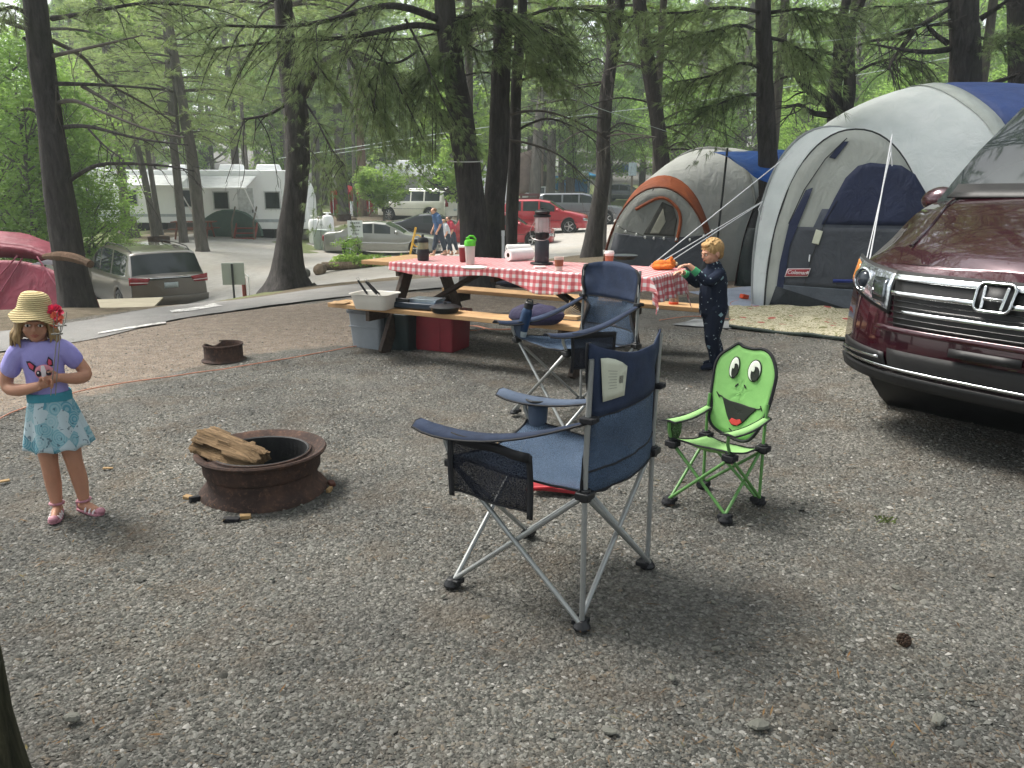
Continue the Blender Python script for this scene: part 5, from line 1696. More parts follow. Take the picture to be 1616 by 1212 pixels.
# ------------------------------------------------------------------ fire rings, wood, cords
RUST = NT('rusty_steel')
_f = RUST.noise(5, 7, .7)
_c = RUST.ramp(_f, [(.3, (.025, .018, .016)), (.5, (.055, .035, .029)), (.62, (.085, .050, .038)), (.78, (.12, .066, .047))])
_c = RUST.mix(RUST.ramp(RUST.noise(40, 4, .7), [(.55, (0, 0, 0)), (.7, (.5, .5, .5))]), _c, (.20, .11, .075))
RUST = RUST.done(RUST.bsdf(_c, .85, .25, .3, RUST.bump(RUST.noise(60, 5, .7), .004, .8)))
SOOT = mat('sooty_steel', '17181b', .7, .4, 5, .003, 40)
fr = thing('fire_ring', 'rusty truck wheel rim used as a fire ring, holding a split log', 'fire ring', (-1.245, 3.83, -.01), .3, scale=.93)
m = MB()
outer = [(.300, 0), (.325, 0), (.337, .012), (.334, .03), (.318, .050), (.293, .075), (.286, .095), (.287, .132), (.297, .140), (.303, .150), (.305, .198), (.313, .220), (.335, .234), (.341, .246), (.334, .255), (.320, .252)]
inner = [(.296, .232), (.276, .222), (.262, .228), (.258, .240), (.250, .240), (.246, .20), (.242, .12), (.240, .02)]
m.lathe(outer + inner, 72, wob=.003)
m.build('outer_rim', RUST, fr, 35)
m = MB(); m.lathe([(.252, .238), (.246, .243), (.239, .238), (.236, .05), (.234, .01), (.15, .012), (.001, .015)], 60); m.build('inner_ring', SOOT, fr, 35)
m = MB(); rd = random.Random(9)
for _ in range(60):
    a = rd.uniform(0, 6.28); r_ = rd.uniform(0, .2); m.ball((r_ * math.cos(a), r_ * math.sin(a), .02 + rd.uniform(0, .03)), (rd.uniform(.012, .035), rd.uniform(.01, .025), rd.uniform(.008, .02)), 6, 4)
tag(m.build('ash', mat('grey_ash', '3a3836', .95, .4, 20), None), 'grey ash and charred bits in the bottom of the fire ring', 'ash', kind='stuff').location = (-1.245, 3.83, 0)
# split log
def split_log(name, lb, L, r, M_, mt, seed=1, cat='log'):
    rd = random.Random(seed)
    n = 40
    rows = []
    for i in range(n + 1):
        t = i / n; row = []
        sh = 1 - .35 * max(0, t - .82) / .18 * rd.random() - .25 * max(0, .1 - t) / .1 * rd.random()
        for k in range(30):
            a = 2 * math.pi * k / 30
            rr = r * (1 if math.sin(a) < .2 else .72) * (1 + .22 * noise.noise(Vector((math.cos(a) * 2.2, math.sin(a) * 2.2, t * 2.0 + seed))) + .15 * noise.noise(Vector((math.cos(a) * 7, math.sin(a) * 7, t * 2.4 + seed))))
            rr += r * .09 * math.copysign(1, math.sin(a * 6 + 2 * noise.noise(Vector((t * 3, a, seed)))))
            row.append(Vector(((t - .5) * L + .03 * noise.noise(Vector((a * 3, 0, seed))) * (abs(t - .5) * 2) ** 4, math.cos(a) * rr * 1.35 * sh, math.sin(a) * rr * .8 * sh)))
        rows.append(row)
    m = MB(); m.grid(rows, closed=True); m.add(rows[0], [tuple(range(30))[::-1]]); m.add(rows[-1], [tuple(range(30))])
    o = m.build(name, mt, None, 50); o.matrix_world = M_
    return tag(o, lb, cat)
t = NT('split_wood'); f = t.noise(5, 8, .75, stretch=(.9, 9, 9), dist=1.0)
c = t.ramp(f, [(.3, srgb('35281b')), (.48, srgb('6f5a40')), (.62, srgb('93795a')), (.78, srgb('4a3828'))])
SPLIT = t.done(t.bsdf(c, .85, 0, .3, t.bump(f, .02, 1)))
dirl = (Matrix.Translation((-1.37, 3.75, .250)) @ Matrix.Rotation(R(-22), 4, 'Z') @ Matrix.Rotation(R(11), 4, 'Y') @ Matrix.Rotation(R(24), 4, 'X'))
split_log('split_log', 'rough split log of yellowish wood lying in the fire ring, sticking out at the left',   .38, .066, dirl, SPLIT, 3)
# scraps of wood round the ring
def scrap(px, py, w, d, h, rz, m_, lb, char=False):
    p = G(px, py); b = MB(); b.box((0, 0, h / 2), (w, d, h), (.05, .08, rz))
    b.v = [tuple(Vector(v) + Vector((noise.noise(Vector(v) * 40), noise.noise(Vector(v) * 37 + Vector((3, 0, 0))), 0)) * .006) for v in b.v]
    o = b.build('wood_scrap', m_, None, bevel=.003); o.location = (p.x, p.y, .008)
    return tag(o, lb, 'wood scrap', 'bits of wood lying round the fire ring')
LW = mat('pale_scrap_wood', '9c8058', .85, .3, 20)
CHR = mat('charred_wood', '15161a', .85, .4, 20, .004, 60)
scrap(388, 821, .05, .028, .02, R(20), LW, 'pale cut end of a stick in front of the fire ring')
scrap(366, 825, .075, .03, .018, R(8), CHR, 'charred black stick lying in front of the fire ring')
scrap(298, 790, .05, .03, .018, R(-20), LW, 'pale block at the left foot of the fire ring')
scrap(308, 795, .05, .025, .03, R(40), CHR, 'dark chip against the left foot of the fire ring')
scrap(520, 778, .02, .045, .02, R(-10), LW, 'light splinter at the right foot of the fire ring')
scrap(524, 768, .03, .05, .02, R(30), mat('reddish_scrap', '5a3427', .8), 'reddish scrap at the right foot of the fire ring')
scrap(171, 742, .055, .02, .008, R(14), LW, 'pale wood sliver on the gravel right of the girl')
scrap(8, 762, .05, .03, .008, R(50), LW, 'tan flake on the gravel at the left edge')
# far fire ring
f2 = G(345, 573)
r2_ = thing('fire_ring', 'small empty rusty fire ring on the dirt, its upper edge broken', 'fire ring', (f2.x, f2.y + .14, -.005))
m = MB(); m.lathe([(.185, 0), (.190, .01), (.170, .02), (.163, .03), (.163, .13), (.168, .138), (.163, .145), (.155, .14), (.152, .03), (.150, 0)], 48)
m.v = [(x, y, z - (.035 * math.exp(-((math.atan2(y, x) - 2.4) / .35) ** 2) if z > .1 else 0)) for x, y, z in m.v]
m.build('rim', RUST, r2_, 35)
m = MB(); m.lathe([(.163, .138), (.172, .142), (.170, .150), (.158, .150)], 48, a0=-2.6, a1=2.1); m.build('lip', RUST, r2_, 35)

# orange extension cords
ORC = mat('orange_cord', 'b47a62', .7, .2, 10)
def cord(pix, lb, r=.0045, dz=.008, m_=ORC, name='extension_cord', jit=0):
    pts = [G(x, y) + Vector((0, 0, dz)) for x, y in pix]
    C = catmull(pts, 7)
    rd = random.Random(3)
    C = [Vector((c.x + .01 * noise.noise(c * 3), c.y + .02 * noise.noise(c * 4), gz(c.x, c.y) + dz + .006 * (1 + noise.noise(c * 3)))) for c in C]
    b = MB(); b.tube(C, r, 6)
    return tag(b.build(name, m_), lb, 'cord')
cord([(-40, 690), (0, 664), (30, 650), (90, 630), (150, 615), (230, 602), (290, 594), (345, 586), (400, 577), (460, 567), (510, 558), (560, 549), (590, 545)], 'thin orange cord running over the dirt past the small fire ring')
cord([(722, 519), (745, 516), (765, 521), (740, 524), (722, 520), (750, 516), (780, 522), (830, 520), (880, 516)], 'tangled orange cord on the ground behind the near bench', .007)
cord([(1040, 507), (1070, 503), (1110, 501), (1150, 505)], 'orange cord stretched over the gravel behind the boy', .005)
cord([(1190, 478), (1178, 490), (1160, 486), (1152, 481), (1160, 477), (1180, 476), (1196, 474), (1204, 462), (1212, 458)], 'loop of orange cord at the left foot of the blue and white tent', .006)
# red thing lying on the gravel behind the near chair
rp = G(900, 783)
rt_ = thing('folded_stool', 'small red-framed folded stool lying on the gravel behind the navy chair', 'stool', (rp.x - .02, rp.y, .02), R(-8))
RDM = mat('red_enamel', 'b0242c', .3, .15)
m = MB()
for a, b_ in (((-.20, .01, .0), (.10, .02, .02)), ((-.18, -.02, .02), (.10, -.01, .045)), ((-.12, .05, .0), (.11, .05, .05)), ((.10, -.02, .0), (.12, .06, .05))):
    m.tube([a, b_], .008, 8)
m.build('frame', RDM, rt_)
m = MB(); m.box((-.04, .03, .012), (.26, .10, .016), (0, .06, 0)); m.build('seat_cloth', mat('dark_red_cloth', '8a1f26', .8), rt_, bevel=.004)
# larger stones and sticks on the near gravel
SRC = [(116, 1140, .028), (430, 918, .016), (1130, 1030, .018), (1480, 1142, .030), (1413, 932, .022), (1197, 1152, .034), (1060, 1075, .02), (962, 1162, .024), (700, 946, .014), (870, 1168, .012), (1530, 1110, .014), (1125, 955, .014), (1078, 944, .014), (1330, 1030, .014), (640, 1080, .013), (560, 1120, .012)]
SM = mat('grey_fieldstone', '66665e', .85, .25, 25, .003, 80)
for i, (px, py, s) in enumerate(SRC):
    p = G(px, py); m = MB()
    m.ball((0, 0, 0), (s * .95, s * .6, s * .35), 9, 6, fn=lambda v, i=i: v * (1 + .35 * noise.noise(v * 1.4 + Vector((i * 3.1, 0, 0)))))
    o = m.build('stone', SM, None, 20); o.location = (p.x, p.y, .012 + s * .15); o.rotation_euler = (.1, .1, i * 1.3)
    tag(o, 'loose flat grey stone on the near gravel, bigger than the gravel round it' if i > 4 else ('angular stone at the lower left beside the mossy trunk', 'small pale stone beside the fire ring side of the gravel', 'pale flat stone right of centre foreground', 'dark wedge-shaped stone at the lower right', 'dark stone standing out on the right of the gravel')[i], 'stone', 'bigger stones on the near gravel')
# pine cone
pc = G(1425, 1018); m = MB()
for k in range(46):
    a = k * 2.4; z = k / 46; r_ = .018 * math.sin(3.14 * (z * .85 + .12)); m.ball((r_ * math.cos(a), z * .05 - .025, r_ * math.sin(a)), (.007, .004, .007), 6, 4)
o = m.build('pine_cone', mat('cone_brown', '3a2a1e', .9)); o.location = (pc.x, pc.y, .02); tag(o, 'small brown pine cone on the gravel at the right', 'pine cone')
# weed tuft
wt = G(1396, 822); m = MB(); rd = random.Random(2)
for k in range(26):
    a = rd.uniform(0, 6.28); l = rd.uniform(.01, .035); b0 = Vector((rd.uniform(-.05, .05), rd.uniform(-.03, .03), 0)); d = Vector((math.cos(a) * l, math.sin(a) * l, l * .6)); s = Vector((-d.y, d.x, 0)).normalized() * .002
    m.add([b0 - s, b0 + s, b0 + d * .6 + Vector((0, 0, .01)), b0 + d], [(0, 1, 2), (0, 2, 3)])
o = m.build('weed', mat('weed_green', '5d6b35', .8)); o.location = (wt.x, wt.y, .005); tag(o, 'tiny green weed growing in the gravel near the van', 'weed')
# fallen needles, twiglets and leaf crumbs
def litter():
    rng = np.random.default_rng(11); N = 9000
    yy = 1.6 + rng.random(N) ** 1.3 * 9; xx = (rng.random(N) * 2 - 1) * (yy * .7 + .4)
    nv = np.array([noise.noise(Vector((a * .8, b * .8, 31))) for a, b in zip(xx, yy)])
    k = rng.random(N) < np.clip(.25 + nv * 1.6, .04, 1); xx = xx[k]; yy = yy[k]; N = len(xx)
    a = rng.random(N) * 6.283; l = .012 + .03 * rng.random(N) ** 2; w = np.where(rng.random(N) < .10, .0032, .001)
    z = gzn(xx, yy) + .016 + .008 * rng.random(N) + np.array([noise.noise(Vector((p * .9, q * .9, 0))) * .022 for p, q in zip(xx, yy)])
    d = np.stack([np.cos(a), np.sin(a), (rng.random(N) - .5) * .3], -1) * l[:, None]; s = np.stack([-np.sin(a), np.cos(a), np.zeros(N)], -1) * w[:, None]
    c = np.stack([xx, yy, z], -1); co = np.stack([c - d - s * .3, c + s, c + d + s * .3, c - s], 1).reshape(-1, 3)
    t = NT('dry_litter'); m = t.done(t.bsdf(t.ramp(t.attr('tone').outputs['Fac'], [(0, srgb('3a2c20')), (.6, srgb('6d5236')), (.9, srgb('6c583c')), (1, srgb('5f5f3a'))]), .9, 0, .2))
    o = bpy.data.objects.new('needle_litter', tri_mesh('needle_litter', co, np.arange(len(co)).reshape(-1, 4), np.repeat(rng.random(N), 4), m)); COL.objects.link(o)
    tag(o, 'fallen brown needles and leaf crumbs scattered on the gravel', 'litter', kind='stuff')
litter()
# ------------------------------------------------------------------ vehicles
def paint(name, col, metal=.35, rough=.32):
    t = NT(name); c = srgb(col)
    f = t.noise(2.5, 5, .6)
    cc = t.ramp(f, [(.3, tuple(x * .88 for x in c)), (.7, c)])
    t.bs = t.bsdf(cc, rough, metal, .5, None, 1.0)
    return t.done(t.bs)
def auto_glass():
    t = NT('tinted_glass')
    c = t.ramp(t.noise(1.5, 3, .5), [(.3, (.010, .014, .015)), (.7, (.03, .038, .038))])
    return t.done(t.bsdf(c, .04, 0, .45))
AGL = auto_glass()
RUB = mat('tyre_rubber', '1a1a1b', .9, .25, 20, .002, 60)
CHROME = mat('chrome', 'cfd2d4', .12, .05, 4, metal=1)
ALLOY = mat('alloy_wheel', 'b2b4b5', .3, .1, 6, metal=.8)
LAMP = mat('headlamp_lens', (.42, .45, .48), .06, .6, 16, metal=.8)
REDL = mat('red_lamp_lens', '8a1520', .12, .3, 14)
DARKP = mat('dark_trim_plastic', '0c0c0e', .55, .3, 12)
PLATE = mat('number_plate', 'a9b4b4', .5, .15, 30)
def interp(tab, x):
    return float(np.interp(x, [a for a, b in tab], [b for a, b in tab]))
class Car:
    def __init__(s, name, label, loc, rz, S, pm, scale=1.0, cat='car', group=None):
        s.S = S; s.pm = pm
        s.root = thing(name, label, cat, loc, rz, group, scale)
        s.L, s.W = S['L'], S['W']
        s.body()
        for i, wx in enumerate(S['wh']):
            for sd_ in (-1, 1):
                s.wheel(wx, sd_)
    # local: x back from the nose, shifted so the middle sits at 0; y across; z up
    def warp(s, x, y, z):
        S = s.S; hw = s.W / 2
        f = 1 - sstep(0, 1.0, x); r = sstep(s.L - .8, s.L, x)
        k = min(1.15, abs(y) / hw)
        x = x + (S['kf'] * k ** 3.2 + interp(S['nose'], z)) * f - (S['kr'] * k ** 4 + interp(S['tail'], z)) * r
        return Vector((x - s.L / 2, y, z))
    def ring(s, x):
        S = s.S
        zt = interp(S['top'], x); zb = min(interp(S['belt'], x), zt - .03)
        w = s.W / 2 * interp(S['plan'], x)
        h = zt - zb; k = min(1, h / .25)
        we = w - .07 - S.get('tumble', .20) * max(0, h - .06)
        z0 = S['sill']
        pts = [(w - .06, z0), (w - .008, z0 + .13), (w, lerp(z0, zb, .5)), (w - .012, zb - .12), (w - .026, zb - .02), (w - .035 - .01 * k, zb + .03 * k),
               (we + .022, zt - .075 * k), (we - .005, zt - .022), (we * .8, zt + .006), (we * .45, zt + .018), (0, zt + .024)]
        az = 0
        for wx in S['wh']:
            d = abs(x - wx); r_ = S['wr'] + .065
            if d < r_:
                az = S['wr'] + math.sqrt(r_ * r_ - d * d)
        if az:
            pts = [(a, max(b, az + .012 * i)) if i < 5 else (a, b) for i, (a, b) in enumerate(pts)]
        return pts
    def body(s):
        S = s.S
        xs = set(np.round(np.linspace(0, s.L, int(s.L / .09)), 3))
        for wx in S['wh']:
            r_ = S['wr'] + .065
            for a in np.linspace(-1, 1, 17):
                xs.add(round(wx + r_ * math.sin(a * 1.57), 3))
            xs.add(round(wx - r_ - .004, 3)); xs.add(round(wx + r_ + .004, 3))
        for v in S['ws'] + S['rw']:
            xs.add(v)
        for a, b in S['win']:
            xs.add(a); xs.add(b)
        xs = sorted(x for x in xs if 0 <= x <= s.L)
        B = MB(); SW = {}; WS = MB(); RW = MB()
        rings = [s.ring(x) for x in xs]
        for i in range(len(xs) - 1):
            xm = (xs[i] + xs[i + 1]) / 2
            for sg in (-1, 1):
                for j in range(10):
                    q = [s.warp(xs[i], sg * rings[i][j][0], rings[i][j][1]), s.warp(xs[i], sg * rings[i][j + 1][0], rings[i][j + 1][1]),
                         s.warp(xs[i + 1], sg * rings[i + 1][j + 1][0], rings[i + 1][j + 1][1]), s.warp(xs[i + 1], sg * rings[i + 1][j][0], rings[i + 1][j][1])]
                    f = [(0, 1, 2, 3)] if sg < 0 else [(3, 2, 1, 0)]
                    tgt = B
                    if j >= 7 and S['ws'][0] <= xm <= S['ws'][1]:
                        tgt = WS
                    elif j >= 7 and S['rw'][0] <= xm <= S['rw'][1]:
                        tgt = RW
                    elif j == 5:
                        for n_, (a, b) in enumerate(S['win']):
                            if a <= xm <= b:
                                tgt = SW.setdefault((n_, sg), MB())
                    tgt.add(q, f)
        for e, r_ in ((0, rings[0]), (s.L, rings[-1])):
            rows = []
            for (y, z) in r_:
                rows.append([s.warp(e, lerp(-y, y, k / 12), z + (.0 if y > 0 else 0)) for k in range(13)])
            B.grid(rows)
        fin = lambda o: (o.modifiers.new('weld', 'WELD').__setattr__('merge_threshold', .0008), o)[1]
        s.bd = fin(B.build('body', s.pm, s.root, 32))
        gl = S.get('glass', AGL)
        fin(WS.build('windshield', gl, s.root, 40)); fin(RW.build('rear_window', gl, s.root, 40))
        for k in SW:
            fin(SW[k].build('side_window', gl, s.root, 40))
        u = MB(); u.box((0, 0, S['sill'] + .12), (s.L * .90, s.W * .60, .22)); u.build('underbody', DARKP, s.root)
        for wx in S['wh']:
            a = MB(); a.tube([Vector((wx - s.L / 2, -s.W / 2 + .10, S['wr'] + .02)), Vector((wx - s.L / 2, s.W / 2 - .10, S['wr'] + .02))], S['wr'] + .07, 20); a.build('wheel_arch', DARKP, s.root)
    def wheel(s, wx, sg):
        r = s.S['wr']; yy = sg * (s.W / 2 - .105)
        M_ = Matrix.Translation((wx - s.L / 2, yy, r)) @ Matrix.Rotation(R(90) * -sg, 4, 'X')
        m = MB(); m.lathe([(r * .64, -.10), (r * .93, -.105), (r, -.07), (r, .07), (r * .94, .098), (r * .72, .104), (r * .66, .085)], 28, M_); w = m.build('wheel', RUB, s.root, 30)
        m = MB(); m.lathe([(r * .70, .088), (r * .67, .092), (r * .62, .060), (r * .60, .02)], 28, M_); m.lathe([(.001, .075), (r * .13, .075), (r * .16, .05)], 14, M_)
        n = s.S.get('spokes', 5)
        for k in range(n):
            a = 2 * math.pi * k / n; c = Matrix.Rotation(a, 4, 'Z')
            q = MB(); q.box((r * .38, 0, .055), (r * .56, r * (.75 / n), .03)); q.xf(M_ @ c); m.add(q.v, q.f)
        m.build('rim', s.S.get('rim', ALLOY), w, 30)
        m = MB(); m.lathe([(.001, .0), (r * .62, .0)], 20, M_); m.build('brake_disc', DARKP, w)
    def patch(s, name, end, q, m, off=.012, thick=.008, n=10, k=4, parent=None, bevel=0):
        """four (y, z) corners on the nose (end=0) or tail (end=1)"""
        x = -off if end == 0 else s.L + off
        rows = []
        for i in range(k + 1):
            v = i / k; row = []
            for j in range(n + 1):
                u = j / n
                y = lerp(lerp(q[0][0], q[1][0], u), lerp(q[3][0], q[2][0], u), v); z = lerp(lerp(q[0][1], q[1][1], u), lerp(q[3][1], q[2][1], u), v)
                row.append(s.warp(0 if end == 0 else s.L, y, z) + Vector((x if end == 0 else off, 0, 0)))
            rows.append(row)
        mb = MB(); mb.grid(rows)
        return mb.build(name, m, parent or s.root, 40, solid=thick, bevel=bevel)
    def mirror(s, x, z, m=None):
        for sg in (-1, 1):
            y = sg * (s.W / 2 * interp(s.S['plan'], x) + .02)
            mb = MB(); mb.ball(Vector((x - s.L / 2, y + sg * .08, z)), (.085, .13, .085), 18, 12, fn=lambda v: Vector((v.x, v.y, max(-.62, v.z)) if v.z < 0 else (v.x, v.y * (1 - .12 * v.z), v.z)))
            o = mb.build('door_mirror', m or s.pm, s.root)
            g = MB(); g.box((x - s.L / 2 + .06, y + sg * .09, z), (.03, .19, .12)); g.box((x - s.L / 2, y, z - .05), (.06, .09, .05)); g.build('mirror_glass', DARKP, o, bevel=.01)
    def side_strip(s, name, x0, x1, j, m, off=.006, h=.02, dz=0, sides=(-1, 1)):
        for sg in sides:
            rows = []
            for x in np.linspace(x0, x1, 24):
                r_ = s.ring(x); y, z = r_[j]
                rows.append([s.warp(x, sg * (y + off), z + dz - h / 2), s.warp(x, sg * (y + off), z + dz + h / 2)])
            mb = MB(); mb.grid(rows); mb.build(name, m, s.root, solid=.006)
    def rails(s, x0, x1, m):
        for sg in (-1, 1):
            pts = []
            for i, x in enumerate(np.linspace(x0, x1, 12)):
                r_ = s.ring(x); pts.append(s.warp(x, sg * (r_[7][0] - .07), r_[8][1] + (.05 if 0 < i < 11 else .0)))
            mb = MB(); mb.tube(pts, .016, 6); mb.build('roof_rail', m, s.root)
NZ = [(0, .10), (.25, .05), (.45, 0), (.7, .02), (.95, .12), (1.3, .12)]
VAN = dict(L=5.15, W=2.0, wh=(.98, 3.98), wr=.345, sill=.20, kf=.42, kr=.16, ws=[1.10, 1.98], rw=[4.72, 5.04], win=[(1.62, 2.22), (2.30, 3.30), (3.42, 4.55)],
    top=[(0, .90), (.12, .97), (.35, 1.035), (.7, 1.10), (1.10, 1.17), (1.55, 1.44), (1.98, 1.64), (2.5, 1.72), (3.6, 1.73), (4.4, 1.69), (4.70, 1.64), (5.04, 1.14), (5.15, 1.0)],
    belt=[(0, .78), (.4, .88), (1.10, .99), (3.3, 1.02), (4.0, 1.05), (5.15, 1.10)], plan=[(0, .95), (.5, .985), (1.2, 1), (4.2, 1), (5.15, .93)],
    nose=[(0, .14), (.22, .06), (.45, 0), (.62, .02), (.80, .04), (.95, .12), (1.2, .2)], tail=[(0, .16), (.35, .03), (.55, 0), (.75, .03), (1.1, .02), (1.3, 0)])
SEDAN = dict(L=5.25, W=1.86, wh=(.98, 3.88), wr=.335, sill=.20, kf=.22, kr=.20, ws=[1.55, 2.35], rw=[3.75, 4.35], win=[(2.15, 2.85), (2.93, 3.75)],
    top=[(0, .70), (.15, .78), (.7, .87), (1.5, .96), (1.95, 1.22), (2.35, 1.39), (2.9, 1.45), (3.4, 1.43), (3.8, 1.36), (4.35, 1.06), (5.1, 1.01), (5.25, .90)],
    belt=[(0, .62), (1.5, .90), (4.3, .98), (5.25, .88)], plan=[(0, .92), (.6, 1), (4.6, 1), (5.25, .92)],
    nose=[(0, .10), (.3, 0), (.6, 0), (.9, .08)], tail=[(0, .10), (.4, 0), (.9, .04), (1.1, .1)])
COUPE = dict(SEDAN, L=4.8, wh=(.95, 3.70), ws=[1.5, 2.2], rw=[3.2, 4.1], win=[(2.0, 3.0)],
    top=[(0, .66), (.2, .76), (.8, .88), (1.5, .97), (2.2, 1.34), (2.7, 1.40), (3.2, 1.36), (4.1, 1.08), (4.7, 1.03), (4.8, .92)], belt=[(0, .58), (1.5, .90), (4.1, 1.0), (4.8, .9)])
SUV = dict(L=5.14, W=2.0, wh=(.98, 3.93), wr=.41, sill=.36, kf=.18, kr=.12, ws=[1.45, 1.95], rw=[4.88, 5.05], win=[(1.80, 2.55), (2.63, 3.5), (3.6, 4.7)],
    top=[(0, 1.02), (.12, 1.12), (1.45, 1.22), (1.95, 1.78), (2.4, 1.88), (4.6, 1.86), (4.88, 1.78), (5.05, 1.30), (5.14, 1.18)], belt=[(0, .95), (1.45, 1.18), (5.14, 1.22)], plan=[(0, .95), (.5, 1), (4.8, 1), (5.14, .95)],
    nose=[(0, .06), (.4, 0), (1.2, .05)], tail=[(0, .06), (.4, 0), (1.2, .02)], tumble=.16)
CROSS = dict(L=4.65, W=1.84, wh=(.95, 3.65), wr=.365, sill=.28, kf=.30, kr=.16, ws=[1.25, 1.95], rw=[4.2, 4.5], win=[(1.7, 2.45), (2.53, 3.3), (3.4, 4.05)],
    top=[(0, .85), (.15, .95), (.7, 1.05), (1.25, 1.14), (1.95, 1.58), (2.5, 1.67), (3.6, 1.66), (4.2, 1.56), (4.5, 1.15), (4.65, 1.0)], belt=[(0, .75), (1.25, 1.05), (3.3, 1.08), (4.65, 1.15)], plan=[(0, .93), (.5, 1), (4.2, 1), (4.65, .93)],
    nose=[(0, .1), (.35, 0), (.7, .02), (1.1, .12)], tail=[(0, .1), (.4, 0), (1.1, .03)])
HATCH = dict(CROSS, sill=.2, wr=.32, top=[(x, z - .16) for x, z in CROSS['top']], belt=[(x, z - .14) for x, z in CROSS['belt']])

# ---- burgundy van at the right, nose towards the camera
TH = R(56)
D_ = 3.86
e_ = Vector((.597 * D_, D_, 0))
bdir = Vector((math.sin(TH), math.cos(TH), 0))
scv = 1.08
MAR = paint('burgundy_metallic', '3a0f1d', .45, .2)
hv = dict(VAN, spokes=10, sill=.33, top=[(0, .90), (.12, .98), (.35, 1.055), (.7, 1.13), (1.06, 1.22), (1.40, 1.52), (1.78, 1.78), (2.4, 1.87), (3.6, 1.86), (4.4, 1.72), (4.70, 1.64), (5.04, 1.14), (5.15, 1.0)], ws=[1.06, 1.78], tumble=.13)
cc = e_ + bdir * (hv['L'] / 2 * scv)
V = Car('minivan', 'burgundy minivan at the right edge, its chromed nose towards the camera', (cc.x, cc.y, .09), math.atan2(bdir.y, bdir.x), hv, MAR, scv, 'minivan')
# the nose: local -y side is on the picture's right; +y side is ... mirrored symmetric parts
V.patch('grille', 0, [(-.53, .88), (.53, .88), (.48, .60), (-.48, .60)], DARKP, .010, .01, 16, 5)
for z0, z1, yy in ((.868, .838, .53), (.790, .765, .52)):
    V.patch('grille_bar', 0, [(-yy, z0), (yy, z0), (yy - .01, z1), (-yy + .01, z1)], CHROME, .030, .02, 22, 2, bevel=.006)
V.patch('grille_bar', 0, [(-.44, .70), (.44, .70), (.43, .682), (-.43, .682)], CHROME, .026, .015, 16, 1, bevel=.004)
for k in range(5):
    V.patch('grille_slat', 0, [(-.52, .745 - k * .028), (.52, .745 - k * .028), (.51, .738 - k * .028), (-.51, .738 - k * .028)], mat('gloss_black', '16171a', .2, .1), .018, .008, 16, 1)
# chrome emblem: rounded frame round a wide-footed letter
em = MB()
def EP(y, z, o=.055):
    return V.warp(0, y, z) + Vector((-o, 0, 0))
fr_ = []
for cy, cz, a0 in ((.052, .035, 0), (-.052, .035, 90), (-.048, -.035, 180), (.048, -.035, 270)):
    for i in range(5):
        a = R(a0 + 22.5 * i); fr_.append(EP(cy + .030 * math.cos(a), .812 + cz + .026 * math.sin(a)))
em.tube(fr_, .0075, 8, closed=True)
for sg in (-1, 1):
    em.beam(EP(sg * .050, .812 + .048), EP(sg * .042, .812 - .050), .014, .012, (1, 0, 0))
em.beam(EP(-.042, .806), EP(.042, .806), .014, .012, (1, 0, 0))
eo_ = em.build('emblem', CHROME, V.root, bevel=.003)
m = MB(); m.grid([[EP(y, z, .046) for y in (-.075, 0, .075)] for z in (.755, .812, .869)]); m.build('badge_plate', DARKP, eo_, solid=.004)
for sg in (-1, 1):
    hl = V.patch('headlight', 0, [(sg * .965, .905), (sg * .54, .865), (sg * .54, .685), (sg * .93, .775)], LAMP, .010, .012, 16, 8, bevel=.004)
    V.patch('headlight_surround', 0, [(sg * .975, .918), (sg * .53, .878), (sg * .53, .665), (sg * .94, .76)], DARKP, .002, .012, 16, 8)
    c = V.warp(0, sg * .765, .81) + Vector((-.022, 0, 0))
    ax = (V.warp(0, sg * .765, .81) - V.warp(.3, sg * .70, .80)).normalized()
    M_ = Matrix.Translation(c) @ ax.to_track_quat('Z', 'Y').to_matrix().to_4x4()
    m = MB(); m.lathe([(.062, -.01), (.066, .012), (.058, .014), (.050, .0)], 24, M_); m.build('lamp_ring', CHROME, hl)
    m = MB(); m.ball((0, 0, 0), (.046, .046, .024), 18, 10, M=M_.to_3x3()); o = m.build('projector_lens', mat('dark_lens', '2a3038', .04, .1), hl); o.location = M_.translation
    V.patch('inner_reflector', 0, [(sg * .68, .84), (sg * .57, .84), (sg * .57, .72), (sg * .66, .73)], mat('lamp_reflector', '70757a', .12, .4, 30, metal=.9), .020, .004, 6, 4, hl)
    V.patch('turn_lamp', 0, [(sg * .96, .895), (sg * .89, .885), (sg * .87, .775), (sg * .93, .785)], mat('amber_lamp', 'c07a38', .15, .2, 30), .020, .004, 6, 6, hl)
    V.patch('fog_recess', 0, [(sg * .90, .485), (sg * .52, .475), (sg * .50, .395), (sg * .86, .385)], DARKP, .006, .006, 10, 4)
    V.patch('fog_trim', 0, [(sg * .90, .44), (sg * .54, .455), (sg * .54, .443), (sg * .90, .428)], CHROME, .022, .010, 12, 1)
V.patch('fog_trim', 0, [(-.92, .415), (.92, .415), (.92, .403), (-.92, .403)], CHROME, .024, .010, 34, 1)
V.patch('bumper_line', 0, [(-.58, .615), (.58, .615), (.60, .585), (-.60, .585)], MAR, .022, .02, 22, 2, bevel=.006)
V.patch('lower_intake', 0, [(-.50, .50), (.50, .50), (.48, .39), (-.48, .39)], mat('black_mesh_plastic', '08080a', .7, .5, 60), .008, .006, 16, 4)
V.patch('lower_lip', 0, [(-.94, .38), (.94, .38), (.90, .325), (-.90, .325)], DARKP, .004, .03, 30, 3)
V.patch('plate_holder', 0, [(-.16, .56), (.16, .56), (.16, .52), (-.16, .52)], DARKP, .03, .012, 4, 1)
V.mirror(1.48, 1.20)
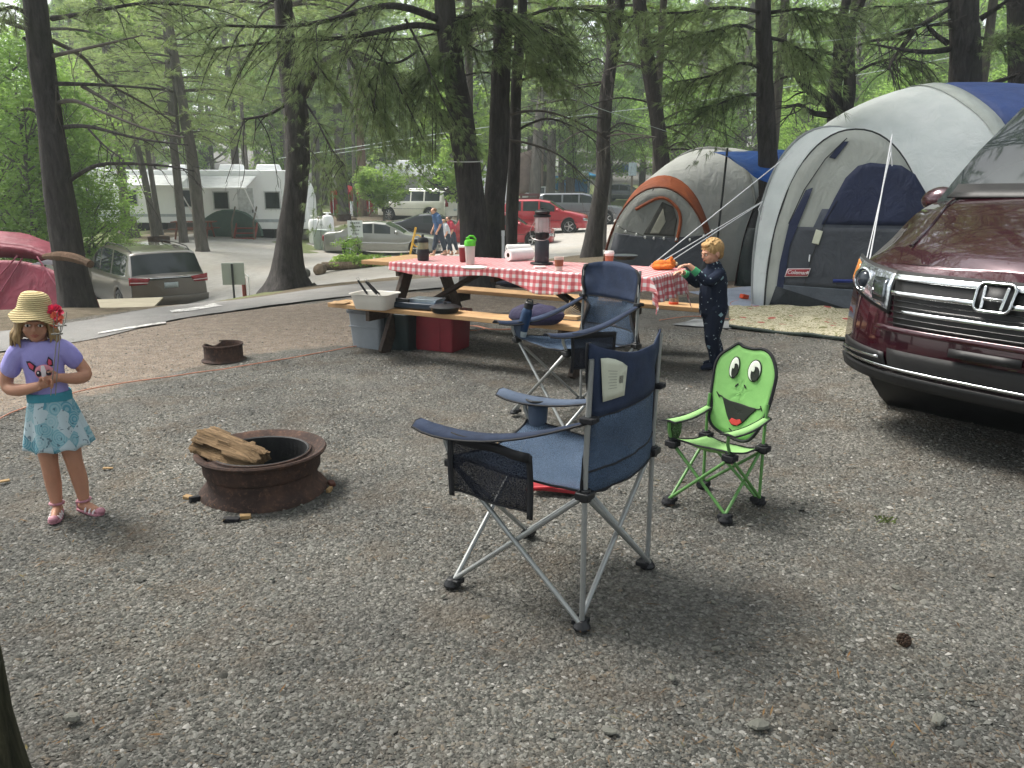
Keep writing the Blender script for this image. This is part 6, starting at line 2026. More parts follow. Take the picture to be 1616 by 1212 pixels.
# wipers and cowl
for y0 in (-.05, .62):
    m = MB(); a = V.warp(1.08, y0, 1.195); b = V.warp(1.22, y0 - .62, 1.275); m.tube([a, a.lerp(b, .5) + Vector((0, 0, .022)), b], .008, 6); m.tube([a.lerp(b, .2) + Vector((-.02, 0, .0)), b + Vector((0, -.08, .01))], .006, 5); m.build('wiper', DARKP, V.root)
m = MB(); m.grid([[V.warp(x, y, interp(hv['top'], x) + .026 - .012 * abs(y)) for y in np.linspace(-.82, .82, 12)] for x in (1.02, 1.08, 1.13)]); m.build('cowl', DARKP, V.root, solid=.01)
for sg in (-1, 1):   # hood creases and washer nozzles
    m = MB()
    m.tube([V.warp(x, sg * lerp(.58, .78, x / 1.05), interp(hv['top'], x) + .013 - .002) for x in np.linspace(.12, 1.02, 14)], .007, 6); m.build('hood_crease', MAR, V.root)
    m = MB(); m.tube([V.warp(x, sg * V.ring(x)[6][0] * .985, V.ring(x)[6][1] + .004) for x in np.linspace(.06, 1.04, 16)], .0035, 5); m.build('panel_gap', DARKP, V.root)
    m = MB(); m.ball(V.warp(.85, sg * .32, 1.165), (.014, .018, .010), 8, 5); m.build('washer_nozzle', DARKP, V.root)

# ---- silver minivan with its tail to the camera
t_ = Car('minivan', 'silver-brown minivan parked nose away beyond the grey path, tail lamps and number plate showing', tuple(on(*at(228, 489, 22.6).xy)), 0, dict(VAN, glass=AGL), paint('grey_beige_metallic', '645e55', .5, .35), 1.0, 'minivan')
t_.root.rotation_euler = (0, R(1.2), R(-50)); t_.root.location.z += .0
for sg in (-1, 1):
    a = t_.patch('tail_lamp', 1, [(sg * .97, 1.10), (sg * .50, 1.06), (sg * .58, .92), (sg * .97, .90)], REDL, .012, .02, 8, 3)
    t_.patch('lamp_band', 1, [(sg * .95, .98), (sg * .55, .97), (sg * .56, .95), (sg * .95, .955)], mat('pale_lamp', 'd8c4c4', .2), .026, .004, 8, 1, a)
t_.patch('number_plate', 1, [(-.17, .94), (.17, .94), (.17, .80), (-.17, .80)], PLATE, .022, .012, 4, 2)
t_.patch('chrome_strip', 1, [(-.50, 1.07), (.50, 1.07), (.50, 1.045), (-.50, 1.045)], CHROME, .02, .012, 10, 1)
t_.patch('rear_bumper', 1, [(-.96, .60), (.96, .60), (.90, .32), (-.90, .32)], t_.pm, .05, .04, 20, 3, bevel=.01)
t_.patch('bumper_lower_strip', 1, [(-.95, .33), (.95, .33), (.90, .24), (-.90, .24)], DARKP, .03, .03, 16, 1)  # dark trim strip along the lower edge of the bumper
t_.rails(2.2, 4.5, DARKP); t_.mirror(1.35, 1.12); t_.side_strip('window_trim', 1.6, 4.6, 5, CHROME, .004, .02, -.01)
t_.side_strip('door_track', 3.3, 4.9, 4, DARKP, .003, .02, -.04)

def simple_car(kind, label, px, py, Y, heading, S, colour, cat, lamps='front', extra=None, dz=0, metal=.35, group=None):
    p = on(*at(px, py, Y).xy, dz)
    c = Car(kind, label, tuple(p), heading, S, paint(kind + '_paint_' + colour, colour, metal), 1.0, cat, group)
    zf = interp(S['top'], 0); zr = interp(S['top'], S['L'])
    for sg in (-1, 1):
        c.patch('headlight', 0, [(sg * S['W'] * .47, zf - .08), (sg * S['W'] * .28, zf - .10), (sg * S['W'] * .28, zf - .24), (sg * S['W'] * .46, zf - .20)], LAMP, .01, .012, 6, 3)
        c.patch('tail_lamp', 1, [(sg * S['W'] * .48, zr - .02), (sg * S['W'] * .36, zr - .02), (sg * S['W'] * .36, zr - .26), (sg * S['W'] * .48, zr - .26)], REDL, .012, .012, 4, 3)
    c.patch('grille', 0, [(-.36, zf - .10), (.36, zf - .10), (.32, zf - .28), (-.32, zf - .28)], DARKP, .012, .01, 8, 3)
    c.patch('number_plate', 1, [(-.16, .78), (.16, .78), (.16, .64), (-.16, .64)], PLATE, .02, .01, 3, 2)
    c.side_strip('body_line', .3, S['L'] - .3, 2, CHROME if S in (SEDAN,) else DARKP, .004, .02)
    c.mirror(S['ws'][0] + .3, interp(S['belt'], S['ws'][0]) + .12)
    return c
# heading: direction the tail points; 0 = nose at left
c = simple_car('sedan', 'silver-grey sedan parked side-on behind the leafy planter', 606, 403, 36.5, R(178), SEDAN, '8b8c85', 'car')
c = simple_car('coupe', 'black two-door coupe parked behind the silver sedan', 690, 388, 41, R(182), COUPE, '23262c', 'car')
c = simple_car('suv', 'cream white large SUV on the far lot, tail turned half to the camera', 662, 349, 51, R(-27), dict(SUV, spokes=8, rim=CHROME), 'dedcd0', 'SUV', metal=0)
c.rails(2.2, 4.6, CHROME)
c.patch('tail_lamp', 1, [(.94, 1.35), (.84, 1.35), (.84, .92), (.94, .92)], REDL, .02, .02, 3, 3); c.patch('tail_lamp', 1, [(-.94, 1.35), (-.84, 1.35), (-.84, .92), (-.94, .92)], REDL, .02, .02, 3, 3)
c = simple_car('red_suv', 'bright red crossover parked right of the lantern, nose to the right', 858, 369, 42.5, R(172), CROSS, 'a8202e', 'SUV')
c = simple_car('red_car', 'red car half hidden behind the slim trunk, in front of the red crossover', 795, 380, 37.5, R(176), HATCH, '9c1c2a', 'car')
c = simple_car('grey_suv', 'dark grey SUV parked behind the curved trunk', 915, 354, 48.5, R(172), dict(SUV, top=[(x, z - .12) for x, z in SUV['top']], wr=.37, sill=.30), '6d7075', 'SUV')
c.rails(2.2, 4.6, DARKP)
c = simple_car('pickup', 'pale hatchback in the distance under the far canopies', 865, 312, 70, R(170), HATCH, 'c9ccce', 'car')
c = simple_car('far_car', 'dark car far behind, left of the orange-trimmed tent', 985, 305, 72, R(160), SEDAN, '4c5560', 'car')
# ------------------------------------------------------------------ tents
def nyl(name, a, b=None, tl=.25, rough=.6):
    t = NT(name)
    c1 = srgb(a); c2 = srgb(b) if b else tuple(x * .82 for x in c1)
    c = t.ramp(t.noise(3, 5, .6), [(.3, c2), (.7, c1)])
    nr = t.bump(t.noise(4.5, 4, .6, stretch=(1, 1, .5), dist=1.0), .05, .7)
    nr = t.bump(t.noise(400, 2, .5), .0006, .4, nr)
    sh = t.bsdf(c, rough, 0, .35, nr)
    tr = t.n('ShaderNodeBsdfTranslucent'); t.l(c, tr.inputs[0])
    mx = t.n('ShaderNodeMixShader'); mx.inputs[0].default_value = tl
    t.l(sh, mx.inputs[1]); t.l(tr.outputs[0], mx.inputs[2])
    return t.done(mx.outputs[0])
LG = nyl('light_grey_nylon', 'bdbfba', 'abaea9'); DG = nyl('charcoal_nylon', '4a4e55', '3d4148', .08); ORN = nyl('rust_orange_nylon', 'b4623a', '9a4f2e')
MRN = nyl('maroon_nylon', '4b2129', '3a1a22', .1); WHN = nyl('off_white_nylon', 'eef2f1', 'e0e6e5', .4); BLN = nyl('royal_blue_nylon', '3f5690', '34487c', .2)
NVN = nyl('dark_navy_net', '262f4d', '1e2640', .05); DKNET = nyl('black_net', '15191f', '0e1116', .05); TRP = nyl('blue_tarp', '2f66b8', '2355a0', .3, .45)
CRIM = nyl('crimson_nylon', '7c2238', '67192c', .2)
def arch(P, Q, h, n=28, p=2.2, lean=(0, 0, 0), zb=None):
    P = Vector(P); Q = Vector(Q); out = []
    for i in range(n + 1):
        a = math.pi * i / n
        c = math.cos(a); s = math.sin(a)
        u = .5 - .5 * math.copysign(abs(c) ** (2 / p), c); z = abs(s) ** (2 / p)
        v = P.lerp(Q, u) + Vector(lean) * z
        v.z = lerp(P.z, Q.z, u) + h * z
        out.append(v)
    return out
def loft(arcs, k=5):
    rows = []
    for i in range(len(arcs) - 1):
        for j in range(k):
            rows.append([a.lerp(b, j / k) for a, b in zip(arcs[i], arcs[i + 1])])
    rows.append(arcs[-1])
    return rows
def smoothloft(arcs, k=5):
    n = len(arcs[0]); cols = [catmull([a[i] for a in arcs], k) for i in range(n)]
    return [[c[r] for c in cols] for r in range(len(cols[0]))]
def sag(rows, amp=.02, s=1.7):
    return [[p + Vector((noise.noise(p * s), noise.noise(p * s + Vector((5, 0, 0))), noise.noise(p * s + Vector((0, 7, 0))) * .6)) * amp for p in r] for r in rows]
class Face:
    """flat panel spanned by a ground line P-Q and leaning back; (a, z) coordinates in metres"""
    def __init__(s, P, Q, lean):
        s.P = Vector(P); s.Q = Vector(Q); s.u = (s.Q - s.P).normalized(); s.lean = Vector(lean); s.n = s.u.cross(Vector((0, 0, 1)))
        if s.n.y > 0:
            s.n = -s.n
    def at(s, a, z, o=0):
        return s.P + s.u * a + Vector((0, 0, z)) + s.lean * z + s.n * o
    def poly(s, pts, name, m, parent, o=.006, thick=.003, div=None):
        c = (sum(p[0] for p in pts) / len(pts), sum(p[1] for p in pts) / len(pts))
        n = len(pts); R_ = 6; vs = [s.at(*c, o)]
        for r_ in range(1, R_ + 1):
            for a, z in pts:
                q = s.at(lerp(c[0], a, r_ / R_), lerp(c[1], z, r_ / R_), o)
                vs.append(q + s.n * .012 * noise.noise(Vector((q.x * 2.5, q.z * 2.5, 3))) * 1.0)
        fs = [(0, 1 + i, 1 + (i + 1) % n) for i in range(n)]
        for r_ in range(R_ - 1):
            for i in range(n):
                x = 1 + r_ * n + i; y = 1 + r_ * n + (i + 1) % n; fs.append((x, y, y + n, x + n))
        mb = MB(); mb.add(vs, fs); return mb.build(name, m, parent, 60, solid=thick)
    def line(s, pts, name, m, parent, r=.006, o=.012):
        mb = MB(); mb.tube([s.at(a, z, o) for a, z in pts], r, 6); return mb.build(name, m, parent)
def densify(pts, n=4):
    return [tuple(Vector(pts[i]).lerp(Vector(pts[(i + 1) % len(pts)]), k / n)) for i in range(len(pts)) for k in range(n)]
POLE = mat('black_pole', '101215', .4, .2)
ROPE = mat('white_rope', 'dfe0e2', .8, .08, 40)

# ---- grey tent with rust orange porch
ta = thing('tent', 'light grey dome tent with a rust orange arch over its charcoal door', 'tent', (0, 0, 0))
A0 = at(950, 437, 13.0); A0.z = 0; A1 = Vector((3.05, 12.35, 0))
aA = arch(A0, A1, 1.44, 28, 2.0, (.05, .35, 0)); aA2 = arch(A0 + Vector((.10, .35, 0)), A1 + Vector((.14, .40, 0)), 1.62, 28, 2.0, (.05, .3, 0))
bP = Vector((2.2, 15.2, 0)); bQ = Vector((3.75, 12.9, 0))
aB = arch(bP, bQ, 2.06, 28, 2.4, (.30, .1, 0)); aC = arch(Vector((3.4, 17.0, 0)), Vector((4.9, 13.6, 0)), 2.0, 28, 2.4); aD = arch(Vector((4.8, 17.2, 0)), Vector((5.4, 14.0, 0)), 1.3, 28, 2.2)
m = MB(); m.grid(sag(smoothloft([aA2, aB, aC, aD], 8), .03)); m.build('fly', LG, ta, 60)
m = MB(); m.grid(sag(loft([aA, aA2], 5), .02)); o = m.build('porch_arch', ORN, ta, 60, solid=.004)
m = MB(); m.tube([p + Vector((0, -.005, 0)) for p in aA], .014, 6); m.build('edging', nyl('dark_rust', '7d4228'), o)
fa = Face(A0 + Vector((.02, -.02, 0)), A1 + Vector((-.02, .0, 0)), (.035, .24, 0))
WA = (A1 - A0).length
def arcpoly(W_, h, p=2.0, n=26, zmin=0):
    pts = []
    for i in range(n + 1):
        a = math.pi * i / n; c = math.cos(a); s_ = math.sin(a)
        pts.append((W_ * (.5 - .5 * math.copysign(abs(c) ** (2 / p), c)), h * abs(s_) ** (2 / p)))
    return pts
apo = arcpoly(WA, 1.40)
fa.poly(apo, 'door_panel', nyl('pale_grey_nylon', 'a4a6a0', '92948f'), ta, 0)
low = [q for q in apo if q[1] <= .82]
lo2 = [(a, z) for a, z in apo if a < WA / 2 and z < .80] + [(WA * .06, .80), (WA * .25, .74), (WA * .5, .70), (WA * .75, .73), (WA * .97, .80)] + [(a, z) for a, z in apo if a > WA / 2 and z < .80]
fa.poly([(0, 0)] + [(.09, .4), (.16, .74), (WA * .3, .70), (WA * .5, .68), (WA * .75, .70), (WA - .13, .74), (WA - .05, .4), (WA, 0)], 'lower_panel', DG, ta, .012)
w1 = fa.poly(densify([(WA * .36, .72), (WA * .52, 1.22), (WA * .62, 1.15), (WA * .66, .95), (WA * .64, .70)], 3), 'door_window', nyl('grey_window_net', '5a5a55', '484844'), ta, .016)
fa.poly([(WA * .42, .74), (WA * .53, 1.12), (WA * .56, .92), (WA * .50, .74)], 'flap', nyl('cream_flap', 'b5b3a2'), w1, .022)
fa.line(catmull([(WA * .28, 1.10, 0), (WA * .5, 1.30, 0), (WA * .64, 1.18, 0), (WA * .69, .95, 0), (WA * .66, .62, 0)], 5) and [(q.x, q.y) for q in catmull([(WA * .28, 1.10, 0), (WA * .5, 1.28, 0), (WA * .64, 1.16, 0), (WA * .69, .95, 0), (WA * .66, .62, 0)], 5)], 'door_trim', ORN, ta, .026, .02)
m = MB(); m.tube([p + Vector((0, -.02, .02)) for p in aB[4:-2]], .018, 6); m.build('seam', nyl('grey_seam', '8c8f8a'), ta)
# string of little white lamps across the porch
sl_ = MB(); bl = []
pts = [fa.at(WA * u, z, .05) for u, z in ((.13, .85), (.2, .78), (.3, .74), (.38, .70), (.46, .69), (.55, .69), (.66, .68), (.78, .68), (.9, .74), (.97, .82))]
sl_.tube(catmull(pts, 4), .004, 5)
ls = sl_.build('string_lights', POLE); tag(ls, 'string of small white bulbs strung across the charcoal door of the grey tent', 'string lights')
for p in pts:
    m = MB(); m.ball(p + Vector((0, -.01, -.02)), (.018, .018, .026), 8, 6); m.build('bulb', mat('white_bulb', 'e8e8e4', .3), ls)

# ---- maroon trimmed dark tent right behind it
tb2 = thing('tent', 'dark tent with a maroon arch between the grey tent and the big white one', 'tent', (0, 0, 0))
mP = Vector((3.35, 12.2, 0)); mQ = Vector((4.75, 11.3, 0))
m1 = arch(mP, mQ, 1.78, 26, 2.1, (.1, .2, 0)); m2 = arch(mP + Vector((.15, .4, 0)), mQ + Vector((.2, .4, 0)), 1.92, 26, 2.1, (.1, .2, 0)); m3 = arch(mP + Vector((.8, 2.2, 0)), mQ + Vector((1.0, 2.0, 0)), 1.95, 26, 2.3)
m = MB(); m.grid(sag(loft([m1, m2], 4), .02)); m.build('porch_arch', MRN, tb2, 60, solid=.004)
m = MB(); m.grid(sag(smoothloft([m2, m3, arch(mP + Vector((1.6, 3.2, 0)), mQ + Vector((1.6, 2.9, 0)), 1.2, 26)], 6), .03)); m.build('fly', nyl('blue_grey_nylon', '7d8a96', '6c7884'), tb2, 60)
fm_ = Face(mP + Vector((.03, .0, 0)), mQ - Vector((.03, 0, 0)), (.05, .10, 0)); WM = (mQ - mP).length
fm_.poly(arcpoly(WM - .05, 1.75, 2.1), 'door_net', DKNET, tb2, 0)
fm_.poly([(0, 0), (0.02, .5), (.1, .86), (WM - .14, .86), (WM - .05, .5), (WM - .03, 0)], 'lower_panel', nyl('greenish_black_net', '1c2a2c', '121b1d', .05), tb2, .012)
fm_.poly(densify([(WM * .50, .95), (WM * .50, 1.35), (WM * .56, 1.35), (WM * .60, .95)], 2), 'flap', nyl('grey_flap', '6c7070'), tb2, .02)
ls2 = MB(); pts = [fm_.at(WM * u, z, .05) for u, z in ((.22, .95), (.32, 1.08), (.45, 1.22), (.55, 1.36), (.66, 1.5))]
ls2.tube(catmull(pts, 3), .004, 5); o = ls2.build('string_lights', POLE); tag(o, 'string of small white bulbs hanging inside the maroon arch', 'string lights')
for p in pts:
    m = MB(); m.ball(p + Vector((0, -.01, -.02)), (.018, .018, .026), 8, 6); m.build('bulb', mat('white_bulb', 'e8e8e4', .3), o)
# tarp over it
c4 = [at(1142, 237, 12.6), at(1266, 234, 11.6), at(1250, 300, 11.1), at(1146, 248, 12.0)]
rows = []
for i in range(13):
    v = i / 12; row = []
    for j in range(19):
        u = j / 18; p = c4[0].lerp(c4[1], u).lerp(c4[3].lerp(c4[2], u), v)
        p = p + Vector((0, .9 * (1 - v) - .2, -.10 * math.sin(u * 3.14) * v + .02 * noise.noise(Vector((u * 6, v * 4, 1)))))
        row.append(p)
    rows.append(row)
m = MB(); m.grid(rows); tp = m.build('tarp', TRP, None, 60, solid=.003); tag(tp, 'bright blue tarp stretched over the maroon trimmed tent behind the dark trunk', 'tarp')
tpf = [[rows[0][j] + Vector((0, 0, 0)), rows[0][j] + Vector((.0, .8, -.25))] for j in range(19)]
pm_ = MB(); pa = at(1148, 234, 12.3); pb_ = at(1133, 372, 12.0); pm_.tube([pa, pb_, Vector((pb_.x - .02, pb_.y, 0))], .016, 8)
tag(pm_.build('tent_pole', POLE), 'black pole holding up the left corner of the blue tarp', 'pole')

# ---- big blue and white tent with screened porch
tc = thing('tent', 'large white and blue dome tent with a red logo patch on its charcoal porch', 'tent', (0, 0, 0))
P0 = G(1194, 484); Q0 = Vector((4.85, 9.3, 0)); P0 = Vector((P0.x, P0.y, 0))
FH = 2.17
of = Vector((.05, .30, 0))
f1 = arch(P0 + Vector((-.015, .12, 0)), Q0 + of, FH, 36, 2.15, (-.06, .55, 0)); f2_ = arch(P0 + Vector((.08, -.05, 0)), Q0, FH - .05, 36, 2.15, (.06, .36, 0))
m = MB(); m.grid(sag(loft([f2_, f1], 6), .012)); m.build('porch_sleeve', WHN, tc, 60, solid=.004)
m = MB(); m.tube(f2_, .011, 8); m.build('porch_pole', POLE, tc)
m = MB(); m.tube(f1, .020, 8); m.build('porch_binding', nyl('grey_binding', 'a5a9aa'), tc)
WC = (Q0 - f2_[0]).length
fc = Face(Vector((f2_[0].x, f2_[0].y, 0)), Q0, (.025, .165, 0))
cp_ = arcpoly(WC, FH - .06, 2.15, 36)
fc.poly(cp_, 'door_panel', nyl('pale_stone_nylon', 'bcc0b9', 'adb1aa'), tc, 0)
k_ = [q for q in cp_ if q[0] < WC / 2 and q[1] < .97]; kr = [q for q in cp_ if q[0] > WC / 2 and q[1] < .97]
fc.poly(densify([(.14, .27), (.17, .6), (.26, .985), (WC * .5, .985), (WC - .10, .985), (WC - .02, .6), (WC - .01, .27)], 3), 'lower_panel', DG, tc, .014)
fc.poly(densify([(.10, .0), (.14, .29), (WC * .5, .27), (WC - .01, .27), (WC, 0)], 3), 'skirt', nyl('slate_skirt', '565d66', '474d55', .08), tc, .024)
fc.poly(densify([(.02, .0), (.05, .0), (.13, .27), (WC * .5, .05), (WC, .0), (WC, -.02)], 2), 'hem', nyl('dark_hem', '2d3338'), tc, .030)
fc.line([(WC * .42, .36), (WC * .60, .37), (WC - .05, .34)], 'blue_fold', nyl('royal_fold', '2a3c86'), tc, .022, .022)
win_ = [(WC * .33, 1.02), (WC * .40, 1.32), (WC * .46, 1.56), (WC * .53, 1.70), (WC * .60, 1.735), (WC * .78, 1.70), (WC * .86, 1.60), (WC * .925, 1.40), (WC * .945, 1.05), (WC * .80, 1.02)]
fc.poly(densify(win_, 3), 'window_net', NVN, tc, .018)
fc.poly(densify([(WC * .27, .93), (WC * .33, 1.20), (WC * .95, 1.20), (WC * .96, .93)], 3), 'window_apron', nyl('dusk_net', '4b515c', '3e444f', .08), tc, .012)
fc.poly(densify([(.115, .0), (.16, .55), (.245, 1.02), (.42, 1.42), (.50, 1.45), (.33, 1.10), (.235, .78), (.20, .45), (.19, .0)], 3), 'screen_gap', NVN, tc, .026)
fc.poly(densify([(.66, 1.80), (.80, 1.98), (.87, 1.98), (.73, 1.78)], 2), 'screen_gap', NVN, tc, .022)
fc.line([(.24, 1.02), (.40, 1.42), (.62, 1.78), (.85, 2.02)], 'seam', POLE, tc, .006, .02)
fc.line([(.46, .30), (.52, .60), (.66, 1.06), (.78, 1.3)], 'zip', POLE, tc, .004, .030)
fc.poly(densify([(.52, .80), (.56, .96), (.64, .94), (.60, .78)], 2), 'care_tag', mat('white_paper_label', 'c9ccb8'), tc, .040)
m = MB(); m.tube([fc.at(.505, .66, .04), fc.at(.50, .58, .045)], .008, 6); m.build('zip_pull', ROPE, tc)
# logo patch
lp = fc.poly(densify([(.225, .385), (.255, .485), (.525, .50), (.495, .400)], 3), 'logo_patch', mat('logo_white', 'd8cfd0', .6, .05), tc, .040)
fc.poly(densify([(.235, .395), (.262, .477), (.515, .490), (.487, .408)], 3), 'logo_field', mat('logo_red', '9a3038', .6, .08), lp, .045)
cu = bpy.data.curves.new('logo', 'FONT'); cu.body = 'Coleman'; cu.size = .062; cu.shear = .25; cu.extrude = .001; cu.align_x = 'CENTER'; cu.align_y = 'CENTER'; cu.offset = .0012
co_ = bpy.data.objects.new('tmp', cu); COL.objects.link(co_)
bpy.context.view_layer.update()
me = bpy.data.meshes.new_from_object(co_.evaluated_get(bpy.context.evaluated_depsgraph_get())); bpy.data.objects.remove(co_)
up_ = (fc.at(0, 1) - fc.at(0, 0)).normalized(); nn_ = fc.u.cross(up_).normalized()
if nn_.y > 0:
    nn_ = -nn_
Mx = Matrix((fc.u, up_, fc.u.cross(up_))).transposed().to_4x4(); Mx.translation = fc.at(.368, .443, .052)
for v in me.vertices:
    v.co = Mx @ v.co
me.materials.append(mat('logo_white', 'd8cfd0')); lo = bpy.data.objects.new('lettering', me); COL.objects.link(lo); lo.parent = lp
m = MB(); m.box((0, 0, 0), (.020, .03, .002)); m.box((.0, .012, .0), (.010, .010, .006)); m.xf(Mx @ Matrix.Translation((.125, .006, .002))); m.build('lantern_mark', mat('logo_white', 'd8cfd0'), lp)
# main dome
cx = 6.42; cyy = 12.0
def dome_arc(y, hw, h, p=2.3, c=cx):
    return arch(Vector((c - hw, y, 0)), Vector((c + hw, y, 0)), h, 40, p)
arcs = [dome_arc(9.75, 2.1, 1.5, 2.1), dome_arc(10.3, 2.5, 2.25, 2.3), dome_arc(11.2, 2.75, 2.72, 2.4), dome_arc(12.2, 2.8, 2.86, 2.4), dome_arc(13.4, 2.6, 2.5, 2.3), dome_arc(14.3, 2.2, 1.5, 2.1)]
rows = sag(smoothloft(arcs, 6), .03, 1.2)
cut = 18
m = MB(); m.grid([r[:cut + 1] for r in rows]); m.build('white_fly', WHN, tc, 60, solid=.004)
m = MB(); m.grid([r[cut:] for r in rows]); m.build('blue_fly', BLN, tc, 60, solid=.004)
m = MB(); m.grid([[r[cut - 1] + Vector((0, 0, .016)), r[cut] + Vector((0, 0, .016))] for r in rows]); m.build('seam_band', nyl('cream_band', 'c4cbc6'), tc, 60, solid=.003)

# guy lines
def rope(a, b, lb, r=.006, tail=None, sagz=.0):
    m = MB(); m.tube([a, (a + b) / 2 + Vector((0, 0, -sagz)), b], r, 6)
    if tail:
        m.tube(tail, r, 5)
    return tag(m.build('guy_rope', ROPE), lb, 'rope', 'white guy ropes of the tents')
f = f1[8]
rope(at(1250, 240, 10.0), Vector((on_z(935, 492, .1).x, 7.9, .0)) if False else at(930, 497, 7.6), 'upper long white guy rope running from the blue and white tent down behind the table')
rope(at(1203, 318, 10.3), at(1020, 427, 8.2), 'middle white guy rope with a knotted loose tail at the side of the porch', .006, [at(1203, 318, 10.3), at(1197, 330, 10.3), at(1201, 348, 10.3), at(1205, 325, 10.25)])
rope(at(1200, 321, 10.4), at(1040, 424, 8.5), 'lower white guy rope just under the knotted one, ending above the boy', .006)
rope(at(1408, 212, 9.15), at(1372, 412, 8.0) , 'white rope hanging from the porch of the big tent towards the van headlight', .007, [at(1408, 212, 9.15), at(1406, 232, 9.1), at(1408, 262, 9.1)])
rope(at(1406, 240, 9.1), at(1366, 415, 8.0), 'second white rope beside the one hanging from the porch', .005)

# floral mat and ground sheets in front of the porch
def sheet_on_ground(pix, name, lb, cat, m_, h=.015, amp=.02, n=16, thick=.006):
    c = [G(*q) for q in pix]; rows = []
    for i in range(n + 1):
        v = i / n; row = []
        for j in range(n + 1):
            u = j / n; p = c[0].lerp(c[1], u).lerp(c[3].lerp(c[2], u), v)
            p.z = gz(p.x, p.y) + h + amp * max(0, .3 + noise.noise(Vector((p.x * 3.2, p.y * 3.2, 8)))) * min(1, 6 * min(u, 1 - u, v, 1 - v) + .3)
            p.x += .03 * noise.noise(Vector((p.y * 4, 1, 1))); p.y += .03 * noise.noise(Vector((p.x * 4, 2, 1)))
            row.append(p)
        rows.append(row)
    m = MB(); m.grid(rows); return tag(m.build(name, m_, None, 60, solid=thick), lb, cat), rows
sheet_on_ground([(1088, 462), (1200, 452), (1215, 488), (1150, 484)], 'ground_sheet', 'pale blue-grey ground sheet sticking out left of the big tent', 'ground sheet', nyl('pale_sheet', '9aa2b2', '858ea0', 0), .012, .01)
sheet_on_ground([(1062, 514), (1098, 505), (1180, 512), (1150, 520)], 'ground_sheet', 'thin silvery sheet corner lying flat behind the boy', 'ground sheet', nyl('silver_sheet', '9da0a0', '55585a', 0), .012, .006)
t = NT('floral_quilt'); tc_ = t.n('ShaderNodeTexCoord').outputs['Object']
v = t.n('ShaderNodeTexVoronoi'); v.inputs['Scale'].default_value = 7; t.l(tc_, v.inputs['Vector']); sp = t.n('ShaderNodeSeparateColor'); t.l(v.outputs['Color'], sp.inputs[0])
f = t.noise(16, 4, .65, tc_, dist=1.6)
c = t.ramp(f, [(.38, srgb('6c6a48')), (.44, srgb('7d7c56')), (.47, srgb('b5ae97')), (.56, srgb('bdb59f')), (.60, srgb('5e6644')), (.68, srgb('8f7258'))])
spot = t.math('MULTIPLY', t.math('GREATER_THAN', sp.outputs[0], .78), t.math('LESS_THAN', v.outputs['Distance'], .32))
c = t.mix(spot, c, srgb('9a4a44'))
QUILT = t.done(t.bsdf(c, .9, 0, .2, t.bump(f, .01, .6)))
ql, qr = sheet_on_ground([(1150, 489), (1352, 488), (1352, 540), (1152, 518)], 'floor_mat', 'padded floral mat of cream, green and red laid in front of the big tent', 'mat', QUILT, .03, .06, 26, .025)
m = MB(); m.tube([r + Vector((0, -.005, -.012)) for r in qr[-1]], .018, 6); m.build('green_edge', nyl('bottle_green', '2c3a34', '222c28', 0), ql)
sc_ = MB(); p = G(1174, 474); sc_.box((p.x, p.y, .05), (.10, .08, .06), (0, .2, .4)); tag(sc_.build('orange_box', mat('orange_plastic', 'e0522c'), bevel=.01), 'small orange object on the ground sheet left of the big tent', 'toy')

# ---- red and white tent at the left edge
tr = thing('tent', 'crimson and white dome tent at the left edge behind the girl', 'tent', (0, 0, 0))
r0 = at(-110, 500, 13.4); r1 = at(172, 496, 13.0); zb = -.55
r0.z = r1.z = zb; 
ar = [arch(r0 + Vector((.1, -.5, 0)), r1 + Vector((.0, -.5, 0)), .88, 28, 2.0, (0, .5, 0)), arch(r0 + Vector((-.2, 0, 0)), r1 + Vector((-.15, 0, 0)), 1.1, 28, 2.1), arch(r0 + Vector((-.7, 1.0, 0)), r1 + Vector((-.75, 1.0, 0)), 1.25, 28, 2.2), arch(r0 + Vector((-1.2, 2.4, 0)), r1 + Vector((-1.9, 2.4, 0)), .8, 28, 2.1)]
rows = sag(smoothloft(ar, 6), .04, 2.4)
m = MB(); m.grid(rows[:7]); o = m.build('crimson_fly', CRIM, tr, 60, solid=.004)
m = MB(); m.grid([r[:15] for r in rows[6:]]); m.build('white_fly', WHN, tr, 60, solid=.004)
m = MB(); m.grid([r[14:] for r in rows[6:]]); m.build('crimson_back', CRIM, tr, 60, solid=.004)
fr2 = Face(ar[0][0] + Vector((.05, -.02, 0)), ar[0][-1] - Vector((.05, .02, 0)), (0, .42, 0)); W2_ = (ar[0][-1] - ar[0][0]).length
fr2.poly(arcpoly(W2_ - .1, .86), 'door_panel', nyl('deep_crimson', '842b40', '6c2134', .1), tr, .01)
fr2.poly([(W2_ * .62, .80), (W2_ * .72, .88), (W2_ * .78, .84), (W2_ * .80, .80)], 'vent', nyl('grey_vent', '8f8a92'), tr, .03)
fr2.poly([(0, -.16), (0, .0), (W2_ * .5, .02), (W2_, .0), (W2_, -.16)], 'footprint', nyl('slate_blue_base', '4c5569', '3f475a', 0), tr, .03)
for u0, u1, z1 in ((W2_ * .3, W2_ * .55, .93), (W2_ * .9, W2_ * .66, .92), (W2_ * .42, W2_ * .58, .9)):
    fr2.line([(u0, .1), (lerp(u0, u1, .5), .5), (u1, z1)], 'fold_seam', nyl('rose_seam', 'a5566a', '8a4054'), tr, .012, .04)
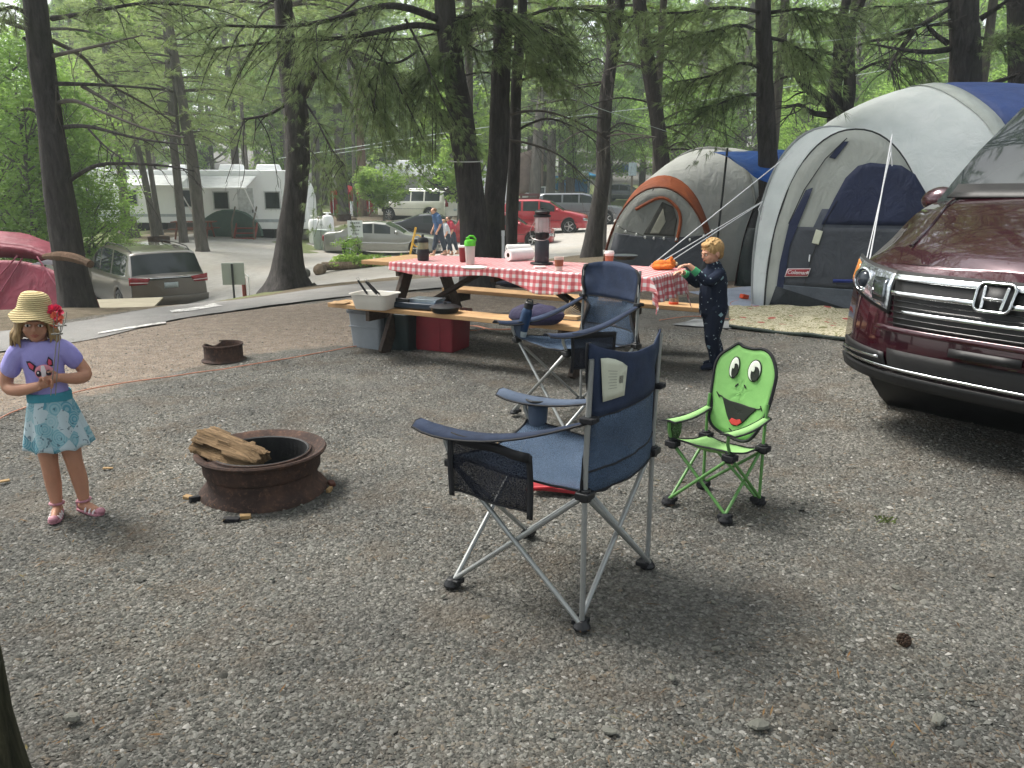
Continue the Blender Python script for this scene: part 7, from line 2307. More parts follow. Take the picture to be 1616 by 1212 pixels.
# wooden platform between tent and van
dk = thing('wooden_platform', 'low weathered wooden platform between the crimson tent and the silver minivan', 'platform', tuple(on(*at(92, 486, 15.5).xy)), R(16))
DKW = wood('weathered_deck', '6f6856', '95907c'); 
for k in range(9):
    m = MB(); m.box((0, k * .15 - .6, .22), (3.6, .14, .035)); m.build('deck_board', DKW, dk)
m = MB(); m.box((0, -.68, .12), (3.6, .04, .20)); m.build('fascia', wood('dark_deck', '4a4538', '5f5a4a'), dk)

# ------------------------------------------------------------------ campers and lot furniture
RVW = mat('camper_white', 'f0f1f2', .5, .03, 2); RVD = mat('camper_dark', '5a554f', .8, .3, 3); WIN = AGL
def camper(name, lb, x0, x1, y, zb, H, W=2.5, rz=0, nose=.5, wins=(), door=None, awn=None, ac=2, skirt=True):
    L = x1 - x0
    t = thing(name, lb, 'camper', ((x0 + x1) / 2, y, zb), rz)
    m = MB(); prof = [(-L / 2, .55), (L / 2, .55), (L / 2, .55 + (H - .55) * .45)] + [(L / 2 - nose * (1 - math.cos(a)), .55 + (H - .55) * (.45 + .55 * math.sin(a))) for a in np.linspace(.2, 1.57, 7)] + [(-L / 2 + .12, H), (-L / 2, H - .12)]
    M_ = Matrix.Translation((0, W / 2, 0)) @ Matrix.Rotation(R(90), 4, 'X')
    m.prism(prof, W, M_); m.build('shell', RVW, t, 30, bevel=.03)
    if skirt:
        m = MB(); m.box((0, .05, .30), (L * .96, W * .9, .52)); m.build('skirt', RVD, t)
    for a, b, z0, z1 in wins:
        m = MB(); m.box(((a + b) / 2, -W / 2 - .012, (z0 + z1) / 2), (b - a, .03, z1 - z0)); w = m.build('window', WIN, t, bevel=.01)
        m = MB()
        for q in (((a + b) / 2, z0, b - a + .08, .05), ((a + b) / 2, z1, b - a + .08, .05), (a, (z0 + z1) / 2, .05, z1 - z0), (b, (z0 + z1) / 2, .05, z1 - z0)):
            m.box((q[0], -W / 2 - .02, q[1]), (q[2], .03, q[3]))
        m.build('frame', mat('aluminium_frame', 'b8babb', .4, .1, metal=.6), w)
    if door:
        m = MB(); m.box((door, -W / 2 - .012, 1.55), (.75, .04, 1.85)); d = m.build('door', mat('camper_door', 'cfd2d3', .5), t, bevel=.01)
        m = MB(); m.box((door + .3, -W / 2 - .05, 1.4), (.04, .05, .14)); m.build('handle', DARKP, d)
        for k in range(3):
            m = MB(); m.box((door, -W / 2 - .35 - .28 * (2 - k), .18 + .22 * k), (.9, .28, .04)); m.build('step', mat('red_brown_step', '8a4238', .8, .2), t)
        for s in (-1, 1):
            m = MB(); m.beam((door + s * .48, -W / 2 - 1.05, .02), (door + s * .48, -W / 2 - .1, .80), .05, .2); m.build('stringer', mat('red_brown_step', '8a4238'), t)
            m = MB(); m.beam((door + s * .5, -W / 2 - 1.0, .9), (door + s * .5, -W / 2 - .1, 1.6), .05, .08); m.box((door + s * .5, -W / 2 - .98, .5), (.07, .07, .9)); m.build('hand_rail', mat('grey_timber', '6e665a', .9), t)
    for k in range(ac):
        m = MB(); m.box((-L * .25 + k * L * .35, 0, H + .15), (1.1, .9, .28), taper=.85); m.build('roof_unit', RVW, t, bevel=.04)
    m = MB(); m.box((0, -W / 2 - .008, .95), (L * .94, .02, .14)); m.build('stripe', mat('camper_stripe', 'a7adb4', .5), t)
    for s in (-.5, .5):
        m = MB(); m.tube([(s - .2 * L * 0, -W / 2 + .02, .36), (s, -W / 2 + .28, .36)], .35, 20); m.build('wheel', RUB, t)
    if awn:
        a, b, out = awn
        m = MB(); m.grid([[Vector((lerp(a, b, u), -W / 2 - out * v, H - .25 - .55 * v + .04 * math.sin(u * 20) * v)) for u in np.linspace(0, 1, 14)] for v in np.linspace(0, 1, 6)]); aw = m.build('awning', nyl('awning_white', 'd9dcda', 'c6cac8', .4), t, 60, solid=.01)
        m = MB(); m.tube([(a, -W / 2 - out, H - .8), (b, -W / 2 - out, H - .8)], .05, 8)
        for q in (a + .1, b - .1):
            m.tube([(q, -W / 2 - out, H - .8), (q, -W / 2 - .05, 1.1)], .03, 6)
        m.build('awning_arm', RVW, aw)
    return t
gA = at(440, 366, 43.0)
camper('camper', 'very long white camper behind the pines on the left, dark skirting below', -26.5, -12.9, 46.5, -1.15, 3.35, 2.6, R(-3), .3, ((-4.5, -3.2, 1.5, 2.3), (-1.5, -.6, 1.5, 2.3), (1.5, 3.2, 1.4, 2.3), (4.6, 5.4, 1.6, 2.2)), 4.0, (-1.0, 3.2, 2.0), 2)
camper('camper', 'white camper with a rounded white end and propane tanks, steps and awning towards the pines', -14.9, -9.9, 41.0, -1.2, 3.3, 2.5, R(4), 1.0, ((-1.9, -1.2, 1.5, 2.3), (.5, 1.2, 1.5, 2.3)), -.4, (-2.9, .2, 2.2), 2)
camper('camper', 'white camper with a wide awning behind the young maple', -9.6, -2.0, 60.0, -.5, 3.3, 2.5, R(2), .8, ((-3, -2.0, 1.5, 2.3), (0, 1.2, 1.5, 2.3), (2.2, 3.0, 1.5, 2.3)), -1.2, (-3.6, 1.2, 2.6), 2)
camper('camper', 'white box camper seen between the two dark trunks behind the table', -3.4, .4, 55.0, -.6, 3.5, 2.5, R(0), .3, ((-1.2, -.5, 1.6, 2.4),), None, None, 1)
camper('camper', 'white camper glimpsed through leaves at the far left edge', -34, -25.5, 38, -1.2, 3.1, 2.5, R(8), .5, ((-2, -1, 1.5, 2.2), (1, 2, 1.5, 2.2)), None, None, 1)
def far_table(px, py, Y, rz, lb):
    p = on(*at(px, py, Y).xy); t = thing('picnic_table', lb, 'picnic table', tuple(p), rz)
    W_ = mat('ruddy_timber', '7a4a3c', .85, .25, 4)
    m = MB(); m.box((0, 0, .75), (1.9, .75, .05)); m.build('table_top', W_, t)
    for s in (-1, 1):
        m = MB(); m.box((0, s * .68, .44), (1.9, .26, .05)); m.build('bench', W_, t)
        for q in (-.7, .7):
            m = MB(); m.beam((q, s * .65, 0), (q, s * .2, .74), .09, .05, (1, 0, 0)); m.build('leg', W_, t)
far_table(308, 371, 38.5, R(4), 'reddish picnic table on the gravel lot between the pale pine trunks')
far_table(605, 335, 55, R(60), 'dark picnic table left of the white SUV')
# propane tanks and bins by the camper end
def lobj(name, lb, cat, px, py, Y, prof, m_, group=None, n=18):
    p = on(*at(px, py, Y).xy); t = thing(name, lb, cat, tuple(p), 0, group)
    m = MB(); m.lathe(prof, n); m.build('body', m_, t, 35); return t
TNK = [(.001, 0), (.22, .02), (.26, .10), (.26, .95), (.20, 1.08), (.06, 1.12), (.06, 1.2), (.001, 1.2)]
for px, lb in ((497, 'white propane tank leftmost at the camper end'), (507, 'white propane tank between the two others at the camper end'), (518, 'taller white propane tank rightmost at the camper end')):
    t = lobj('propane_tank', lb, 'gas tank', px, 366, 39, [(r_ * 1.1, z * (1.05 if px < 515 else 1.25)) for r_, z in TNK], RVW, 'propane tanks')
    m = MB(); m.tube([Vector((.16 * math.cos(a), .16 * math.sin(a), 1.30 if px < 515 else 1.5)) for a in np.linspace(0, 6.28, 13)[:-1]], .02, 5, closed=True); m.build('collar', RVW, t)
GBN = mat('translucent_grey_bin', 'aeb9b2', .5, .1, alpha=.85)
for px, lb in ((504, 'left pale ribbed bin on the grass by the camper'), (513, 'right pale ribbed bin on the grass by the camper')):
    lobj('rubbish_bin', lb, 'bin', px, 374, 37, [(.001, 0), (.24, 0), (.25, .02), (.27, .4), (.275, .42), (.28, .8), (.31, .82), (.31, .88), (.001, .90)], GBN, 'pale bins by the camper')
lobj('fire_ring', 'low far fire ring behind the silver minivan roof', 'fire ring', 251, 378, 35, [(.45, 0), (.47, .02), (.44, .06), (.44, .30), (.47, .34), (.42, .34), (.40, 0)], RUST)
lobj('fire_ring', 'far fire ring on the grass behind the sedan', 'fire ring', 543, 345, 49, [(.45, 0), (.47, .02), (.44, .06), (.44, .34), (.47, .38), (.42, .38), (.40, 0)], RUST)
lobj('tree_stump', 'cut tree stump on the grass in front of the long camper', 'stump', 203, 363, 40, [(.62, -.1), (.50, .1), (.42, .5), (.40, 1.0), (.36, 1.02), (.001, 1.0)], BARK_FAR)
lobj('white_post', 'short white post in front of the red canopy', 'post', 556, 339, 55, [(.001, 0), (.12, 0), (.12, .9), (.10, .95), (.001, .96)], RVW)
# grey-green tarp shelter by the steps
g_ = on(*at(362, 366, 39.5).xy); t = thing('tent', 'small grey-green tent beside the camper steps', 'tent', tuple(g_))
rows = sag(smoothloft([arch((-1.5, .0, 0), (1.5, .1, 0), 1.2, 18), arch((-1.6, 1.0, 0), (1.6, 1.1, 0), 1.75, 18), arch((-1.3, 2.1, 0), (1.4, 2.1, 0), 1.2, 18)], 5), .06)
m = MB(); m.grid(rows); m.build('fly', nyl('sage_nylon', '6c8478', '5a7066'), t, 60); m = MB(); m.add(rows[0] + [Vector((0, -.1, 0))], [(i, i + 1, 19) for i in range(18)]); m.build('front_panel', nyl('sage_dark', '54695f'), t, 60)
def canopy(name, lb, px, py, Y, w, d, h, m_, rz=0, ph=.7, legm=RVW, walls=None):
    p = on(*at(px, py, Y).xy); t = thing(name, lb, 'canopy', tuple(p), rz)
    m = MB(); vs = [Vector((-w / 2, -d / 2, h)), Vector((w / 2, -d / 2, h)), Vector((w / 2, d / 2, h)), Vector((-w / 2, d / 2, h)), Vector((0, 0, h + ph))]
    m.add(vs, [(0, 1, 4), (1, 2, 4), (2, 3, 4), (3, 0, 4)]); m.grid([[Vector((x, y, z)) for x, y in ((-w / 2, -d / 2), (w / 2, -d / 2), (w / 2, d / 2), (-w / 2, d / 2), (-w / 2, -d / 2))] for z in (h, h - .25)])
    m.build('roof', m_, t, 10)
    for sx in (-1, 1):
        for sy in (-1, 1):
            m = MB(); m.box((sx * w / 2, sy * d / 2, h / 2), (.06, .06, h)); m.build('pole', legm, t)
    if walls:
        m = MB(); m.box((0, d / 2 - .05, h * .45), (w, .03, h * .85)); m.build('side_wall', walls, t)
    return t
REDN = nyl('bright_red_canvas', 'c02a32', 'a82028', .3)
canopy('canopy', 'bright red canopy shelter between far pine trunks', 552, 334, 62, 2.6, 2.6, 1.6, REDN, .3, .5, walls=REDN)
canopy('canopy', 'second smaller red shelter just right of a far trunk', 574, 333, 66, 1.6, 2, 1.2, REDN, .2, .3, walls=REDN)
canopy('canopy', 'far off-white canopy tent behind the pine trunks', 872, 306, 78, 5.5, 4, 2.4, WHN, .3, 1.3)
canopy('canopy', 'far light blue canopy right of the off-white one', 903, 304, 82, 4.2, 4, 2.0, nyl('sky_blue_canvas', '4aa3d8', '3a90c6', .3), .1, .9, walls=nyl('sky_blue_canvas2', '3f93c6'))
canopy('canopy', 'far royal blue canopy behind the curved trunk', 985, 300, 80, 3.2, 3, 2.6, nyl('mid_blue_canvas', '3a63c0', '2f55ae', .3), 0, .5)
# brown hanging tarp and wooden crib left of the pale trunk
p = on(*at(830, 312, 62).xy); m = MB(); m.grid([[Vector((p.x + lerp(-1.2, 1.3, u), p.y + .5 * u, p.z + lerp(3.9 + .8 * u, .9 + .2 * math.sin(u * 3) + .9 * u * u, v))) for u in np.linspace(0, 1, 9)] for v in np.linspace(0, 1, 8)]); tag(m.build('tarp', nyl('brown_canvas', '86746a', '74645c', .2), None, 60, solid=.01), 'brown tarp hanging beside the pale leaning trunk', 'tarp')
p = on(*at(818, 330, 58).xy); m = MB(); [m.box((p.x + .2, p.y, p.z + .2 + .28 * k), (2.6, .12, .16)) for k in range(5)]; [m.box((p.x + .2 + q, p.y + .08, p.z + .7), (.14, .12, 1.4)) for q in (-1.2, 0, 1.2)]; tag(m.build('slatted_fence', mat('maroon_timber', '5c2f30', .85, .2)), 'dark red slatted fence under the brown tarp', 'fence')
# meter post
p = on(*at(996, 320, 60).xy); t = thing('meter_post', 'grey electrical box on a wooden post beside the curved trunk', 'utility post', tuple(p)); m = MB(); m.box((0, 0, 1.6), (.14, .14, 3.2)); m.build('post', mat('grey_timber', '6e665a'), t); m = MB(); m.box((0, -.12, 2.7), (.55, .2, .9)); m.build('meter_box', mat('pale_blue_grey_box', '9fb0ba', .5), t, bevel=.02)
# overhead wires
def wire(pix, Ys, lb, r=.02):
    pts = [at(x, y, Y) for (x, y), Y in zip(pix, Ys)]; m = MB(); m.tube(catmull(pts, 5), r, 5); return tag(m.build('overhead_wire', mat('pale_wire', 'b8c4bf', .6)), lb, 'wire', 'pale overhead wires')
wire([(440, 250), (560, 232), (700, 210), (900, 184), (1100, 160), (1400, 110), (1650, 60)], (34, 33, 32, 31, 30, 29, 28), 'long pale wire crossing the woods above the young maple', .014)
wire([(520, 244), (640, 226), (760, 212)], (40, 39, 38), 'short pale wire just under the long one above the maple', .012)
wire([(740, 90), (860, 140), (1000, 190), (1060, 210)], (13.3, 14.5, 16.2, 17.0), 'thin pale line slanting down from the dark trunks to the leaning one', .004)
wire([(1196, 62), (1290, 66), (1420, 48), (1500, 30)], (12.2, 12.8, 13.4, 13.9), 'thin pale line from the trunk between the tents to the massive trunk', .005)

# signs and posts by the near road
p = on(*at(371, 466, 15.6).xy)
t = thing('sign_board', 'blank grey back of a square sign on a thin dark post beside the pale road', 'sign', tuple(p), R(8))
m = MB(); m.box((0, 0, .52), (.42, .02, .42)); m.build('board', mat('grey_sign_back', 'a5aaa4', .6, .08, 3), t, bevel=.004)
m = MB(); m.box((-.01, -.03, .34), (.035, .03, .74)); m.box((0.03, -.02, .02), (.16, .05, .05)); m.build('post', mat('dark_metal_post', '33363a', .6), t)
p = on(*at(386, 464, 15.9).xy); m = MB(); m.lathe([(.001, 0), (.04, 0), (.04, .42), (.03, .44), (.001, .44)], 12, Matrix.Translation(p)); tag(m.build('marker_post', mat('red_brown_post', '7e3a30', .8, .2)), 'short red-brown post beside the grey sign board', 'post')
p = on(*at(394, 463, 16.2).xy); m = MB(); m.tube([p, p + Vector((0, 0, .45)), p + Vector((-.05, 0, .5)), p + Vector((-.09, 0, .42))], .014, 8); tag(m.build('water_pipe', RVW), 'thin white bent water pipe right of the red-brown post', 'pipe')
# planter of logs with plants, sign above it
LOGM = bark('old_log_bark', (.10, .075, .05), (.30, .23, .16), 8)
lg = on(*at(560, 422, 22.5).xy)
m = MB(); m.tube([lg + Vector((-.9, 0, .07)), lg + Vector((0, .05, .09)), lg + Vector((1.3, .3, .10))], [.12, .11, .09], 12); tag(m.build('log', LOGM), 'long old log edging the planter beside the pale road', 'log')
lg2 = on(*at(505, 425, 22.2).xy); m = MB(); m.ball(lg2 + Vector((0, 0, .13)), (.18, .15, .17), 14, 9, fn=lambda v: v * (1 + .2 * noise.noise(v * 2))); tag(m.build('log_round', LOGM), 'sawn log round at the left end of the planter', 'log')
lg3 = on(*at(484, 424, 22.2).xy); m = MB(); m.ball(lg3 + Vector((-.1, 0, .08)), (.22, .2, .15), 12, 8, fn=lambda v: v * (1 + .2 * noise.noise(v * 1.7))); tag(m.build('boulder', SM), 'grey rounded boulder beside the forked trunk', 'boulder')
rng = np.random.default_rng(8)
C = np.stack([rng.uniform(-.75, 1.5, 90), rng.uniform(-.1, .9, 90), rng.uniform(.10, .30, 90)], -1) + np.array(lg)
co, q4, tone = leaves(C, .05, 26, .13, rng, .8)
o = bpy.data.objects.new('planter_plants', tri_mesh('planter_plants', co, q4, tone, LEAF_B)); COL.objects.link(o); tag(o, 'low mass of bright hosta-like leaves filling the log planter', 'plants', kind='stuff')
C = np.stack([rng.normal(0, .16, 26) - .2, rng.normal(.2, .12, 26), rng.uniform(.3, .9, 26)], -1) + np.array(lg)
co, q4, tone = leaves(C, .03, 30, .14, rng, 1.0); o = bpy.data.objects.new('shrub', tri_mesh('shrub', co, q4, tone, LEAF)); COL.objects.link(o); tag(o, 'feathery dark green shrub in front of the white notice sign', 'shrub')
p = on(*at(563, 415, 24).xy); t = thing('notice_sign', 'white notice sign on a post above the log planter', 'sign', tuple(p), R(-4))
m = MB(); m.box((0, 0, 1.02), (.44, .02, .48)); m.build('panel', mat('notice_white', 'd5d9d4', .6, .05), t, bevel=.004); m = MB(); m.box((0, .03, .5), (.04, .04, 1.0)); m.box((-.01, 0, 1.30), (.14, .02, .06)); m.build('post', mat('grey_timber', '6e665a'), t)
def text(body, size, M_, m_, parent, name='lettering', ext=.002):
    cu = bpy.data.curves.new(name, 'FONT'); cu.body = body; cu.size = size; cu.extrude = ext; cu.align_x = 'CENTER'; cu.align_y = 'CENTER'
    c = bpy.data.objects.new('tmp', cu); COL.objects.link(c); bpy.context.view_layer.update()
    me = bpy.data.meshes.new_from_object(c.evaluated_get(bpy.context.evaluated_depsgraph_get())); bpy.data.objects.remove(c)
    for v in me.vertices:
        v.co = M_ @ v.co
    me.materials.append(m_); o = bpy.data.objects.new(name, me); COL.objects.link(o); o.parent = parent; return o
GI = mat('grey_ink', '6a6e6c', .7); RX = Matrix.Rotation(R(90), 4, 'X')
for k, w in enumerate((.30, .34, .26, .20)):   # lines too small to read in the photograph
    m = MB(); z = 1.19 - k * .105
    for q in range(5):
        m.box((-w / 2 + (q + .5) * w / 5, -.013, z), (w / 5 - .018, .004, .035))
    m.build('faded_lettering', GI, t)
# yellow stand by the sedan
p = on(*at(652, 405, 28).xy); YM = mat('yellow_paint', 'd9a93a', .5, .12)
t = thing('yellow_sign_stand', 'leaning yellow stand with a wheel by the front of the silver sedan', 'stand', tuple(p)); m = MB(); m.tube([(-.12, 0, 0), (.12, 0, 1.0)], .035, 8); m.build('pole', YM, t)
m = MB(); m.tube([Vector((.16 + .16 * math.cos(a), -.02, .55 + .2 * math.sin(a))) for a in np.linspace(0, 6.28, 17)[:-1]], .025, 6, closed=True); m.build('hoop', YM, t)
p = on(*at(817, 392, 27).xy); m = MB(); m.lathe([(.001, 0), (.14, 0), (.13, .14), (.09, .26), (.001, .30)], 14, Matrix.Translation(p)); tag(m.build('yellow_cone', YM), 'small yellow marker on the pale lot right of the slim trunk', 'marker')
# white pipe marker standing between the two trunks
p = at(794, 402, 12.2); m = MB(); b = Vector((p.x, p.y, gz(p.x, p.y))); m.tube([b, b + Vector((0, 0, .75))], .022, 10); m.tube([b + Vector((0, 0, .74)), b + Vector((0, 0, .82))], .026, 10); tag(m.build('marker_pipe', RVW), 'slim white pipe standing between the two dark trunks behind the table', 'pipe')
# ------------------------------------------------------------------ people
def skin_mat(name, c):
    t = NT(name); b = srgb(c)
    cc = t.ramp(t.noise(14, 5, .6), [(.3, tuple(x * .86 for x in b)), (.7, b)])
    p = t.n('ShaderNodeBsdfPrincipled'); t.l(cc, p.inputs['Base Color']); p.inputs['Roughness'].default_value = .55
    p.inputs['Subsurface Weight'].default_value = .15; p.inputs['Subsurface Radius'].default_value = (.02, .008, .004)
    return t.done(p.outputs[0])
SKIN_G = skin_mat('tanned_skin', 'b8866c'); SKIN_B = skin_mat('fair_skin', 'cf9c82')
def V3(*a):
    return Vector(a)
def chain(m, pts, rs, n=12):
    P = catmull(pts, 4); N = len(P); R_ = []
    for i in range(N):
        t = i / 4; k = min(len(rs) - 2, int(t)); R_.append(lerp(rs[k], rs[k + 1], t - k))
    m.tube(P, R_, n); m.ball(P[0], R_[0], n, 7); m.ball(P[-1], R_[-1], n, 7)
def fuse(m, name, mt, parent, vox=.005, smooth=4, disp=None):
    o = m.build(name, mt, parent, 80)
    r = o.modifiers.new('remesh', 'REMESH'); r.mode = 'VOXEL'; r.voxel_size = vox; r.use_smooth_shade = True
    s = o.modifiers.new('smooth', 'SMOOTH'); s.iterations = smooth; s.factor = .5
    return o
def hand(m, wrist, fwd, palm_n, L=.105, curl=.8, side=1, r=.0058):
    """palm, four unequal bent fingers and a thumb leaving the side of the palm"""
    f = fwd.normalized(); n = palm_n.normalized(); s = f.cross(n).normalized() * side
    pl = L * .48
    m.ball(wrist + f * pl * .55, (pl * .62, pl * .42, pl * .26), 12, 8, M=Matrix((f, s, n)).transposed())
    for k in range(4):
        b = wrist + f * pl * .95 + s * (k - 1.5) * L * .105
        fl = L * (.46, .52, .49, .38)[k]; pts = [b]; a = 0
        for j, seg in enumerate((.45, .32, .23)):
            a += curl * (.35, .55, .45)[j] + .08 * k
            pts.append(pts[-1] + (f * math.cos(a) + n * math.sin(a)) * fl * seg)
        chain(m, pts, [r, r * .95, r * .85, r * .7], 8)
    b = wrist + f * pl * .25 - s * L * .20
    chain(m, [b, b + (f * .6 - s * .7 + n * .3) * L * .20, b + (f * 1.15 - s * .55 + n * .75) * L * .30], [r * 1.2, r * 1.05, r * .8], 8)
def head(m, c, M_, r=.075, nose=.010):
    """skull, jaw, cheeks, nose, ears; the face looks along local -y"""
    T = lambda v: c + M_ @ Vector(v)
    m.ball(T((0, .012, .018)), (r * .88, r * 1.03, r * .98), 22, 14, M=M_)
    m.ball(T((0, -.014, -.030)), (r * .70, r * .72, r * .72), 20, 12, M=M_)
    m.ball(T((0, -.040, -.062)), (r * .34, r * .32, r * .26), 12, 8, M=M_)
    for s in (-1, 1):
        m.ball(T((s * .030, -.043, -.026)), (.024, .022, .024), 10, 7, M=M_)
        m.ball(T((s * r * .90, .012, -.012)), (.008, .016, .024), 10, 8, M=M_)
    m.ball(T((0, -r * .97, -.012)), (.008, nose, .014), 10, 7, M=M_); m.ball(T((0, -r * 1.01, -.022)), (.011, nose, .009), 10, 7, M=M_)
    m.ball(T((0, -.066, .012)), (.036, .014, .010), 12, 7, M=M_)
def face(c, M_, r, body, shade=None):
    T = lambda v: c + M_ @ Vector(v)
    EYE = mat('eye_white', 'cfc8c0', .3, .05); IRIS = mat('eye_iris', '2a2622', .2, .2); LIP = mat('lips', 'a4604f', .5, .1); BR = mat('brow_hair', '8a6a48', .9, .2)
    for s in (-1, 1):
        m = MB(); m.ball(T((s * .027, -r * .885, -.002)), (.0125, .008, .0068), 12, 8, M=M_); e = m.build('eye', EYE, body)
        m = MB(); m.ball(T((s * .027, -r * .965, -.002)), (.0055, .004, .0058), 10, 7, M=M_); m.build('iris', IRIS, e)
        m = MB(); m.tube([T((s * .012, -r * .95, .014)), T((s * .027, -r * .97, .018)), T((s * .042, -r * .88, .014))], [.0022, .0028, .0015], 6); m.build('eyebrow', BR, body)
        m = MB(); m.tube([T((s * .014, -r * .93, .005)), T((s * .027, -r * .975, .0075)), T((s * .041, -r * .88, .004))], .0016, 6); m.build('eyelid', BR, e)
    m = MB(); m.tube([T((-.018, -r * .90, -.046)), T((-.007, -r * .98, -.043)), T((0, -r * .985, -.044)), T((.007, -r * .98, -.043)), T((.018, -r * .90, -.046))], [.0015, .0034, .0038, .0034, .0015], 8)
    m.tube([T((-.014, -r * .91, -.050)), T((0, -r * .975, -.052)), T((.014, -r * .91, -.050))], [.0015, .0038, .0015], 8); m.build('mouth', LIP, body)

# ---- girl in straw hat; local frame looks along -y
gp_ = G(98, 812)
girl = thing('person', 'small girl in a straw hat, lilac T-shirt and teal skirt standing with clasped hands', 'person', (gp_.x + .04, gp_.y, .008), R(20))
girl.scale = (.87, .92, 1); girl.location.x += .02
HC = V3(-.055, -.015, .905); HM = Euler((R(4), R(4), R(6))).to_matrix()
b = MB()
chain(b, [V3(-.04, .0, .52), V3(-.045, .0, .62), V3(-.05, .0, .72), V3(-.05, .0, .79)], [.066, .062, .062, .052], 16)
chain(b, [V3(-.05, .0, .79), V3(-.052, -.002, .86)], [.040, .034])
for s in (-1, 1):
    b.ball(V3(-.05 + s * .085, 0, .775), (.045, .042, .040), 12, 8)
head(b, HC, HM, .074)
# legs
hipL, hipR = V3(-.085, 0, .47), V3(.005, 0, .47)
chain(b, [hipL, V3(-.085, -.004, .36), V3(-.082, -.008, .255), V3(-.082, .012, .15), V3(-.078, .006, .055)], [.062, .055, .042, .040, .026], 14)
chain(b, [hipR, V3(.02, -.004, .36), V3(.032, -.008, .255), V3(.044, .012, .15), V3(.052, .006, .055)], [.062, .055, .042, .040, .026], 14)
FD = (V3(-.10, -.10, 0), V3(.16, -.05, 0))
for (x, y), d in (((-.078, .006), V3(-.02, -1, 0)), ((.052, .006), V3(.72, -.70, 0))):
    d.normalize(); chain(b, [V3(x, y, .028) - d * .018, V3(x, y, .026) + d * .04, V3(x, y, .017) + d * .105], [.024, .024, .016], 10)
# arms: elbows out, hands together at the waist
WR, WL = V3(-.055, -.118, .640), V3(.040, -.108, .668)
chain(b, [V3(-.150, .0, .775), V3(-.205, .010, .700), V3(-.222, .005, .622), V3(-.15, -.065, .617), WR], [.036, .034, .030, .027, .020], 12)
chain(b, [V3(.050, .0, .775), V3(.100, .010, .720), V3(.140, .004, .655), V3(.10, -.060, .650), WL], [.036, .033, .030, .027, .020], 12)
hand(b, WR, V3(1, -.15, .25), V3(0, 1, .2) * -1, .10, 1.3, 1)
hand(b, WL, V3(-1, -.25, -.1), V3(0, -.9, .1), .10, 1.3, -1)
gb_ = fuse(b, 'body', SKIN_G, girl, .0042, 3)
face(HC, HM, .074, gb_)
# hair
t = NT('light_brown_hair'); f = t.noise(60, 4, .7, stretch=(1, 1, .12)); t_c = t.ramp(f, [(.3, srgb('6b5438')), (.7, srgb('b09468'))]); HAIR_G = t.done(t.bsdf(t_c, .6, 0, .4, t.bump(f, .004, .8)))
m = MB(); rd = random.Random(4)
T = lambda v: HC + HM @ Vector(v)
m.ball(T((0, .022, .010)), (.084, .078, .078), 18, 12, M=HM)
for k in range(64):
    a = R(lerp(-158, -22, k / 63)) + math.pi + math.pi * 0
    a = lerp(R(-38), R(218), k / 63)
    x, y = .082 * math.cos(a), .014 + .082 * math.sin(a)
    l = rd.uniform(.045, .085); o_ = rd.uniform(.9, 1.2)
    m.tube([T((x * .95, y, .02)), T((x * 1.05, y * 1.02, -.03)), T((x * o_ * 1.12, y * 1.05, -.03 - l * .5)), T((x * o_ * 1.12 + rd.uniform(-.012, .012), y * 1.04, -.03 - l))], [.012, .013, .010, .003], 6)
fuse(m, 'hair', HAIR_G, girl, .0045, 1)
# hat: woven straw, floppy brim
t = NT('woven_straw'); tc_ = t.n('ShaderNodeTexCoord').outputs['Object']; w_ = t.n('ShaderNodeTexWave'); w_.bands_direction = 'Z'; w_.inputs['Scale'].default_value = 38; w_.inputs['Distortion'].default_value = 1.2; t.l(tc_, w_.inputs['Vector'])
c = t.ramp(w_.outputs['Fac'], [(.2, srgb('a08c62')), (.7, srgb('cfc094'))]); STRAW = t.done(t.bsdf(c, .85, 0, .2, t.bump(w_.outputs['Fac'], .003, .8)))
hat = MB(); prof = [(.001, .098), (.040, .096), (.062, .086), (.074, .066), (.080, .040), (.084, .022), (.094, .010), (.108, -.004), (.120, -.018), (.123, -.022), (.119, -.021), (.10, -.002), (.082, .012)]
hat.lathe(prof, 44)
hat.v = [(x * (1 + .02 * math.sin(5 * math.atan2(y, x))), y * 1.05, z + (math.hypot(x, y) - .08) * .25 * math.sin(4 * math.atan2(y, x) + 1) if math.hypot(x, y) > .085 else z) for x, y, z in hat.v]
HTM = Matrix.Translation(T((0, .008, .034))) @ HM.to_4x4() @ Matrix.Rotation(R(-5), 4, 'X') @ Matrix.Rotation(R(4), 4, 'Y')
hat.v = [(x * .93, y * .93, z) for x, y, z in hat.v]; hat.xf(HTM); ht = hat.build('hat', STRAW, girl, 60, solid=.0025)
def petals(cen, n, r_, mt, nm, seed):
    rd = random.Random(seed); m = MB()
    for k in range(n):
        d = Vector((rd.gauss(0, 1), rd.gauss(-.6, .8), rd.gauss(0, 1))).normalized(); s = d.orthogonal().normalized(); q = d.cross(s)
        c_ = cen + d * r_ * .35
        m.grid([[c_ + d * r_ * v * .75 + s * r_ * .42 * u * math.sin(.5 + v * 2.2) + q * r_ * .14 * (u * u + rd.uniform(0, .3)) for u in (-1, -.4, .4, 1)] for v in (0, .35, .7, 1)])
    return m.build(nm, mt, ht, 60)
petals(HTM @ V3(.088, -.035, .012), 26, .040, mat('pink_petals', 'e03a62', .7, .2), 'pink_flower', 1)
petals(HTM @ V3(.096, -.048, -.012), 18, .034, mat('coral_petals', 'ee7a5c', .7, .2), 'coral_flower', 2)
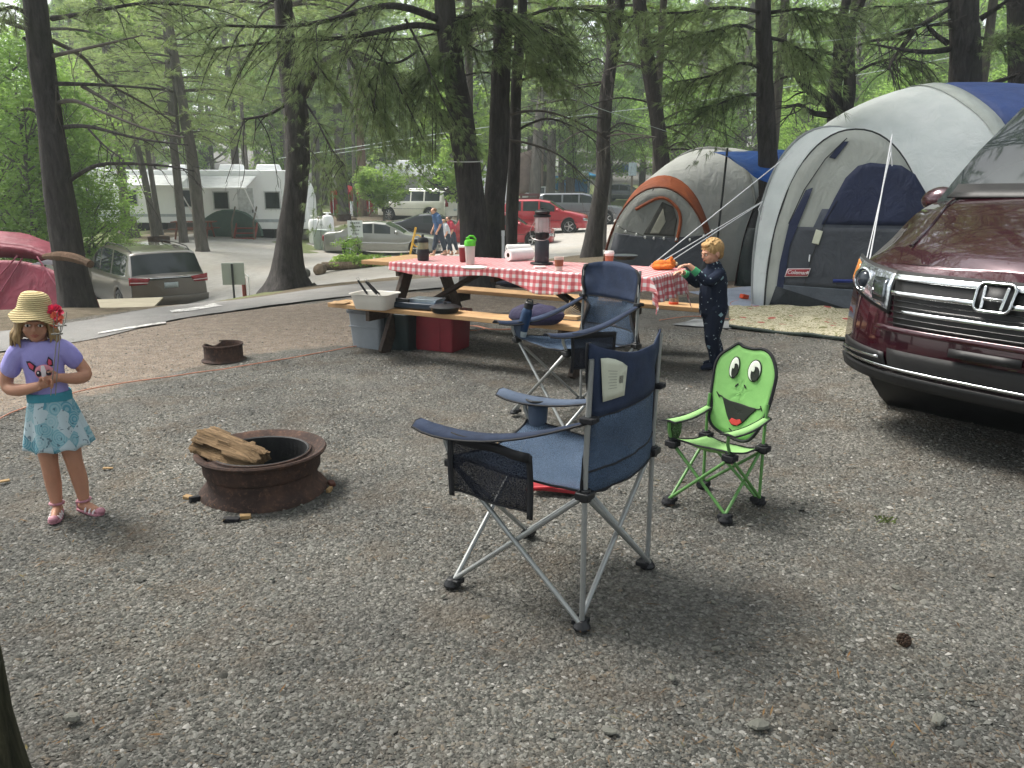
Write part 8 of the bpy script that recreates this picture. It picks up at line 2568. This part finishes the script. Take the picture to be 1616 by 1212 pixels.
# T-shirt
def lilac():
    t = NT('lilac_jersey'); c = t.ramp(t.noise(6, 4, .6), [(.3, srgb('8d87c4')), (.7, srgb('a7a2dc'))]); return t.done(t.bsdf(c, .9, 0, .2, t.bump(t.noise(11, 4, .6, stretch=(1, 1, .6)), .012, .7)))
m = MB()
P = []
for z, rx, ry, cx_ in ((.555, .098, .078, -.040), (.60, .094, .074, -.043), (.66, .090, .072, -.046), (.72, .094, .074, -.049), (.77, .098, .072, -.05), (.800, .085, .062, -.05), (.822, .055, .050, -.051)):
    P.append([V3(cx_ + rx * math.cos(a), ry * math.sin(a), z) for a in np.linspace(0, 2 * math.pi, 33)[:-1]])
m.grid(P, closed=True); m.add(P[0], [tuple(range(32))[::-1]]); m.add(P[-1], [tuple(range(32))])
chain(m, [V3(-.115, 0, .785), V3(-.158, .002, .765), V3(-.196, .008, .705)], [.048, .046, .047], 14)
chain(m, [V3(.015, 0, .785), V3(.058, .002, .768), V3(.092, .008, .725)], [.048, .046, .045], 14)
ts_ = fuse(m, 'shirt', lilac(), girl, .0045, 3)
def chest(x, z, o=.006):
    return V3(-.047 + x, -math.sqrt(max(0, 1 - (x / .098) ** 2)) * .076 - o, z)
def decal(pts, name, mt, o=.005, parent=None):
    c = (sum(p[0] for p in pts) / len(pts), sum(p[1] for p in pts) / len(pts)); vs = [chest(*c, o)]; n = len(pts); R_ = 4
    for r_ in range(1, R_ + 1):
        vs += [chest(lerp(c[0], x, r_ / R_), lerp(c[1], z, r_ / R_), o) for x, z in pts]
    fs = [(0, 1 + i, 1 + (i + 1) % n) for i in range(n)] + [(1 + r_ * n + i, 1 + r_ * n + (i + 1) % n, 1 + (r_ + 1) * n + (i + 1) % n, 1 + (r_ + 1) * n + i) for r_ in range(R_ - 1) for i in range(n)]
    mb = MB(); mb.add(vs, fs); return mb.build(name, mt, parent or ts_, 60, solid=.0012)
# printed animal face with big ears (a plain puppy-like print)
PKL = mat('pink_print', 'd98f9c', .9, .1); PKD = mat('hot_pink_print', 'd2506a', .9, .1); DKB = mat('dark_print', '35303c', .9, .1); PWH = mat('pale_print', 'e6dfe2', .9, .05)
for s, pts in ((-1, [(-.062, .742), (-.045, .744), (-.018, .722), (-.030, .694), (-.052, .710)]), (1, [(.040, .760), (.056, .742), (.056, .716), (.034, .712), (.030, .735)])):
    e = decal(pts, 'ear_print', DKB, .006); decal([(lerp(sum(p[0] for p in pts) / 5, x, .62), lerp(sum(p[1] for p in pts) / 5, z, .62)) for x, z in pts], 'inner_ear', PKD, .008, e)
fp_ = decal([(.014 + .042 * math.cos(a), .692 + .034 * math.sin(a)) for a in np.linspace(0, 6.28, 25)[:-1]], 'face_print', PKL, .0072)
decal([(.004, .722), (.018, .722), (.024, .695), (.020, .668), (.002, .668), (.0, .695)], 'blaze', PWH, .0095, fp_)
for s in (-1, 1):
    e = decal([(.012 + s * .022 + .012 * math.cos(a), .688 + .014 * math.sin(a)) for a in np.linspace(0, 6.28, 17)[:-1]], 'eye_print', DKB, .0105, fp_)
    decal([(.010 + s * .022 + .004 * math.cos(a), .692 + .005 * math.sin(a)) for a in np.linspace(0, 6.28, 9)[:-1]], 'glint', PWH, .0125, e)
# skirt with folds and a broad waistband
t = NT('patterned_skirt'); tc_ = t.n('ShaderNodeTexCoord').outputs['Object']
v = t.n('ShaderNodeTexVoronoi'); v.inputs['Scale'].default_value = 17; t.l(tc_, v.inputs['Vector']); w_ = t.math('FRACT', t.math('MULTIPLY', v.outputs['Distance'], 5.5))
sp = t.n('ShaderNodeSeparateColor'); t.l(v.outputs['Color'], sp.inputs[0])
c1_ = t.ramp(sp.outputs[0], [(0, srgb('57909f')), (.3, srgb('93b3ba')), (.55, srgb('b3c3c8')), (.8, srgb('74a3ae')), (1, srgb('6b7a88'))]); c1_.node.color_ramp.interpolation = 'CONSTANT'
c = t.mix(t.ramp(w_, [(.40, (0, 0, 0)), (.60, (.38, .38, .38))]), c1_, srgb('b4c6cb')); c = t.mix(t.ramp(t.noise(48, 2, .5), [(.62, (0, 0, 0)), (.66, (.7, .7, .7))]), c, srgb('39505f'))
SK = t.done(t.bsdf(c, .9, 0, .2))
m = MB(); rows = []
for i in range(15):
    v_ = i / 14; z = lerp(.555, .335, v_); row = []
    for k in range(96):
        a = 2 * math.pi * k / 96; f_ = math.sin(a * 9 + .8 * math.sin(a * 2)) * .016 * v_ ** 1.3
        rr = lerp(.096, .150, v_ ** .8) + f_
        row.append(V3(-.040 + .012 * v_ + rr * math.cos(a) * 1.04, rr * .88 * math.sin(a), z + .008 * math.sin(a * 9) * v_))
    rows.append(row)
m.grid(rows, closed=True); sk_ = m.build('skirt', SK, girl, 60, solid=.002)
m = MB(); m.grid([[V3(-.040 + rx * math.cos(a), rx * .82 * math.sin(a), z) for a in np.linspace(0, 2 * math.pi, 49)[:-1]] for z, rx in ((.592, .099), (.585, .102), (.56, .103), (.540, .101))], closed=True); m.build('waistband', mat('teal_band', '3f8b9c', .9, .15, 30), sk_, 60, solid=.003)
# sandals
SND = mat('pink_leather', 'b07a86', .6, .15); SNW = mat('white_strap', 'dcd2d2', .6, .05)
for (x, y), d in (((-.078, .006), V3(-.02, -1, 0)), ((.052, .006), V3(.72, -.70, 0))):
    d = d.normalized(); s = V3(-d.y, d.x, 0); c_ = V3(x, y, 0)
    m = MB(); m.prism([tuple((c_ + d * a + s * w_).xy) for a, w_ in ((-.048, -.020), (-.048, .020), (-.01, .024), (.06, .034), (.11, .030), (.132, .010), (.132, -.010), (.11, -.030), (.06, -.032), (-.01, -.024))], .012); so_ = m.build('sandal', SND, girl, 40, bevel=.003)
    m = MB()
    for a in (.035, .065, .092):
        m.tube([c_ + d * a + s * q + V3(0, 0, z) for q, z in ((-.029, .010), (-.024, .030 - a * .1), (0, .048 - a * .22), (.024, .030 - a * .1), (.029, .010))], .0055, 6)
    m.build('strap', SNW if 1 else SND, so_)
    m = MB(); m.tube([c_ - d * .045 + V3(0, 0, .012), c_ - d * .048 + V3(0, 0, .045)], .014, 8); m.tube([c_ + d * .022 * math.cos(a) * 1.3 + s * .034 * math.sin(a) + V3(0, 0, .058) for a in np.linspace(0, 6.28, 15)[:-1]], .006, 6, closed=True); m.ball(c_ + d * .115 + V3(0, 0, .02), (.026, .026, .016), 10, 7); m.build('ankle_strap', SND, so_)
# roasting forks in her hands
GM = Matrix.Translation(girl.location) @ Matrix.Rotation(girl.rotation_euler.z, 4, 'Z')
STL = mat('thin_steel_rod', '8d8a84', .3, .1, metal=.8)
for k, (dx, dz, lb) in enumerate(((.0, 0, 'thin steel roasting fork held upright in the girl\'s hands, left of its twin'), (.018, .035, 'thin steel roasting fork held by the girl, right of its twin'))):
    a = GM @ V3(-.005 + dx, -.135, .60); e = GM @ V3(.050 + dx, -.125, .865 + dz); m = MB(); m.tube([a, e], .0022, 6); d = (e - a).normalized(); q = GM.to_3x3() @ V3(1, 0, 0)
    m.tube([e + q * .018 + d * .06, e + q * .016 + d * .01, e, e - q * .016 + d * .01, e - q * .018 + d * .06], .0018, 6); m.tube([e - q * .022, e + q * .022], .004, 6)
    o = m.build('roasting_fork', STL); tag(o, lb, 'roasting fork', "roasting forks in the girl's hands")

# ---- boy in dark pyjamas, seen in profile, reaching over the table end
bp_ = G(1126, 582)
boy = thing('person', 'small blond boy in dark patterned pyjamas reaching over the table end to a plush toy', 'person', (bp_.x - .035, bp_.y + .02, .006), R(-76))
BC = V3(0, -.035, .955); BM = Euler((R(12), 0, R(4))).to_matrix()
b = MB()
chain(b, [V3(0, .01, .52), V3(0, .0, .64), V3(0, .0, .74), V3(0, .0, .80)], [.088, .082, .084, .066], 16)
chain(b, [V3(0, .0, .80), V3(0, -.012, .89)], [.040, .036]); head(b, BC, BM, .082, .012)
HN = []
for s, sh, el, wr, pn in ((1, V3(.088, 0, .79), V3(.105, -.12, .74), V3(.06, -.255, .862), V3(0, -.4, -.9)), (-1, V3(-.088, 0, .79), V3(-.10, -.10, .70), V3(-.05, -.26, .80), V3(0, -.3, -.9))):
    chain(b, [sh, sh.lerp(el, .5) + V3(s * .012, 0, -.01), el, el.lerp(wr, .5), wr], [.036, .034, .029, .026, .019], 12); hand(b, wr, V3(-s * .25, -1, .05), V3(0, -.25, -1), .10, .75, s)
legs = (([V3(.045, .01, .50), V3(.048, .0, .38), V3(.050, -.012, .26), V3(.050, .02, .15), V3(.052, .03, .05)], V3(.05, -1, 0)), ([V3(-.045, .01, .50), V3(-.060, .04, .38), V3(-.068, .05, .26), V3(-.072, .10, .15), V3(-.075, .13, .05)], V3(-.2, -1, 0)))
for pts, d in legs:
    chain(b, pts, [.070, .062, .048, .042, .030], 12); f = pts[-1]; d.normalize(); chain(b, [V3(f.x, f.y, .028) - d * .015, V3(f.x, f.y, .024) + d * .05, V3(f.x, f.y, .016) + d * .11], [.026, .024, .016], 10)
bb = fuse(b, 'body', SKIN_B, boy, .0045, 3); face(BC, BM, .080, bb)
t = NT('short_blond_hair'); f = t.noise(70, 4, .7, stretch=(1, 1, .3)); HB = t.done(t.bsdf(t.ramp(f, [(.3, srgb('8a6a40')), (.7, srgb('c9a672'))]), .7, 0, .3, t.bump(f, .004, .9)))
m = MB(); T = lambda v: BC + BM @ Vector(v)
m.ball(T((0, .020, .030)), (.080, .090, .084), 22, 14, M=BM); m.ball(T((0, -.040, .070)), (.056, .034, .026), 14, 8, M=BM); m.ball(T((0, .062, -.02)), (.056, .034, .05), 12, 8, M=BM)
rd = random.Random(6)
for k in range(90):
    a = rd.uniform(0, 6.28); e = rd.uniform(.1, 1.5); d = Vector((math.cos(a) * math.cos(e), math.sin(a) * math.cos(e), math.sin(e))); p0 = V3(0, .018, .032) + Vector((d.x * .078, d.y * .088, d.z * .082))
    m.tube([T(p0), T(p0 + Vector((d.x * .008, -.012, d.z * .005)))], [.007, .002], 5)
fuse(m, 'hair', HB, boy, .0042, 1)
t = NT('shark_pyjama'); tc_ = t.n('ShaderNodeTexCoord').outputs['Object']
mp = t.n('ShaderNodeMapping'); mp.inputs['Scale'].default_value = (13, 13, 16); t.l(tc_, mp.inputs[0]); v = t.n('ShaderNodeTexVoronoi'); v.inputs['Scale'].default_value = 1; v.distance = 'MANHATTAN'; t.l(mp.outputs[0], v.inputs['Vector']); sp = t.n('ShaderNodeSeparateColor'); t.l(v.outputs['Color'], sp.inputs[0])
spot = t.math('MULTIPLY', t.math('LESS_THAN', v.outputs['Distance'], .42), t.math('GREATER_THAN', sp.outputs[0], .45))
v2 = t.n('ShaderNodeTexVoronoi'); v2.inputs['Scale'].default_value = 42; t.l(tc_, v2.inputs['Vector']); sp2 = t.n('ShaderNodeSeparateColor'); t.l(v2.outputs['Color'], sp2.inputs[0])
dot = t.math('MULTIPLY', t.math('LESS_THAN', v2.outputs['Distance'], .22), t.math('GREATER_THAN', sp2.outputs[0], .7))
c = t.mix(spot, srgb('1b2334'), t.ramp(sp.outputs[1], [(.3, srgb('8fb0ba')), (.6, srgb('5a6b80')), (.8, srgb('b4c9ce'))])); c = t.mix(dot, c, srgb('8fa0a8'))
PJ = t.done(t.bsdf(c, .9, 0, .2, t.bump(t.noise(12, 4, .6), .012, .8)))
m = MB(); chain(m, [V3(0, .01, .50), V3(0, .0, .62), V3(0, .0, .73), V3(0, .0, .79), V3(0, -.004, .832)], [.118, .112, .108, .092, .066], 18)
for s, sh, el, wr in ((1, V3(.085, 0, .79), V3(.105, -.12, .74), V3(.083, -.19, .80)), (-1, V3(-.085, 0, .79), V3(-.10, -.10, .70), V3(-.062, -.215, .775))):
    chain(m, [sh, sh.lerp(el, .5) + V3(s * .012, 0, -.01), el, wr], [.049, .046, .043, .033], 12)
for pts, d in legs:
    chain(m, pts, [.088, .076, .062, .054, .046], 12); f = pts[-1]; chain(m, [V3(f.x, f.y, .034) - d * .018, V3(f.x, f.y, .030) + d * .05, V3(f.x, f.y, .022) + d * .115], [.033, .031, .022], 10)
fuse(m, 'pyjamas', PJ, boy, .005, 3)
for wr, el in ((V3(.072, -.225, .832), V3(.083, -.19, .80)), (V3(-.056, -.238, .788), V3(-.062, -.215, .775))):
    m = MB(); m.tube([el, wr], [.0335, .029], 14); m.build('green_cuff', mat('green_cuff_knit', '3f9a68', .9, .15), boy)
m = MB(); m.tube([V3(.004, -.103, z) + V3(0, .05 * max(0, (z - .76) / .06), 0) for z in np.linspace(.45, .80, 10)], .003, 5); m.build('zip', mat('pale_zip', '9aa4ac', .5), boy)

# ---- three walkers beyond the table
def walker(px, py, Y, H, rz, shirt, lb, hair, pants='3a4250', lean=.10, group=None):
    p = on(*at(px, py, Y).xy); t = thing('person', lb, 'person', tuple(p), rz, group); k = H / 1.75
    b = MB(); head(b, V3(0, -.10 - lean, 1.60) * 1.0, Euler((R(25), 0, 0)).to_matrix(), .10, .015)
    chain(b, [V3(0, 0, .95), V3(0, -.02, 1.2), V3(0, -.06 - lean * .5, 1.42), V3(0, -.08 - lean, 1.54)], [.15, .14, .13, .055])
    for s in (-1, 1):
        chain(b, [V3(s * .19, -.07, 1.40), V3(s * .24, -.05, 1.12), V3(s * .22, -.18, .88)], [.06, .045, .032]); b.ball(V3(s * .22, -.20, .82), (.03, .045, .05))
        chain(b, [V3(s * .09, 0, .92), V3(s * .10, s * .10, .50), V3(s * .10, s * .20 + .03, .08)], [.10, .07, .045]); b.ball(V3(s * .10, s * .20 - .03, .05), (.05, .12, .05))
    b.v = [(x * k, y * k, z * k) for x, y, z in b.v]; fuse(b, 'body', SKIN_B, t, .015, 2)
    m = MB(); chain(m, [V3(0, 0, .92), V3(0, -.02, 1.2), V3(0, -.06 - lean * .5, 1.43)], [.17, .165, .15]); [chain(m, [V3(s * .17, -.07, 1.42), V3(s * .235, -.055, 1.22)], [.085, .075]) for s in (-1, 1)]
    m.v = [(x * k, y * k, z * k) for x, y, z in m.v]; fuse(m, 'shirt', mat('shirt_' + shirt, shirt, .9, .2, 8), t, .018, 2)
    m = MB(); [chain(m, [V3(s * .09, 0, .95), V3(s * .10, s * .10, .50), V3(s * .10, s * .17, .26)], [.13, .095, .075]) for s in (-1, 1)]
    m.v = [(x * k, y * k, z * k) for x, y, z in m.v]; fuse(m, 'trousers', mat('cloth_' + pants, pants, .9, .2, 8), t, .018, 2)
    m = MB(); m.ball(V3(0, -.07 - lean, 1.64), (.095, .105, .085)); m.v = [(x * k, y * k, z * k) for x, y, z in m.v]; m.build('hair', mat('hair_' + hair, hair, .8, .2), t)
walker(694, 430, 31.0, 1.80, R(-60), '47648c', 'man in a blue T-shirt walking head down beside the black coupe', '7a5c40', group='walkers on the lot')
walker(707, 428, 32.5, 1.42, R(-75), 'c9ccd2', 'fair child in a pale T-shirt walking between the man and the person in red', 'b09070', group='walkers on the lot')
walker(715, 430, 33.5, 1.55, R(-70), 'b03a4c', 'person in a red T-shirt walking behind the fair child', '5a4232', group='walkers on the lot')
# ------------------------------------------------------------------ damp summer air
def haze(density=.0015):
    m = MB(); m.box((0, 60, 28.5), (420, 400, 69))
    hm = bpy.data.materials.new('haze'); hm.use_nodes = True; nt = hm.node_tree; nt.nodes.clear()
    o = nt.nodes.new('ShaderNodeOutputMaterial'); v = nt.nodes.new('ShaderNodeVolumePrincipled')
    v.inputs['Color'].default_value = (.84, .95, .93, 1); v.inputs['Density'].default_value = density; v.inputs['Anisotropy'].default_value = .35
    nt.links.new(v.outputs[0], o.inputs['Volume'])
    ob = m.build('haze', hm, None, 0); tag(ob, 'pale summer haze lying between the trees', 'haze', kind='stuff')
haze()
